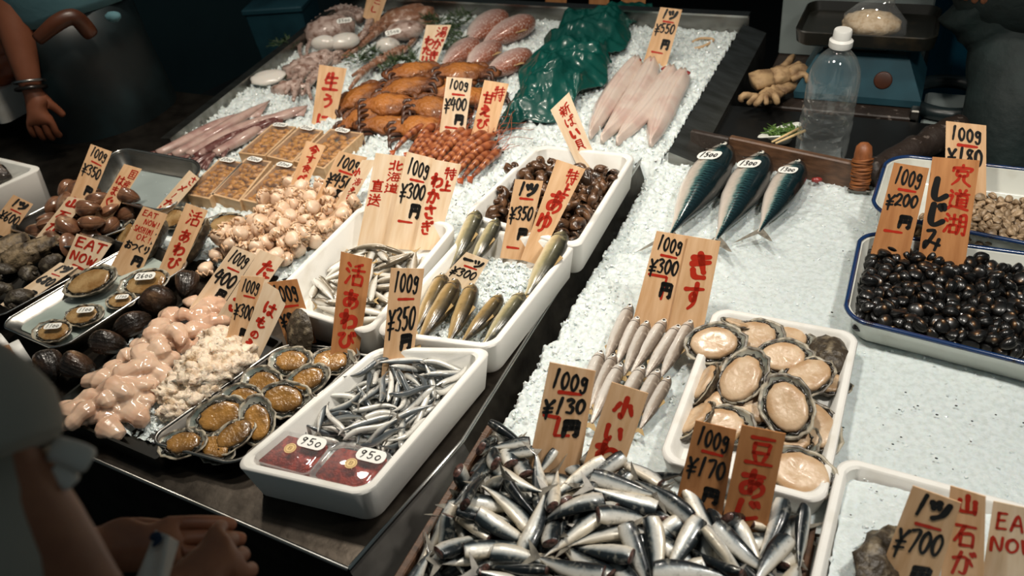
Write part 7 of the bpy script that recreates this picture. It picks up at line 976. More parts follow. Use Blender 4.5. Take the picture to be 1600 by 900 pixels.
# ---- squid
def squid(label, a, b, r, m, red=False):
    A, B = P(*a, .022), P(*b, .022); d = (B - A); t = thing('squid', label, 'squid', 'squid on the ice', loc=A); Ln = d.length
    mb = MB(); n_ = Vector((-d.y, d.x, 0)).normalized(); pts = []; rad = []
    for i in range(15): u = i / 14; pts.append(d * u + n_ * .012 * math.sin(u * 3 + a[0])); rad.append(r * (.55 + .5 * math.sin(min(1, u * 1.6 + .12) * PI / 2) if u < .55 else 1.05 * max(.04, 1 - ((u - .5) / .5) ** 2.2)))
    mb.tube(pts, rad, 12, flat=.75); mb.build('mantle', MT[m], t)
    f = MB(); q = pts[11]; dn = d.normalized(); f.loft([[q - dn * .05 + Vector((0, 0, zz)), q + n_ * r * 1.9 + Vector((0, 0, zz - .008)), pts[14] + Vector((0, 0, zz)), q - n_ * r * 1.9 + Vector((0, 0, zz - .008))] for zz in (-.001, .002)]); f.build('fin', MT[m], t)
    tt = MB(); rnd = random.Random(a[0])
    for k in range(6): e = rnd.uniform(-.6, .6); tt.tube(smooth_path([(0, 0, 0), -dn * .03 + n_ * e * .025, -dn * .065 + n_ * e * .05 + Vector((0, 0, -.008))], 4), [.005] * 8 + [.002], 6)
    tt.build('tentacles', MT['squid_red'], t)
for a, b, r, m, lb in (((243, 238), (377, 178), .019, 'squid', 'pale pink squid nearest the riveted rail'), ((268, 241), (425, 158), .019, 'squid', 'long pale squid second from the riveted rail'), ((296, 243), (433, 175), .018, 'squid', 'pale squid in the middle of the squid row'), ((310, 246), (385, 197), .018, 'squid_red', 'dark red squid at the near end of the row'), ((336, 240), (416, 189), .018, 'squid', 'squid just left of the back urchin boxes'), ((405, 192), (480, 164), .017, 'squid', 'squid pointing at the raw urchin tag'), ((366, 222), (440, 178), .016, 'squid_red', 'thin reddish squid between two pale ones')): squid(lb, a, b, r, m)

# ---- octopus: pale and brown
def arm_paths(t, m, paths, r0, z=.03, f=4.706, ox=380, oy=0):
    for i, pts in enumerate(paths):
        w_ = smooth_path([P(ox + x / f, oy + y / f, z + .012 * math.sin(k * 1.7 + i)) for k, (x, y) in enumerate(pts)], 6); n = len(w_)
        mb = MB(); mb.tube(w_, [r0 * (1 - .72 * k / (n - 1)) for k in range(n)], 9)
        for k in range(1, n - 1):
            for s_ in (-1, 1):
                p = w_[k]; tn = (w_[k + 1] - w_[k - 1]).normalized(); sd = Vector((-tn.y, tn.x, 0)); r = r0 * (1 - .72 * k / (n - 1))
                mb.ell(p + sd * s_ * r * .6 + Vector((0, 0, r * .75)), (r * .36, r * .36, r * .3), 7, 4)
        part(mb, 'arm', [MT[m]], t, None, True)
def blob(t, name, m, px, py, z, r, rz=0, nz=.1, sd=0):
    mb = MB(); mb.ell((0, 0, 0), r, 22, 14, 0, fn=lambda d: 1 + nz * fbm(d * 2 + Vector((sd, 0, 0)))); mb.xf(TM(P(px, py, z), rz)); return part(mb, name, [MT[m]], t, None, True)
t = thing('octopus', 'pale boiled octopus with white cut ovals at the top left of the case', 'octopus', 'octopus on the ice')
blob(t, 'body', 'octopus', 516, 48, .035, (.085, .06, .05), .5, .15); blob(t, 'cut_face', 'octopus_white', 507, 68, .05, (.045, .026, .026), .3, .05, 1); blob(t, 'cut_face', 'octopus_white', 538, 65, .045, (.05, .036, .026), .7, .05, 2)
blob(t, 'web', 'octopus', 470, 110, .02, (.06, .045, .03), .9, .35, 3); blob(t, 'web', 'octopus', 455, 140, .015, (.06, .03, .025), .2, .4, 4); blob(t, 'web', 'octopus', 500, 96, .02, (.06, .03, .03), .9, .35, 5)
arm_paths(t, 'octopus', [[(900, 110), (720, 60), (520, 170), (420, 330), (430, 430)], [(860, 140), (740, 100), (570, 210), (480, 340), (470, 400)], [(620, 420), (440, 440), (390, 560), (310, 690)], [(650, 430), (480, 520), (400, 640), (370, 740)], [(700, 440), (580, 500), (480, 600), (500, 730)], [(720, 400), (620, 450), (540, 560), (430, 700)], [(940, 160), (900, 240), (850, 300)]], .016)
st = sticker_mb(.05, .02, '2500').build('price_sticker', [MT['sticker'], MT['ink_black']], t, smooth=False); st.matrix_world = TM(P(538, 32, .09), .5, .5)
t = thing('octopus', 'brown backed octopus with a white cut oval, right of the pale one', 'octopus', 'octopus on the ice')
blob(t, 'body', 'octopus_brown', 640, 32, .03, (.1, .06, .045), .6, .2, 6); blob(t, 'web', 'octopus', 632, 48, .045, (.06, .04, .03), .6, .1, 7); blob(t, 'cut_face', 'octopus_white', 606, 71, .03, (.042, .028, .024), .2, .04, 8)
arm_paths(t, 'octopus_brown', [[(1180, 100), (1000, 180), (860, 300), (720, 430)], [(1130, 140), (980, 240), (850, 350), (760, 420)], [(1240, 90), (1100, 90), (940, 190), (830, 280)], [(1280, 200), (1250, 300), (1180, 380)], [(1150, 380), (1000, 440), (860, 560), (780, 660)], [(1180, 360), (1060, 430), (900, 500), (800, 560)]], .015)
st = sticker_mb(.05, .018, '2500').build('price_sticker', [MT['sticker'], MT['ink_black']], t, smooth=False); st.matrix_world = TM(P(614, 50, .085), .8, .7)
t = MB(); t.ell((0, 0, 0), (.055, .035, .012), 26, 10, 0, fn=lambda d: 1 + .12 * fbm(d * 2)); o = t.build('flat_shell', MT['octopus_white']); tag(o, 'flat white shell beside the riveted rail, above the squid', 'shell'); o.matrix_world = TM(P(419, 121, .03), .5, .25)
# ---- fern sprigs
def fern(label, spots, seed):
    rnd = random.Random(seed); mb = MB()
    for (x, y, z, n) in spots:
        c = P(x, y, z)
        for k in range(n):
            a = rnd.uniform(0, 2 * PI); l = rnd.uniform(.02, .05); d = Vector((math.cos(a), math.sin(a), rnd.uniform(.1, .9))).normalized(); s = c + Vector((rnd.gauss(0, .015), rnd.gauss(0, .015), rnd.uniform(-.01, .01)))
            mb.tube([s, s + d * l * .6, s + d * l + Vector((0, 0, -.006))], [.0009, .0007, .0004], 4)
            sd = d.cross(Vector((0, 0, 1))).normalized()
            for q in range(9):
                p = s + d * l * (.15 + .09 * q); w_ = .011 * (1 - q / 11)
                for s_ in (-1, 1): e = p + sd * s_ * w_ + d * .006 + Vector((0, 0, rnd.uniform(-.003, .003))); up = Vector((0, 0, .0012)); mb.add([p - d * .0016, e, p + d * .0016, p + up], [(0, 1, 3), (1, 2, 3), (0, 2, 1)])
    return tag(mb.build('fern_sprigs', MT['fern'], smooth=False), label, 'greenery', kind='stuff')
fern('dark green fern sprigs below the brown octopus', [(560, 95, .03, 22), (580, 85, .03, 22), (620, 98, .04, 26), (640, 92, .04, 26), (605, 108, .02, 12), (655, 100, .04, 14)], 1)
fern('dark green fern sprigs left of the bream', [(695, 55, .03, 30), (712, 40, .03, 30), (705, 75, .03, 24), (725, 28, .04, 20), (675, 30, .05, 16), (720, 62, .03, 16), (690, 35, .04, 14)], 2)
fern('dark green fern sprigs along the left rail under the pale octopus', [(455, 72, .02, 20), (440, 66, .03, 12), (436, 128, .01, 12), (455, 135, .01, 10), (490, 128, .01, 12), (480, 140, .01, 8)], 3)

# ---- sea bream bodies
base = make_fish('sea_bream', .19, .055, .034, P_ROUND, 'bream', tail=.03, eye=0, finm='fin_warm')
for h, t, lb in (((782, 23), (733, 66), 'pink sea bream at the back left of the five'), ((829, 31), (757, 70), 'pink sea bream at the back right, orange edge catching light'), ((741, 65), (694, 103), 'greyish sea bream at the front left, beside the fern'), ((773, 69), (733, 108), 'sea bream in the middle of the front row'), ((825, 82), (758, 120), 'silver pink sea bream next to the green sheet')):
    o = lay(base, P(*h, .035), P(*t, .03), 1, .25, L=.19, label=lb); o['category'] = 'fish'; o['group'] = 'sea bream on the ice'
kill(base)
# ---- split eel fillets
def fillet(label, a, b, w0, seed):
    A, B = P(*a, .022), P(*b, .016); d = B - A; Ln = d.length; d.normalize(); s = Vector((-d.y, d.x, 0)).normalized(); rings = []; rings2 = []
    for i in range(25):
        u = i / 24; w_ = w0 * np.interp(u, [0, .06, .2, .6, .85, 1], [.45, .8, 1, .95, .6, .12]); c = A + d * Ln * u + s * .012 * math.sin(u * 3 + seed)
        rings.append([c + s * w_ * (k / 6 - 1) + Vector((0, 0, .024 * (1 - abs(k / 6 - 1) ** 2) - .009 * math.exp(-((k - 6) / 1.1) ** 2) + .002 * noise.noise((u * 9, k * .8, seed)))) for k in range(13)] + [c + s * w_ * (1 - k / 6) + Vector((0, 0, -.004)) for k in range(1, 12)])
    mb = MB(); mb.loft(rings); o = tag(mb.build('eel_fillet', MT['fillet']), label, 'fish fillet', 'split eel fillets on the ice')
    r = MB(); r.ell(A + d * .014 + Vector((0, 0, .011)), (.016, .012, .005), 12, 8, fn=lambda q: 1 + .3 * fbm(q * 3)); r.build('bloody_head_end', MT['fillet_red'], o)
for a, b, w_, lb in (((996, 96), (922, 216), .033, 'split white eel fillet at the left, next to the green sheet'), ((1018, 98), (940, 222), .036, 'wide split eel fillet second from the left'), ((1044, 110), (970, 226), .037, 'split eel fillet third from the left with pink head end'), ((1072, 116), (1012, 228), .036, 'split eel fillet nearest the right steel rail')): fillet(lb, a, b, w_, a[0])
# ---- green plastic sheet
mb = MB(); g = []; tl, tr, br, bl = [P(*q) for q in ((878, 36), (1014, 22), (912, 182), (776, 222))]
for i in range(111):
    v = i / 110; row = []
    for j in range(91):
        u = j / 90; p = tl.lerp(tr, u).lerp(bl.lerp(br, u), v); e = min(u, 1 - u, v, 1 - v); q = Vector((p.x * 9, p.y * 9, 3))
        ridge = 1 - abs(noise.noise(q * .75)) * 2.2; r2 = 1 - abs(noise.noise(q * 1.9 + Vector((5, 2, 0)))) * 2.4; r3 = 1 - abs(noise.noise(q * 4.6)) * 2
        z = .012 + .07 * min(1, e * 6) * (math.sin(PI * u) * .5 + .2) + .026 * max(0, ridge) + .014 * max(0, r2) * min(1, e * 10 + .2) + .005 * r3
        ed = Vector((noise.noise(q * 1.2 + Vector((9, 9, 9))), noise.noise(q * 1.2 + Vector((4, 1, 9))), 0)) * .05 * (1 - min(1, e * 5)); row.append(p + ed + Vector((0, 0, z)))
    g.append(row)
mb.loft(g, 0, False, False, closed=False); o = mb.build('plastic_sheet', MT['sheet']); tag(o, 'crumpled glossy dark green plastic sheet covering the ice', 'plastic sheet'); sm = o.modifiers.new('thickness', 'SOLIDIFY'); sm.thickness = .0012

# ---- boiled crabs
def crab_proto():
    o = thing('crab', 'x', 'crab', 'boiled crabs piled on the ice')
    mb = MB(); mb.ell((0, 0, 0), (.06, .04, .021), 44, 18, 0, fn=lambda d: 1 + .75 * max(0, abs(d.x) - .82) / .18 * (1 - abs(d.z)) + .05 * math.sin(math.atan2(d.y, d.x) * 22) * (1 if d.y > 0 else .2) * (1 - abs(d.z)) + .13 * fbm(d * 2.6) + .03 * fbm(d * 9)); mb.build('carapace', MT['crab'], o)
    for s in (-1, 1):
        mb = MB(); mb.tube(smooth_path([(s * .034, .026, -.012), (s * .06, .036, -.01), (s * .046, .053, -.01), (s * .016, .05, -.01)], 4), [.006] * 4 + [.009] * 5 + [.0075, .006, .004, .002], 9, flat=.8); mb.tube(smooth_path([(s * .04, .052, -.006), (s * .026, .057, -.006), (s * .014, .054, -.008)], 4), [.004, .004, .0038, .0035, .003, .0028, .0022, .0016, .001], 7); mb.build('claw', MT['crab'], o)
        for k in range(4):
            y = .012 - .014 * k; mb = MB(); mb.tube(smooth_path([(s * .045, y, -.006), (s * (.082 - .006 * k), y - .006 - .008 * k, .012), (s * (.088 - .01 * k), y - .032 - .008 * k, -.014)], 4), [.006] * 4 + [.0048] * 3 + [.003, .0016], 7, flat=.7); mb.build('leg', MT['crab_leg'], o)
        e = MB(); e.ell((s * .012, .037, .006), (.003, .003, .004), 8, 6); e.build('eye', MT['eye_black'], o)
    return o
base = crab_proto()
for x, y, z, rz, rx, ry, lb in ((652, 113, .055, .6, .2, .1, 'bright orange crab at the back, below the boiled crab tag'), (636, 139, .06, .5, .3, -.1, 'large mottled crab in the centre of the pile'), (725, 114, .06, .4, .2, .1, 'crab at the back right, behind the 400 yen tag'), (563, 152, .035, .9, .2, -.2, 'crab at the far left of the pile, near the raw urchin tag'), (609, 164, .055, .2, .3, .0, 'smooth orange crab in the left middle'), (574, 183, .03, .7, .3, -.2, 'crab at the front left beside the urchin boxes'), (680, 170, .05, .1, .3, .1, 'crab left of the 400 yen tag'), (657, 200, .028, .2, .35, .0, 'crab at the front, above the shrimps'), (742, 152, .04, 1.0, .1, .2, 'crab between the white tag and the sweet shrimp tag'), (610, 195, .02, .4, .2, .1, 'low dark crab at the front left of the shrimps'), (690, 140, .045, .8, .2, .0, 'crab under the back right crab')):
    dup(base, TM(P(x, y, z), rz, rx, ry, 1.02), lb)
kill(base)
# ---- sweet shrimps
def shrimp_proto():
    mb = MB(); pts = []; rad = []
    for i in range(23): u = i / 22; pts.append((.05 - .1 * u, .004 * math.sin(u * 3), .012 * math.sin(u * 2.6) - .006)); rad.append((.0042 + .0052 * min(1, u * 5)) * (1 - .62 * max(0, (u - .25) / .75)) * (1 + .06 * math.sin(u * 44) * (u > .33)))
    mb.tube(pts, rad, 10, flat=1.15); mb.a = [(math.sin(i / 22 * 44) if i > 7 else .1) for i in range(23) for _ in range(10)]; o = mb.build('shrimp', MT['shrimp']); tag(o, 'x', 'shrimp', 'sweet shrimps on the ice')
    for s in (-1, 1):
        e = MB(); e.ell((.047, s * .0045, .001), (.0022, .0022, .0022), 8, 6); e.build('eye', MT['eye_black'], o)
        f = MB(); f.tube(smooth_path([(.05, s * .002, 0), (.08, s * .012, .01), (.11, s * .03, .004), (.125, s * .034, -.002)], 4), .0005, 4); f.build('feeler', MT['shrimp_feeler'], o)
    f = MB(); f.tube([(.045, 0, .005), (.068, 0, .009)], [.0016, .0002], 5); f.build('rostrum', MT['shrimp_feeler'], o)
    for k in range(5):
        f = MB(); x = .03 - .008 * k; f.tube(smooth_path([(x, .004, -.005), (x + .008, .012, -.012), (x + .016, .014, -.018)], 3), .0007, 4); f.build('leg', MT['shrimp_feeler'], o)
    f = MB(); f.loft([[(-.05, -.001, zz), (-.062, -.008, zz), (-.068, 0, zz), (-.062, .008, zz), (-.05, .001, zz)] for zz in (-.0005, .0006)]); f.build('tail_fan', MT['shrimp_feeler'], o); return o
base = shrimp_proto(); rnd = random.Random(3)
sw = ['back', 'middle', 'front']
for r in range(3):
    for k in range(8):
        u = k / 7; hx_, hy = lerp(652, 752, u) + r * 6 + rnd.uniform(-3, 3), lerp(208, 222, u) + r * 15 + rnd.uniform(-2, 2)
        a = P(hx_ + 16, hy - 12, .034 - .006 * r); b = P(hx_ - 24, hy + 22, .02)
        b = b + Vector((rnd.uniform(-.02, .02), rnd.uniform(-.012, .012), 0)); lay(base, a, b, 1, rnd.uniform(.5, 1.5), sc=1.3, label='orange shrimp in the %s row, %s' % (sw[r], ['at the far left', 'second from the left', 'third from the left', 'fourth from the left', 'fifth from the left', 'sixth from the left', 'next to last on the right', 'at the right end with loose feelers'][k]))
kill(base)
tl_ = MB()
tl_.tube(smooth_path([P(1082, 66, .01), P(1095, 60, .015), P(1115, 62, .012), P(1100, 72, .01), P(1085, 76, .008)], 5), .004, 6); tag(tl_.build('shrimp_scrap', MT['wood_pale']), 'curled tan scrap on the ice behind the eel fillets', 'scrap')

# ---- the fishmonger's side behind the boards
mb = MB(); mb.box((-.18, 1.875, -.02), (.66, .21, .03), bev=.003); tag(mb.build('shelf', [MT['black_plastic']], smooth=False), 'dark shelf behind the wooden board, under the plastic bottle', 'shelf')
tb = thing('work_table', 'dark worktable carrying the blue scale', 'table', loc=(-.17, 2.2, -.8)); inv = Matrix.Translation((.17, -2.2, .8))
mb = MB(); mb.box((-.17, 2.22, -.012), (.38, .47, .024), bev=.003); part(mb, 'table_top', [MT['wood_dark']], tb, inv)
mb = MB(); mb.box((-.17, 1.995, -.055), (.36, .02, .06), bev=.003); part(mb, 'apron_rail', [MT['black_plastic']], tb, inv)
for x in (-.33, .0):
    for y in (2.02, 2.42): mb = MB(); mb.box((x, y, -.41), (.03, .03, .77)); part(mb, 'leg', [MT['steel_dark']], tb, inv)
mb = MB(); mb.box((.013, 2.0, -.38), (.022, .03, .8), bev=.003); tag(mb.build('corner_post', [MT['steel']], smooth=False), 'bare metal corner post beside the worktable', 'post')
mb = MB(); mb.box((-.175, 2.31, .31), (.37, .02, .62), bev=.004); tag(mb.build('grey_panel', [MT['grey_panel']], smooth=False), 'pale grey panel standing behind the scale', 'panel')
mb = MB(); mb.loft([[Vector((x, 2.52 + .012 * (k % 2), z)) for k, x in enumerate(np.linspace(.0, .62, 15))] + [Vector((.62, 2.56, z)), Vector((.0, 2.56, z))] for z in (-.79, .7)]); tag(mb.build('blue_panel', [MT['blue_panel']], smooth=False), 'ribbed dark blue sheet behind the person on the right', 'panel')
mb = MB(); mb.box((.2, 2.14, -.075), (.34, .21, .05), bev=.006); tag(mb.build('white_counter', [MT['grey_panel']], smooth=False), 'pale counter end right of the worktable', 'counter')
mb = MB(); c = P(1482, 158, -.04); n = 40; mb.loft([[c + Vector(((.095 + .018 * math.cos(a)) * math.cos(2 * PI * k / n), (.095 + .018 * math.cos(a)) * math.sin(2 * PI * k / n), .018 * math.sin(a) + .01)) for a in [2 * PI * j / 8 for j in range(8)]] for k in range(n + 1)], 0, False, False); tag(mb.build('hose_loop', [MT['hose']]), 'loop of dark hose lying on the pale counter', 'hose')
# scale
sc_ = P(1335, 163, 0); st = thing('weighing_scale', 'blue weighing scale with a black pan on the worktable', 'scale', loc=sc_); inv = Matrix.Translation(-sc_)
def at(dx, dy, dz): return sc_ + Vector((dx, dy, dz))
mb = MB()
def trap(y0, w0, w1, h0, h1, y1=None): return [[at(-w0, y0, h0), at(w0, y0, h0), at(w0, y0 + .2, h0), at(-w0, y0 + .2, h0)], [at(-w1, y0 + .045, h1), at(w1, y0 + .045, h1), at(w1, y0 + .17, h1), at(-w1, y0 + .17, h1)]]
mb.loft([[at(-.145, 0, .004), at(.145, 0, .004), at(.145, .19, .004), at(-.145, .19, .004)], [at(-.147, -.002, .022), at(.147, -.002, .022), at(.147, .192, .022), at(-.147, .192, .022)], [at(-.105, .03, .11), at(.105, .03, .11), at(.105, .165, .11), at(-.105, .165, .11)], [at(-.095, .04, .117), at(.095, .04, .117), at(.095, .155, .117), at(-.095, .155, .117)]])
part(mb, 'housing', [MT['scale_blue']], st, inv)
mb = MB(); q = Matrix.Rotation(math.radians(19), 4, 'X'); mb.lathe([(.0001, 0), (.021, 0), (.021, .003), (.018, .004), (.0001, .004)], 24, 0, Matrix.Translation(at(.055, .014, .062)) @ Matrix.Rotation(math.radians(71), 4, 'X')); part(mb, 'dial', [MT['leather']], st, inv, True)
mb = MB(); mb.box(at(-.02, .1, .13), (.15, .1, .035), bev=.006); part(mb, 'pan_support', [MT['black_plastic']], st, inv)
mb = MB(); cq = [Vector((sc_.x + a, sc_.y + b)) for a, b in ((-.155, -.01), (.15, -.01), (.15, .195), (-.155, .195))]; L = lambda i, r, z: quad_loop(cq, i, r, sc_.z + z)
mb.loft([L(.01, .02, .143), L(.0, .025, .15), L(-.004, .028, .18), L(-.001, .026, .182), L(.006, .024, .16), L(.012, .02, .158)]); part(mb, 'pan', [MT['scale_pan']], st, inv, True, 40)
# bag of roe on the pan
bp = P(1358, 55, .158); bg = thing('plastic_bag', 'clear twisted plastic bag of pale roe on the scale pan', 'bag', loc=bp); inv = Matrix.Translation(-bp)
mb = MB(); mb.ell(bp + Vector((0, 0, .026)), (.066, .042, .032), 24, 14, 0, fn=lambda d: 1 + .14 * fbm(d * 2.4)); part(mb, 'roe', [MT['roe_bag']], bg, inv, True)
mb = MB(); mb.lathe([(.02, 0), (.066, .008), (.074, .03), (.062, .058), (.04, .075), (.02, .088), (.012, .1), (.03, .125), (.05, .15)], 28, 0, Matrix.Translation(bp) @ Matrix.Rotation(.35, 4, 'Y') @ Matrix.Scale(.75, 4, (0, 1, 0)), False, False); mb.jit(.008, 26, 4); part(mb, 'film', [MT['clear_plastic']], bg, inv, True)
# gloves
def glove(label, p, rz, sd):
    rnd = random.Random(sd); mb = MB(); mb.ell((0, 0, 0), (.035, .03, .018), 18, 12, 0, fn=lambda d: 1 + .25 * fbm(d * 2.4 + Vector((sd, 0, 0)))); 
    for k in range(5): y = -.026 + .013 * k; mb.tube(smooth_path([(.02, y, 0), (.05, y * 1.5 + rnd.uniform(-.01, .01), .012), (.075 - .01 * abs(k - 2), y * 1.9, -.006)], 4), [.0085] * 6 + [.0075, .007, .004], 8)
    mb.tube([(-.02, 0, 0), (-.05, 0, .004), (-.07, 0, .0)], [.026, .03, .031], 14, flat=.6); mb.jit(.007, 35, sd); mb.xf(TM(p, rz, .2, -.1)); tag(mb.build('work_glove', [MT['glove']]), label, 'glove', 'worn gloves on the worktable')
glove('worn tan work glove nearer the table edge', P(1205, 148, .03), -1.9, 1); glove('worn tan work glove lying behind the first', P(1218, 118, .055), .6, 2)
# bottle
bp = P(1281, 240, -.004); bt = thing('plastic_bottle', 'empty clear ribbed plastic bottle behind the wooden board', 'bottle', loc=bp); inv = Matrix.Translation(-bp); BM = Matrix.Translation(bp) @ Matrix.Rotation(.05, 4, 'Y')
prof = [(.001, 0), (.05, .001), (.056, .006), (.0565, .05), (.054, .056), (.054, .06), (.0565, .066), (.0565, .085), (.053, .09), (.053, .095), (.055, .1), (.055, .115), (.0525, .12), (.0525, .125), (.0545, .13), (.0545, .15), (.054, .185), (.049, .21), (.038, .232), (.024, .247), (.018, .252), (.018, .262)]
mb = MB(); mb.lathe(prof, 32, 0, BM, True, False); part(mb, 'body', [MT['pet']], bt, inv, True)
mb = MB(); mb.lathe([(.001, .256), (.023, .256), (.024, .258), (.024, .27), (.0185, .274), (.0185, .29), (.017, .293), (.001, .293)], 24, 0, BM); part(mb, 'cap', [MT['cap_white']], bt, inv, True, 40)
# small dish of greens with chopsticks
c = [P(x, y, 0.02).to_2d() for x, y in ((1178, 222), (1248, 218), (1252, 196), (1215, 204))]
o = pan('small white dish behind the board, left of the bottle', c, -.004, .03, .002, 'enamel', 'enamel', 'serving_dish', 'dish', r=.012, rimr=.002)
mb = MB(); rnd = random.Random(1)
for k in range(60): p = P(rnd.uniform(1200, 1242), rnd.uniform(206, 216), .02); mb.tube([p, p + Vector((rnd.gauss(0, .01), rnd.gauss(0, .01), .012)), p + Vector((rnd.gauss(0, .016), rnd.gauss(0, .01), .016))], [.002, .003, .0006], 5)
tag(mb.build('chopped_greens', [MT['greens']]), 'chopped green leaves in the small white dish', 'greens', kind='stuff')
for k, (a, b, lb) in enumerate((((1212, 224), (1258, 204), 'wooden chopstick across the small dish, nearer one'), ((1206, 222), (1252, 199), 'wooden chopstick across the small dish, farther one'))):
    mb = MB(); mb.tube([P(*a, .036), P(*b, .04)], [.0022, .0035], 8); tag(mb.build('chopstick', [MT['chopstick']]), lb, 'chopstick', 'chopsticks on the small dish')
# dark wet log and the bound knife handle
a, b = P(1352, 276, .02), P(1500, 196, .03); mb = MB(); mb.tube([a.lerp(b, i / 14) + Vector((0, 0, .004 * math.sin(i * 1.3))) for i in range(15)], [.03 + .003 * math.sin(i * 2.1) for i in range(15)], 16); mb.jit(.004, 40, 6)
tag(mb.build('log', [MT['wood_dark']]), 'dark wet log with white specks behind the enamel trays', 'log')
kp = P(1342, 302, 0); kn = thing('bound_handle_tool', 'wooden tool handle bound with brown twine, standing in the ice', 'tool', loc=kp); inv = Matrix.Translation(-kp); top = ray_plane(1351, 222, kp + Vector((0, .01, 0)), Vector((0, -1, .2)).normalized()); ax = (top - kp); hl = ax.length; ax.normalize(); KM = Matrix.Translation(kp) @ Vector((0, 0, 1)).rotation_difference(ax).to_matrix().to_4x4()
mb = MB(); mb.lathe([(.001, hl * .08), (.0155, hl * .08), (.0165, hl * .3), (.018, hl * .72), (.0175, hl * .74), (.018, hl * .76), (.0155, hl * .92), (.008, hl * .99), (.001, hl)], 18, 0, KM); part(mb, 'handle', [MT['handle_wood']], kn, inv, True)
mb = MB(); pts = []; m_ = 15
for i in range(m_ * 14 + 1): u = i / (m_ * 14); an = i / 14 * 2 * PI; r = .0172 + .0012 * math.sin(i * .37) + .002 * u; pts.append(KM @ Vector((r * math.cos(an), r * math.sin(an), hl * (.1 + .58 * u) + .0015 * math.sin(i * .7))))
mb.tube(pts, .0026, 6); part(mb, 'twine_binding', [MT['twine']], kn, inv, True)
mb = MB(); mb.box((0, 0, hl * .06), (.046, .018, .004), bev=.001); mb.box((0, 0, -.015), (.03, .004, .05)); mb.xf(KM); part(mb, 'blade', [MT['steel']], kn, inv)
# crumbs on the ice
rnd = random.Random(8)
mb = MB(); mb.ell((0, 0, 0), (.011, .007, .006), 14, 8, fn=lambda d: 1 + .4 * fbm(d * 3)); o = tag(mb.build('shell_crumb', [MT['fillet_red']]), 'small reddish shell crumb on the ice below the brown board', 'crumb'); o.matrix_world = TM(P(1276, 281, .012), .4)
# specks of grit on the melting ice: far too many to count
mb = MB()
for (x, y) in [(1517, 690), (1463, 716), (1317, 785), (1361, 762), (1300, 812), (1290, 850), (1318, 862), (1343, 868), (1370, 768), (1405, 640), (1428, 636), (1434, 634), (1556, 648), (1519, 658), (1494, 634), (1415, 613), (1380, 664), (1494, 624), (1300, 488), (1317, 392), (952, 466), (1464, 648), (1408, 683), (1395, 694)] + [(rnd.uniform(1290, 1600), rnd.uniform(600, 890)) for k in range(9)]:
    z = .0325 if (x > 1320 and y > 745 + (x - 1320) * .25) else .006; r = rnd.uniform(.0007, .0016); mb.ell(P(x, y, z), (r * 1.5, r, r * .7), 7, 5)
tag(mb.build('grit_specks', [MT['speck']]), 'dark specks of grit scattered over the melting ice', 'grit', kind='stuff')
# jars at the left edge
for (x, y, rz, lb) in ((30, 556, .9, 'glass jar with white lid lying beside the dark clams'), (2, 545, 1.0, 'glass jar with white lid cut by the left edge')):
    p = P(x, y, .028); j = thing('glass_jar', lb, 'jar', 'lying jars at the left edge', loc=p); JM = Matrix.Rotation(rz - PI / 2 + .25, 4, 'Z') @ Matrix.Rotation(PI / 2, 4, 'X')
    mb = MB(); mb.lathe([(.001, .07), (.026, .07), (.03, .062), (.03, .01), (.026, .0)], 24, 0, JM, True, False); o = part(mb, 'glass', [MT['jar_glass']], j, Matrix(), True)
    mb = MB(); mb.lathe([(.001, .066), (.025, .066), (.0275, .06), (.0275, .014), (.001, .013)], 24, 0, JM); part(mb, 'contents', [MT['jar_fill']], j, Matrix(), True)
    mb = MB(); mb.lathe([(.001, -.014), (.028, -.014), (.029, -.012), (.029, .004), (.026, .005), (.001, .005)], 24, 0, JM); part(mb, 'lid', [MT['cap_white']], j, Matrix(), True, 40)
# far stall glimpsed behind the arm
p = PD(2, 92, 3.1); mb = MB(); cq = [Vector((p.x + a, p.y + b)) for a, b in ((-.35, -.2), (.2, -.2), (.2, .2), (-.35, .2))]; mb.loft([quad_loop(cq, 0, .02, p.z - .1), quad_loop(cq, 0, .02, p.z - .01), quad_loop(cq, .015, .02, p.z - .02)]); tag(mb.build('foam_box', [MT['styrofoam']], smooth=False), 'distant pale box behind the bare arm at the left edge', 'foam box')
for k, (dx, dy, lb) in enumerate(((.12, -.1, 'orange crab lump in the distant box, nearest'), (.02, .02, 'orange crab lump in the distant box, middle'), (-.1, -.08, 'orange crab lump in the distant box, left'))):
    mb = MB(); mb.ell((0, 0, 0), (.09, .06, .04), 20, 12, fn=lambda d: 1 + .3 * fbm(d * 2 + Vector((k, 0, 0)))); o = tag(mb.build('crab', [MT['shrimp_feeler']]), lb, 'crab', 'crabs in the distant box'); o.location = p + Vector((dx, dy, .02))
# teal crate behind the left rail
p = P(450, 45, -.05); mb = MB(); mb.box(p, (.2, .16, .2), bev=.006, taper=1.1, rot=Matrix.Rotation(.3, 3, 'Z')); mb.box(p + Vector((0, 0, .1)), (.23, .19, .02), bev=.004, rot=Matrix.Rotation(.3, 3, 'Z')); tag(mb.build('plastic_crate', [MT['scale_blue']], smooth=False), 'dim teal plastic crate behind the left rail', 'crate')

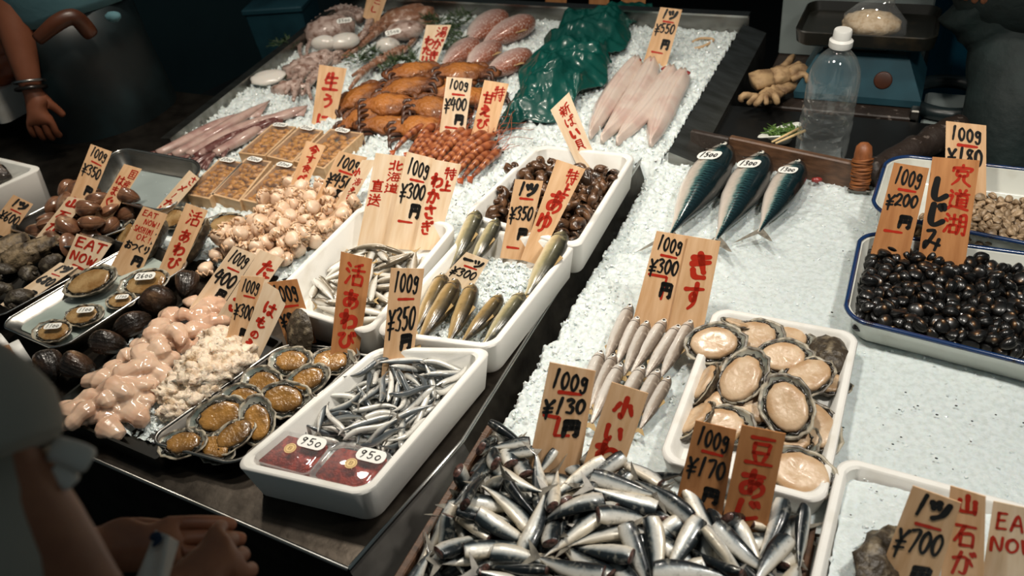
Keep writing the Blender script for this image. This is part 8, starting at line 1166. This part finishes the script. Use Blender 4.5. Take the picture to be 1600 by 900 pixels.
# ---------------------------------------------------------------- people
def skinned(name, chains, m, parent=None, sub=2, merge=None):
    """chains: list of [(co, radius)...]; a chain may start at ('@', i, j): vertex j of chain i"""
    vs = []; rs = []; es = []; idx = []
    for ch in chains:
        row = []
        for k, item in enumerate(ch):
            if item[0] == '@': row.append(idx[item[1]][item[2]])
            else: vs.append(tuple(item[0])); rs.append(item[1]); row.append(len(vs) - 1)
        es += list(zip(row, row[1:])); idx.append(row)
    me = bpy.data.meshes.new(name); me.from_pydata(vs, es, []); me.update(); o = bpy.data.objects.new(name, me); COL.objects.link(o)
    me.materials.append(m); sk_ = o.modifiers.new('skin', 'SKIN'); sk_.use_smooth_shade = True; sk_.branch_smoothing = .4
    for i, r in enumerate(rs): d = me.skin_vertices[0].data[i]; d.radius = (r, r) if not isinstance(r, tuple) else r; d.use_root = (i == 0)
    sb = o.modifiers.new('smooth', 'SUBSURF'); sb.levels = sub; sb.render_levels = sub
    if parent: o.parent = parent
    return o
def hand(w_, d, nrm, s, curl=.5, spread=.1, side=1, thumb=.6):
    """wrist point, direction of the fingers, back-of-hand normal -> palm chain and five finger chains (metres, s = scale)"""
    d = d.normalized(); nrm = nrm.normalized(); x = d.cross(nrm).normalized() * side; out = []
    palm = [(w_, .026 * s), (w_ + d * .035 * s, .03 * s), (w_ + d * .07 * s, .031 * s)]
    out.append(palm); fing = []
    for k, (off, ln, r) in enumerate(((.03, .066, .0095), (.01, .074, .0098), (-.011, .069, .0094), (-.03, .053, .0085))):
        p = w_ + d * .085 * s + x * off * s; dir_ = (d + x * off * spread * 14).normalized(); ch = [('@', None, 2), (p, r * 1.12 * s)]; a = 0
        for q in (.45, .32, .23):
            a += curl * (.9 if q == .45 else 1.1); v = dir_ * math.cos(a) - nrm * math.sin(a); p = p + v * ln * q * s; ch.append((p, r * (1.02 if q > .3 else .86) * s))
        fing.append(ch)
    p = w_ + d * .03 * s + x * .03 * s; v = (d * .75 + x * thumb - nrm * .35 * (1 + curl)).normalized(); fing.append([('@', None, 1), (p, .013 * s), (p + v * .032 * s, .0115 * s), (p + v * .056 * s + d * .006 * s, .0095 * s)])
    return palm, fing
def person_arm(name, arm, hd, m, parent):
    """one continuous surface: forearm chain, palm and five fingers"""
    palm, fing = hd; ch0 = arm + palm; n0 = len(arm); chains = [ch0]
    for f in fing: chains.append([('@', 0, n0 + f[0][2])] + f[1:])
    return skinned(name, chains, m, parent)
V = Vector
# the stall worker at the left back: bare arm, teal shirt, dark apron
D = 2.75; wp = PD(110, 30, D); px_ = D / FOC; fwd = V((.80, -.35, 0)).normalized(); rt = V((-fwd.y, fwd.x, 0)) * -1
man = thing('person', 'person in teal shirt and dark apron standing at the left, bare arm hanging', 'person', loc=(wp.x, wp.y, -.8))
def loc_(o): o.matrix_parent_inverse = Matrix.Translation((-wp.x, -wp.y, .8)); return o
hip = wp + V((0, 0, -.08)); foot = -.79
sh = PD(2, -150, D - .08); el = PD(14, 10, D - .1); wr = PD(50, 143, D - .12); hdp = PD(62, 190, D - .12)
dn = (hdp - wr).normalized(); tocam = (CAM - wr).normalized()
arm = [(wp + V((0, 0, .42)), .1), (sh + V((0, 0, -.02)), .06), (sh.lerp(el, .5), .055), (el, .048), (el.lerp(wr, .35), .046), (el.lerp(wr, .75), .036), (wr.lerp(el, .06), .029)]
palm, fing = hand(wr, dn, tocam * .8 + rt * .3, .98, .42, .05, -1, .5)
ch0 = arm + palm; n0 = len(arm); chains = [ch0]
for f in fing: chains.append([('@', 0, n0 + f[0][2])] + f[1:])
neck = wp + V((0, 0, .56)); chains.append([('@', 0, 0), (neck, .06), (neck + V((0, 0, .08)), .075), (neck + fwd * .02 + V((0, 0, .17)), .085), (neck + V((0, 0, .25)), .06)])
away = (wp - CAM); away.z = 0; away.normalize(); s2 = wp + V((0, 0, .42)) + (wp + V((0, 0, .42)) - sh) * .9; s2.z = sh.z; e2 = s2 + V((0, 0, -.06)) + away * .22; w2 = e2 + V((0, 0, .18)) + away * .1
chains.append([('@', 0, 0), (s2, .058), (e2, .045), (w2, .03), (w2 + V((0, 0, .09)), .032)])
chains.append([('@', 0, 0), (hip + V((0, 0, .2)), .12), (hip, .115)])
kl = [hip + rt * .1 + V((0, 0, -.05)), hip + rt * .11 + V((0, 0, -.42)), V((hip.x + rt.x * .11, hip.y + rt.y * .11, foot + .07))]; kr = [hip - rt * .1 + V((0, 0, -.05)), hip - rt * .11 + V((0, 0, -.42)), V((hip.x - rt.x * .11, hip.y - rt.y * .11, foot + .07))]
for k_ in (kl, kr): chains.append([('@', 5 + 3, 2)] + [(k_[0], .085), (k_[1], .06), (k_[2], .045), (k_[2] + fwd * .14 + V((0, 0, -.035)), .035)])
body = loc_(skinned('body', chains, MT['skin_tan'], man))
def shell_(name, rows, m, parent=man, nn=28, jit=.006, sc=14):
    mb = MB(); rings = []
    for (c, a, b, ang) in rows:
        u = V((math.cos(ang), math.sin(ang), 0)); v = V((-u.y, u.x, 0)); rings.append([c + u * a * math.cos(2 * PI * k / nn) + v * b * math.sin(2 * PI * k / nn) for k in range(nn)])
    mb.loft(rings); mb.jit(jit, sc, 3); o = mb.build(name, [m], parent); return o
an = math.atan2(rt.y, rt.x)
loc_(shell_('shirt', [(hip + V((0, 0, .115)), .185, .138, an), (hip + V((0, 0, .14)), .195, .148, an), (hip + V((0, 0, .3)), .2, .14, an), (hip + V((0, 0, .52)), .2, .125, an), (hip + V((0, 0, .6)), .12, .09, an)], MT['shirt_teal'], jit=.014, sc=9))
loc_(shell_('apron', [(hip + V((0, 0, .125)), .178, .135, an), (hip + V((0, 0, .0)), .185, .145, an), (hip + V((0, 0, -.25)), .195, .15, an), (hip + V((0, 0, -.55)), .2, .15, an)], MT['apron'], jit=.012, sc=8))
mb = MB(); mb.tube(smooth_path([PD(58, 62, D - .2), PD(92, 34, D - .22), PD(118, 28, D - .22), PD(143, 55, D - .2)], 6), [.016, .017, .018, .019, .02, .021, .021, .021, .021, .021, .021, .022, .022, .022, .022, .022, .022, .021, .018], 10); loc_(mb.build('tool_grip', [MT['leather']], man))
mb = MB(); mb.ell(PD(177, 26, D - .2), (.026, .016, .014), 14, 8, fn=lambda d: 1 + .2 * fbm(d * 2)); loc_(mb.build('cloth_tie', [MT['shirt_teal']], man))
for k, (t_, m_, r_) in enumerate(((.02, 'bead', .0055), (.1, 'silver', .004))):
    mb = MB(); c = wr.lerp(el, t_ + .02); ax_ = (el - wr).normalized(); u = ax_.orthogonal().normalized(); v = ax_.cross(u); R_ = .036 + .002 * k
    mb.tube([c + (u * math.cos(2 * PI * i / 24) + v * math.sin(2 * PI * i / 24)) * R_ for i in range(25)], r_, 8); loc_(mb.build('bracelet', [MT[m_]], man))
# the person standing at the right back: dark trousers
q = P(1560, 215, -.05); D2 = (q - CAM).length; hp = PD(1610, -30, D2 - .02); wom = thing('person', 'person in dark trousers cut off by the top right corner', 'person', loc=(hp.x, hp.y, -.8))
def loc2(o): o.matrix_parent_inverse = Matrix.Translation((-hp.x, -hp.y, .8)); return o
k1 = PD(1572, 235, D2 - .03); k2 = PD(1690, 230, D2 + .08); lift = V((0, 0, 0))
ch = [[(hp + V((0, 0, .5)), .08), (hp + V((0, 0, .3)), .14), (hp, .14)], [('@', 0, 2), (PD(1582, 60, D2), .085), (k1, .06), (V((k1.x, k1.y, -.72)), .045), (V((k1.x - .05, k1.y - .13, -.76)), .035)], [('@', 0, 2), (PD(1675, 60, D2 + .05), .085), (k2, .06), (V((k2.x, k2.y, -.72)), .045), (V((k2.x - .03, k2.y - .13, -.76)), .035)],
      [('@', 0, 0), (hp + V((0, 0, .62)), .055), (hp + V((0, 0, .72)), .085), (hp + V((0, 0, .84)), .06)]]
a0 = hp + V((-.2, -.02, .42)); a1 = hp + V((-.24, -.08, .18)); a2 = PD(1556, -75, D2 - .16); pl, fg = hand(a2, V((-.3, -.1, -.9)), V((-.3, -.9, .1)), .95, .7, .05, 1, .5)
ch.append([('@', 0, 0), (a0, .055), (a1, .042)] + [(a2, .027)] + pl[1:]); ai = 4
for f in fg: ch.append([('@', ai, 3 + f[0][2])] + f[1:])
loc2(skinned('body', ch, MT['skin'], wom))
def legtube(name, a, b, c, d_, m): 
    mb = MB(); pts = smooth_path([a, b, c, d_], 6); mb.tube(pts, [lerp(.11, .085, k / (len(pts) - 1)) + .004 * math.sin(k * 1.9) for k in range(len(pts))], 20); mb.jit(.012, 12, 2); return loc2(mb.build(name, [MT[m]], wom))
legtube('trouser_leg', hp + V((-.08, 0, -.02)), PD(1582, 60, D2), k1, V((k1.x, k1.y, -.7)), 'trousers'); legtube('trouser_leg', hp + V((.08, 0, -.02)), PD(1675, 60, D2 + .05), k2, V((k2.x, k2.y, -.7)), 'trousers')
mb = MB(); mb.ell(hp + V((0, 0, .02)), (.165, .15, .15), 24, 14); mb.jit(.008, 10, 5); loc2(mb.build('trouser_seat', [MT['trousers']], wom))
mb = MB(); mb.ell(hp + V((0, 0, .3)), (.2, .16, .32), 24, 14); loc2(mb.build('shirt', [MT['trousers']], wom))
# the customer in front, out of focus: sleeve, bare arm, two hands folding a white cloth
cu = PD(-60, 760, .66); wo = thing('person', 'blurred person at the lower left in a grey top, hands folding a white cloth', 'person', loc=(cu.x, cu.y, -.8))
def loc3(o): o.matrix_parent_inverse = Matrix.Translation((-cu.x, -cu.y, .8)); return o
s0 = PD(-90, 650, .63); e0 = PD(150, 985, .70); wR = PD(262, 930, .84); 
tc = (CAM - wR).normalized()
right = (PD(400, 880, .86) - PD(250, 900, .84)).normalized()
palm, fing = hand(PD(268, 925, .83), (PD(352, 868, .87) - PD(268, 925, .83)), tc, .84, 1.0, .02, 1, .15)
arm = [(PD(-150, 760, .62), .07), (s0, .05), (s0.lerp(e0, .35), .042), (s0.lerp(e0, .7), .037), (e0, .033), (PD(225, 985, .78), .028)]
ch0 = arm + palm; n0 = len(arm); chains = [ch0]
for f in fing: chains.append([('@', 0, n0 + f[0][2])] + f[1:])
wL = PD(150, 862, .95); palm2, fing2 = hand(wL, PD(300, 852, .96) - wL, tc * .3 + V((0, 0, .9)), .9, .1, .0, -1, .1)
i2 = len(chains); chains.append([('@', 0, 0), (PD(-100, 900, .8), .05), (PD(40, 880, .9), .036)] + palm2)
for f in fing2: chains.append([('@', i2, 3 + f[0][2])] + f[1:])
chains.append([('@', 0, 0), (PD(-190, 640, .66), .05), (PD(-200, 560, .68), .07), (PD(-205, 480, .68), .07)])
chains.append([('@', 0, 0), (PD(-190, 900, .72), .11), (PD(-190, 1150, .85), .12)])
loc3(skinned('body', chains, MT['skin'], wo))
mb = MB(); mb.tube(smooth_path([PD(-190, 640, .64), PD(-110, 640, .63), PD(-60, 670, .625), PD(-25, 735, .62)], 6), [.06, .06, .06, .06, .059, .058, .057, .056, .055, .055, .054, .054, .053, .053, .052, .052, .051, .05, .048], 22); mb.jit(.004, 18, 1); loc3(mb.build('sleeve', [MT['shirt_grey']], wo))
mb = MB(); mb.tube(smooth_path([PD(78, 700, .635), PD(110, 708, .635), PD(143, 722, .635)], 5), [.009, .0095, .0098, .01, .01, .0102, .0104, .0105, .0104, .0098, .007], 12, flat=.7); mb.tube(smooth_path([PD(80, 735, .635), PD(100, 745, .635), PD(116, 757, .635)], 4), [.008, .008, .008, .008, .008, .008, .0075, .007, .005], 10, flat=.7); loc3(mb.build('pale_ruffle', [MT['ruffle']], wo))
mb = MB(); mb.tube([PD(-160, 720, .66), PD(-60, 850, .68), PD(-10, 1050, .74)], [.08, .07, .075], 20); mb.jit(.004, 15, 1); loc3(mb.build('top', [MT['shirt_grey']], wo))
# the white cloth between the hands
mb = MB(); g = []
for i in range(25):
    v = i / 24; cx_ = lerp(lerp(225, 232, v), 262, v * v); a = PD(lerp(198, 243, v ** .8), lerp(925, 828, v), lerp(.8, .835, v)); b = PD(lerp(258, 280, v), lerp(925, 846, v), lerp(.79, .825, v)); row = []
    for j in range(15): u = j / 14; row.append(a.lerp(b, u) + tc * (.014 * math.sin(u * PI) * (1 - .4 * v) + .004 * math.sin(u * 9 + v * 3)))
    g.append(row)
mb.loft(g, 0, False, False, closed=False); o = mb.build('folded_cloth', [MT['cloth_white']]); tag(o, 'white cloth with a navy corner held in the blurred hands', 'cloth'); sm = o.modifiers.new('thickness', 'SOLIDIFY'); sm.thickness = .004
mb = MB(); mb.ell(PD(243, 838, .818), (.006, .005, .002), 10, 6); mb.ell(PD(246, 846, .815), (.003, .006, .002), 10, 6); mb.build('navy_corner', [MT['cloth_blue']], o)
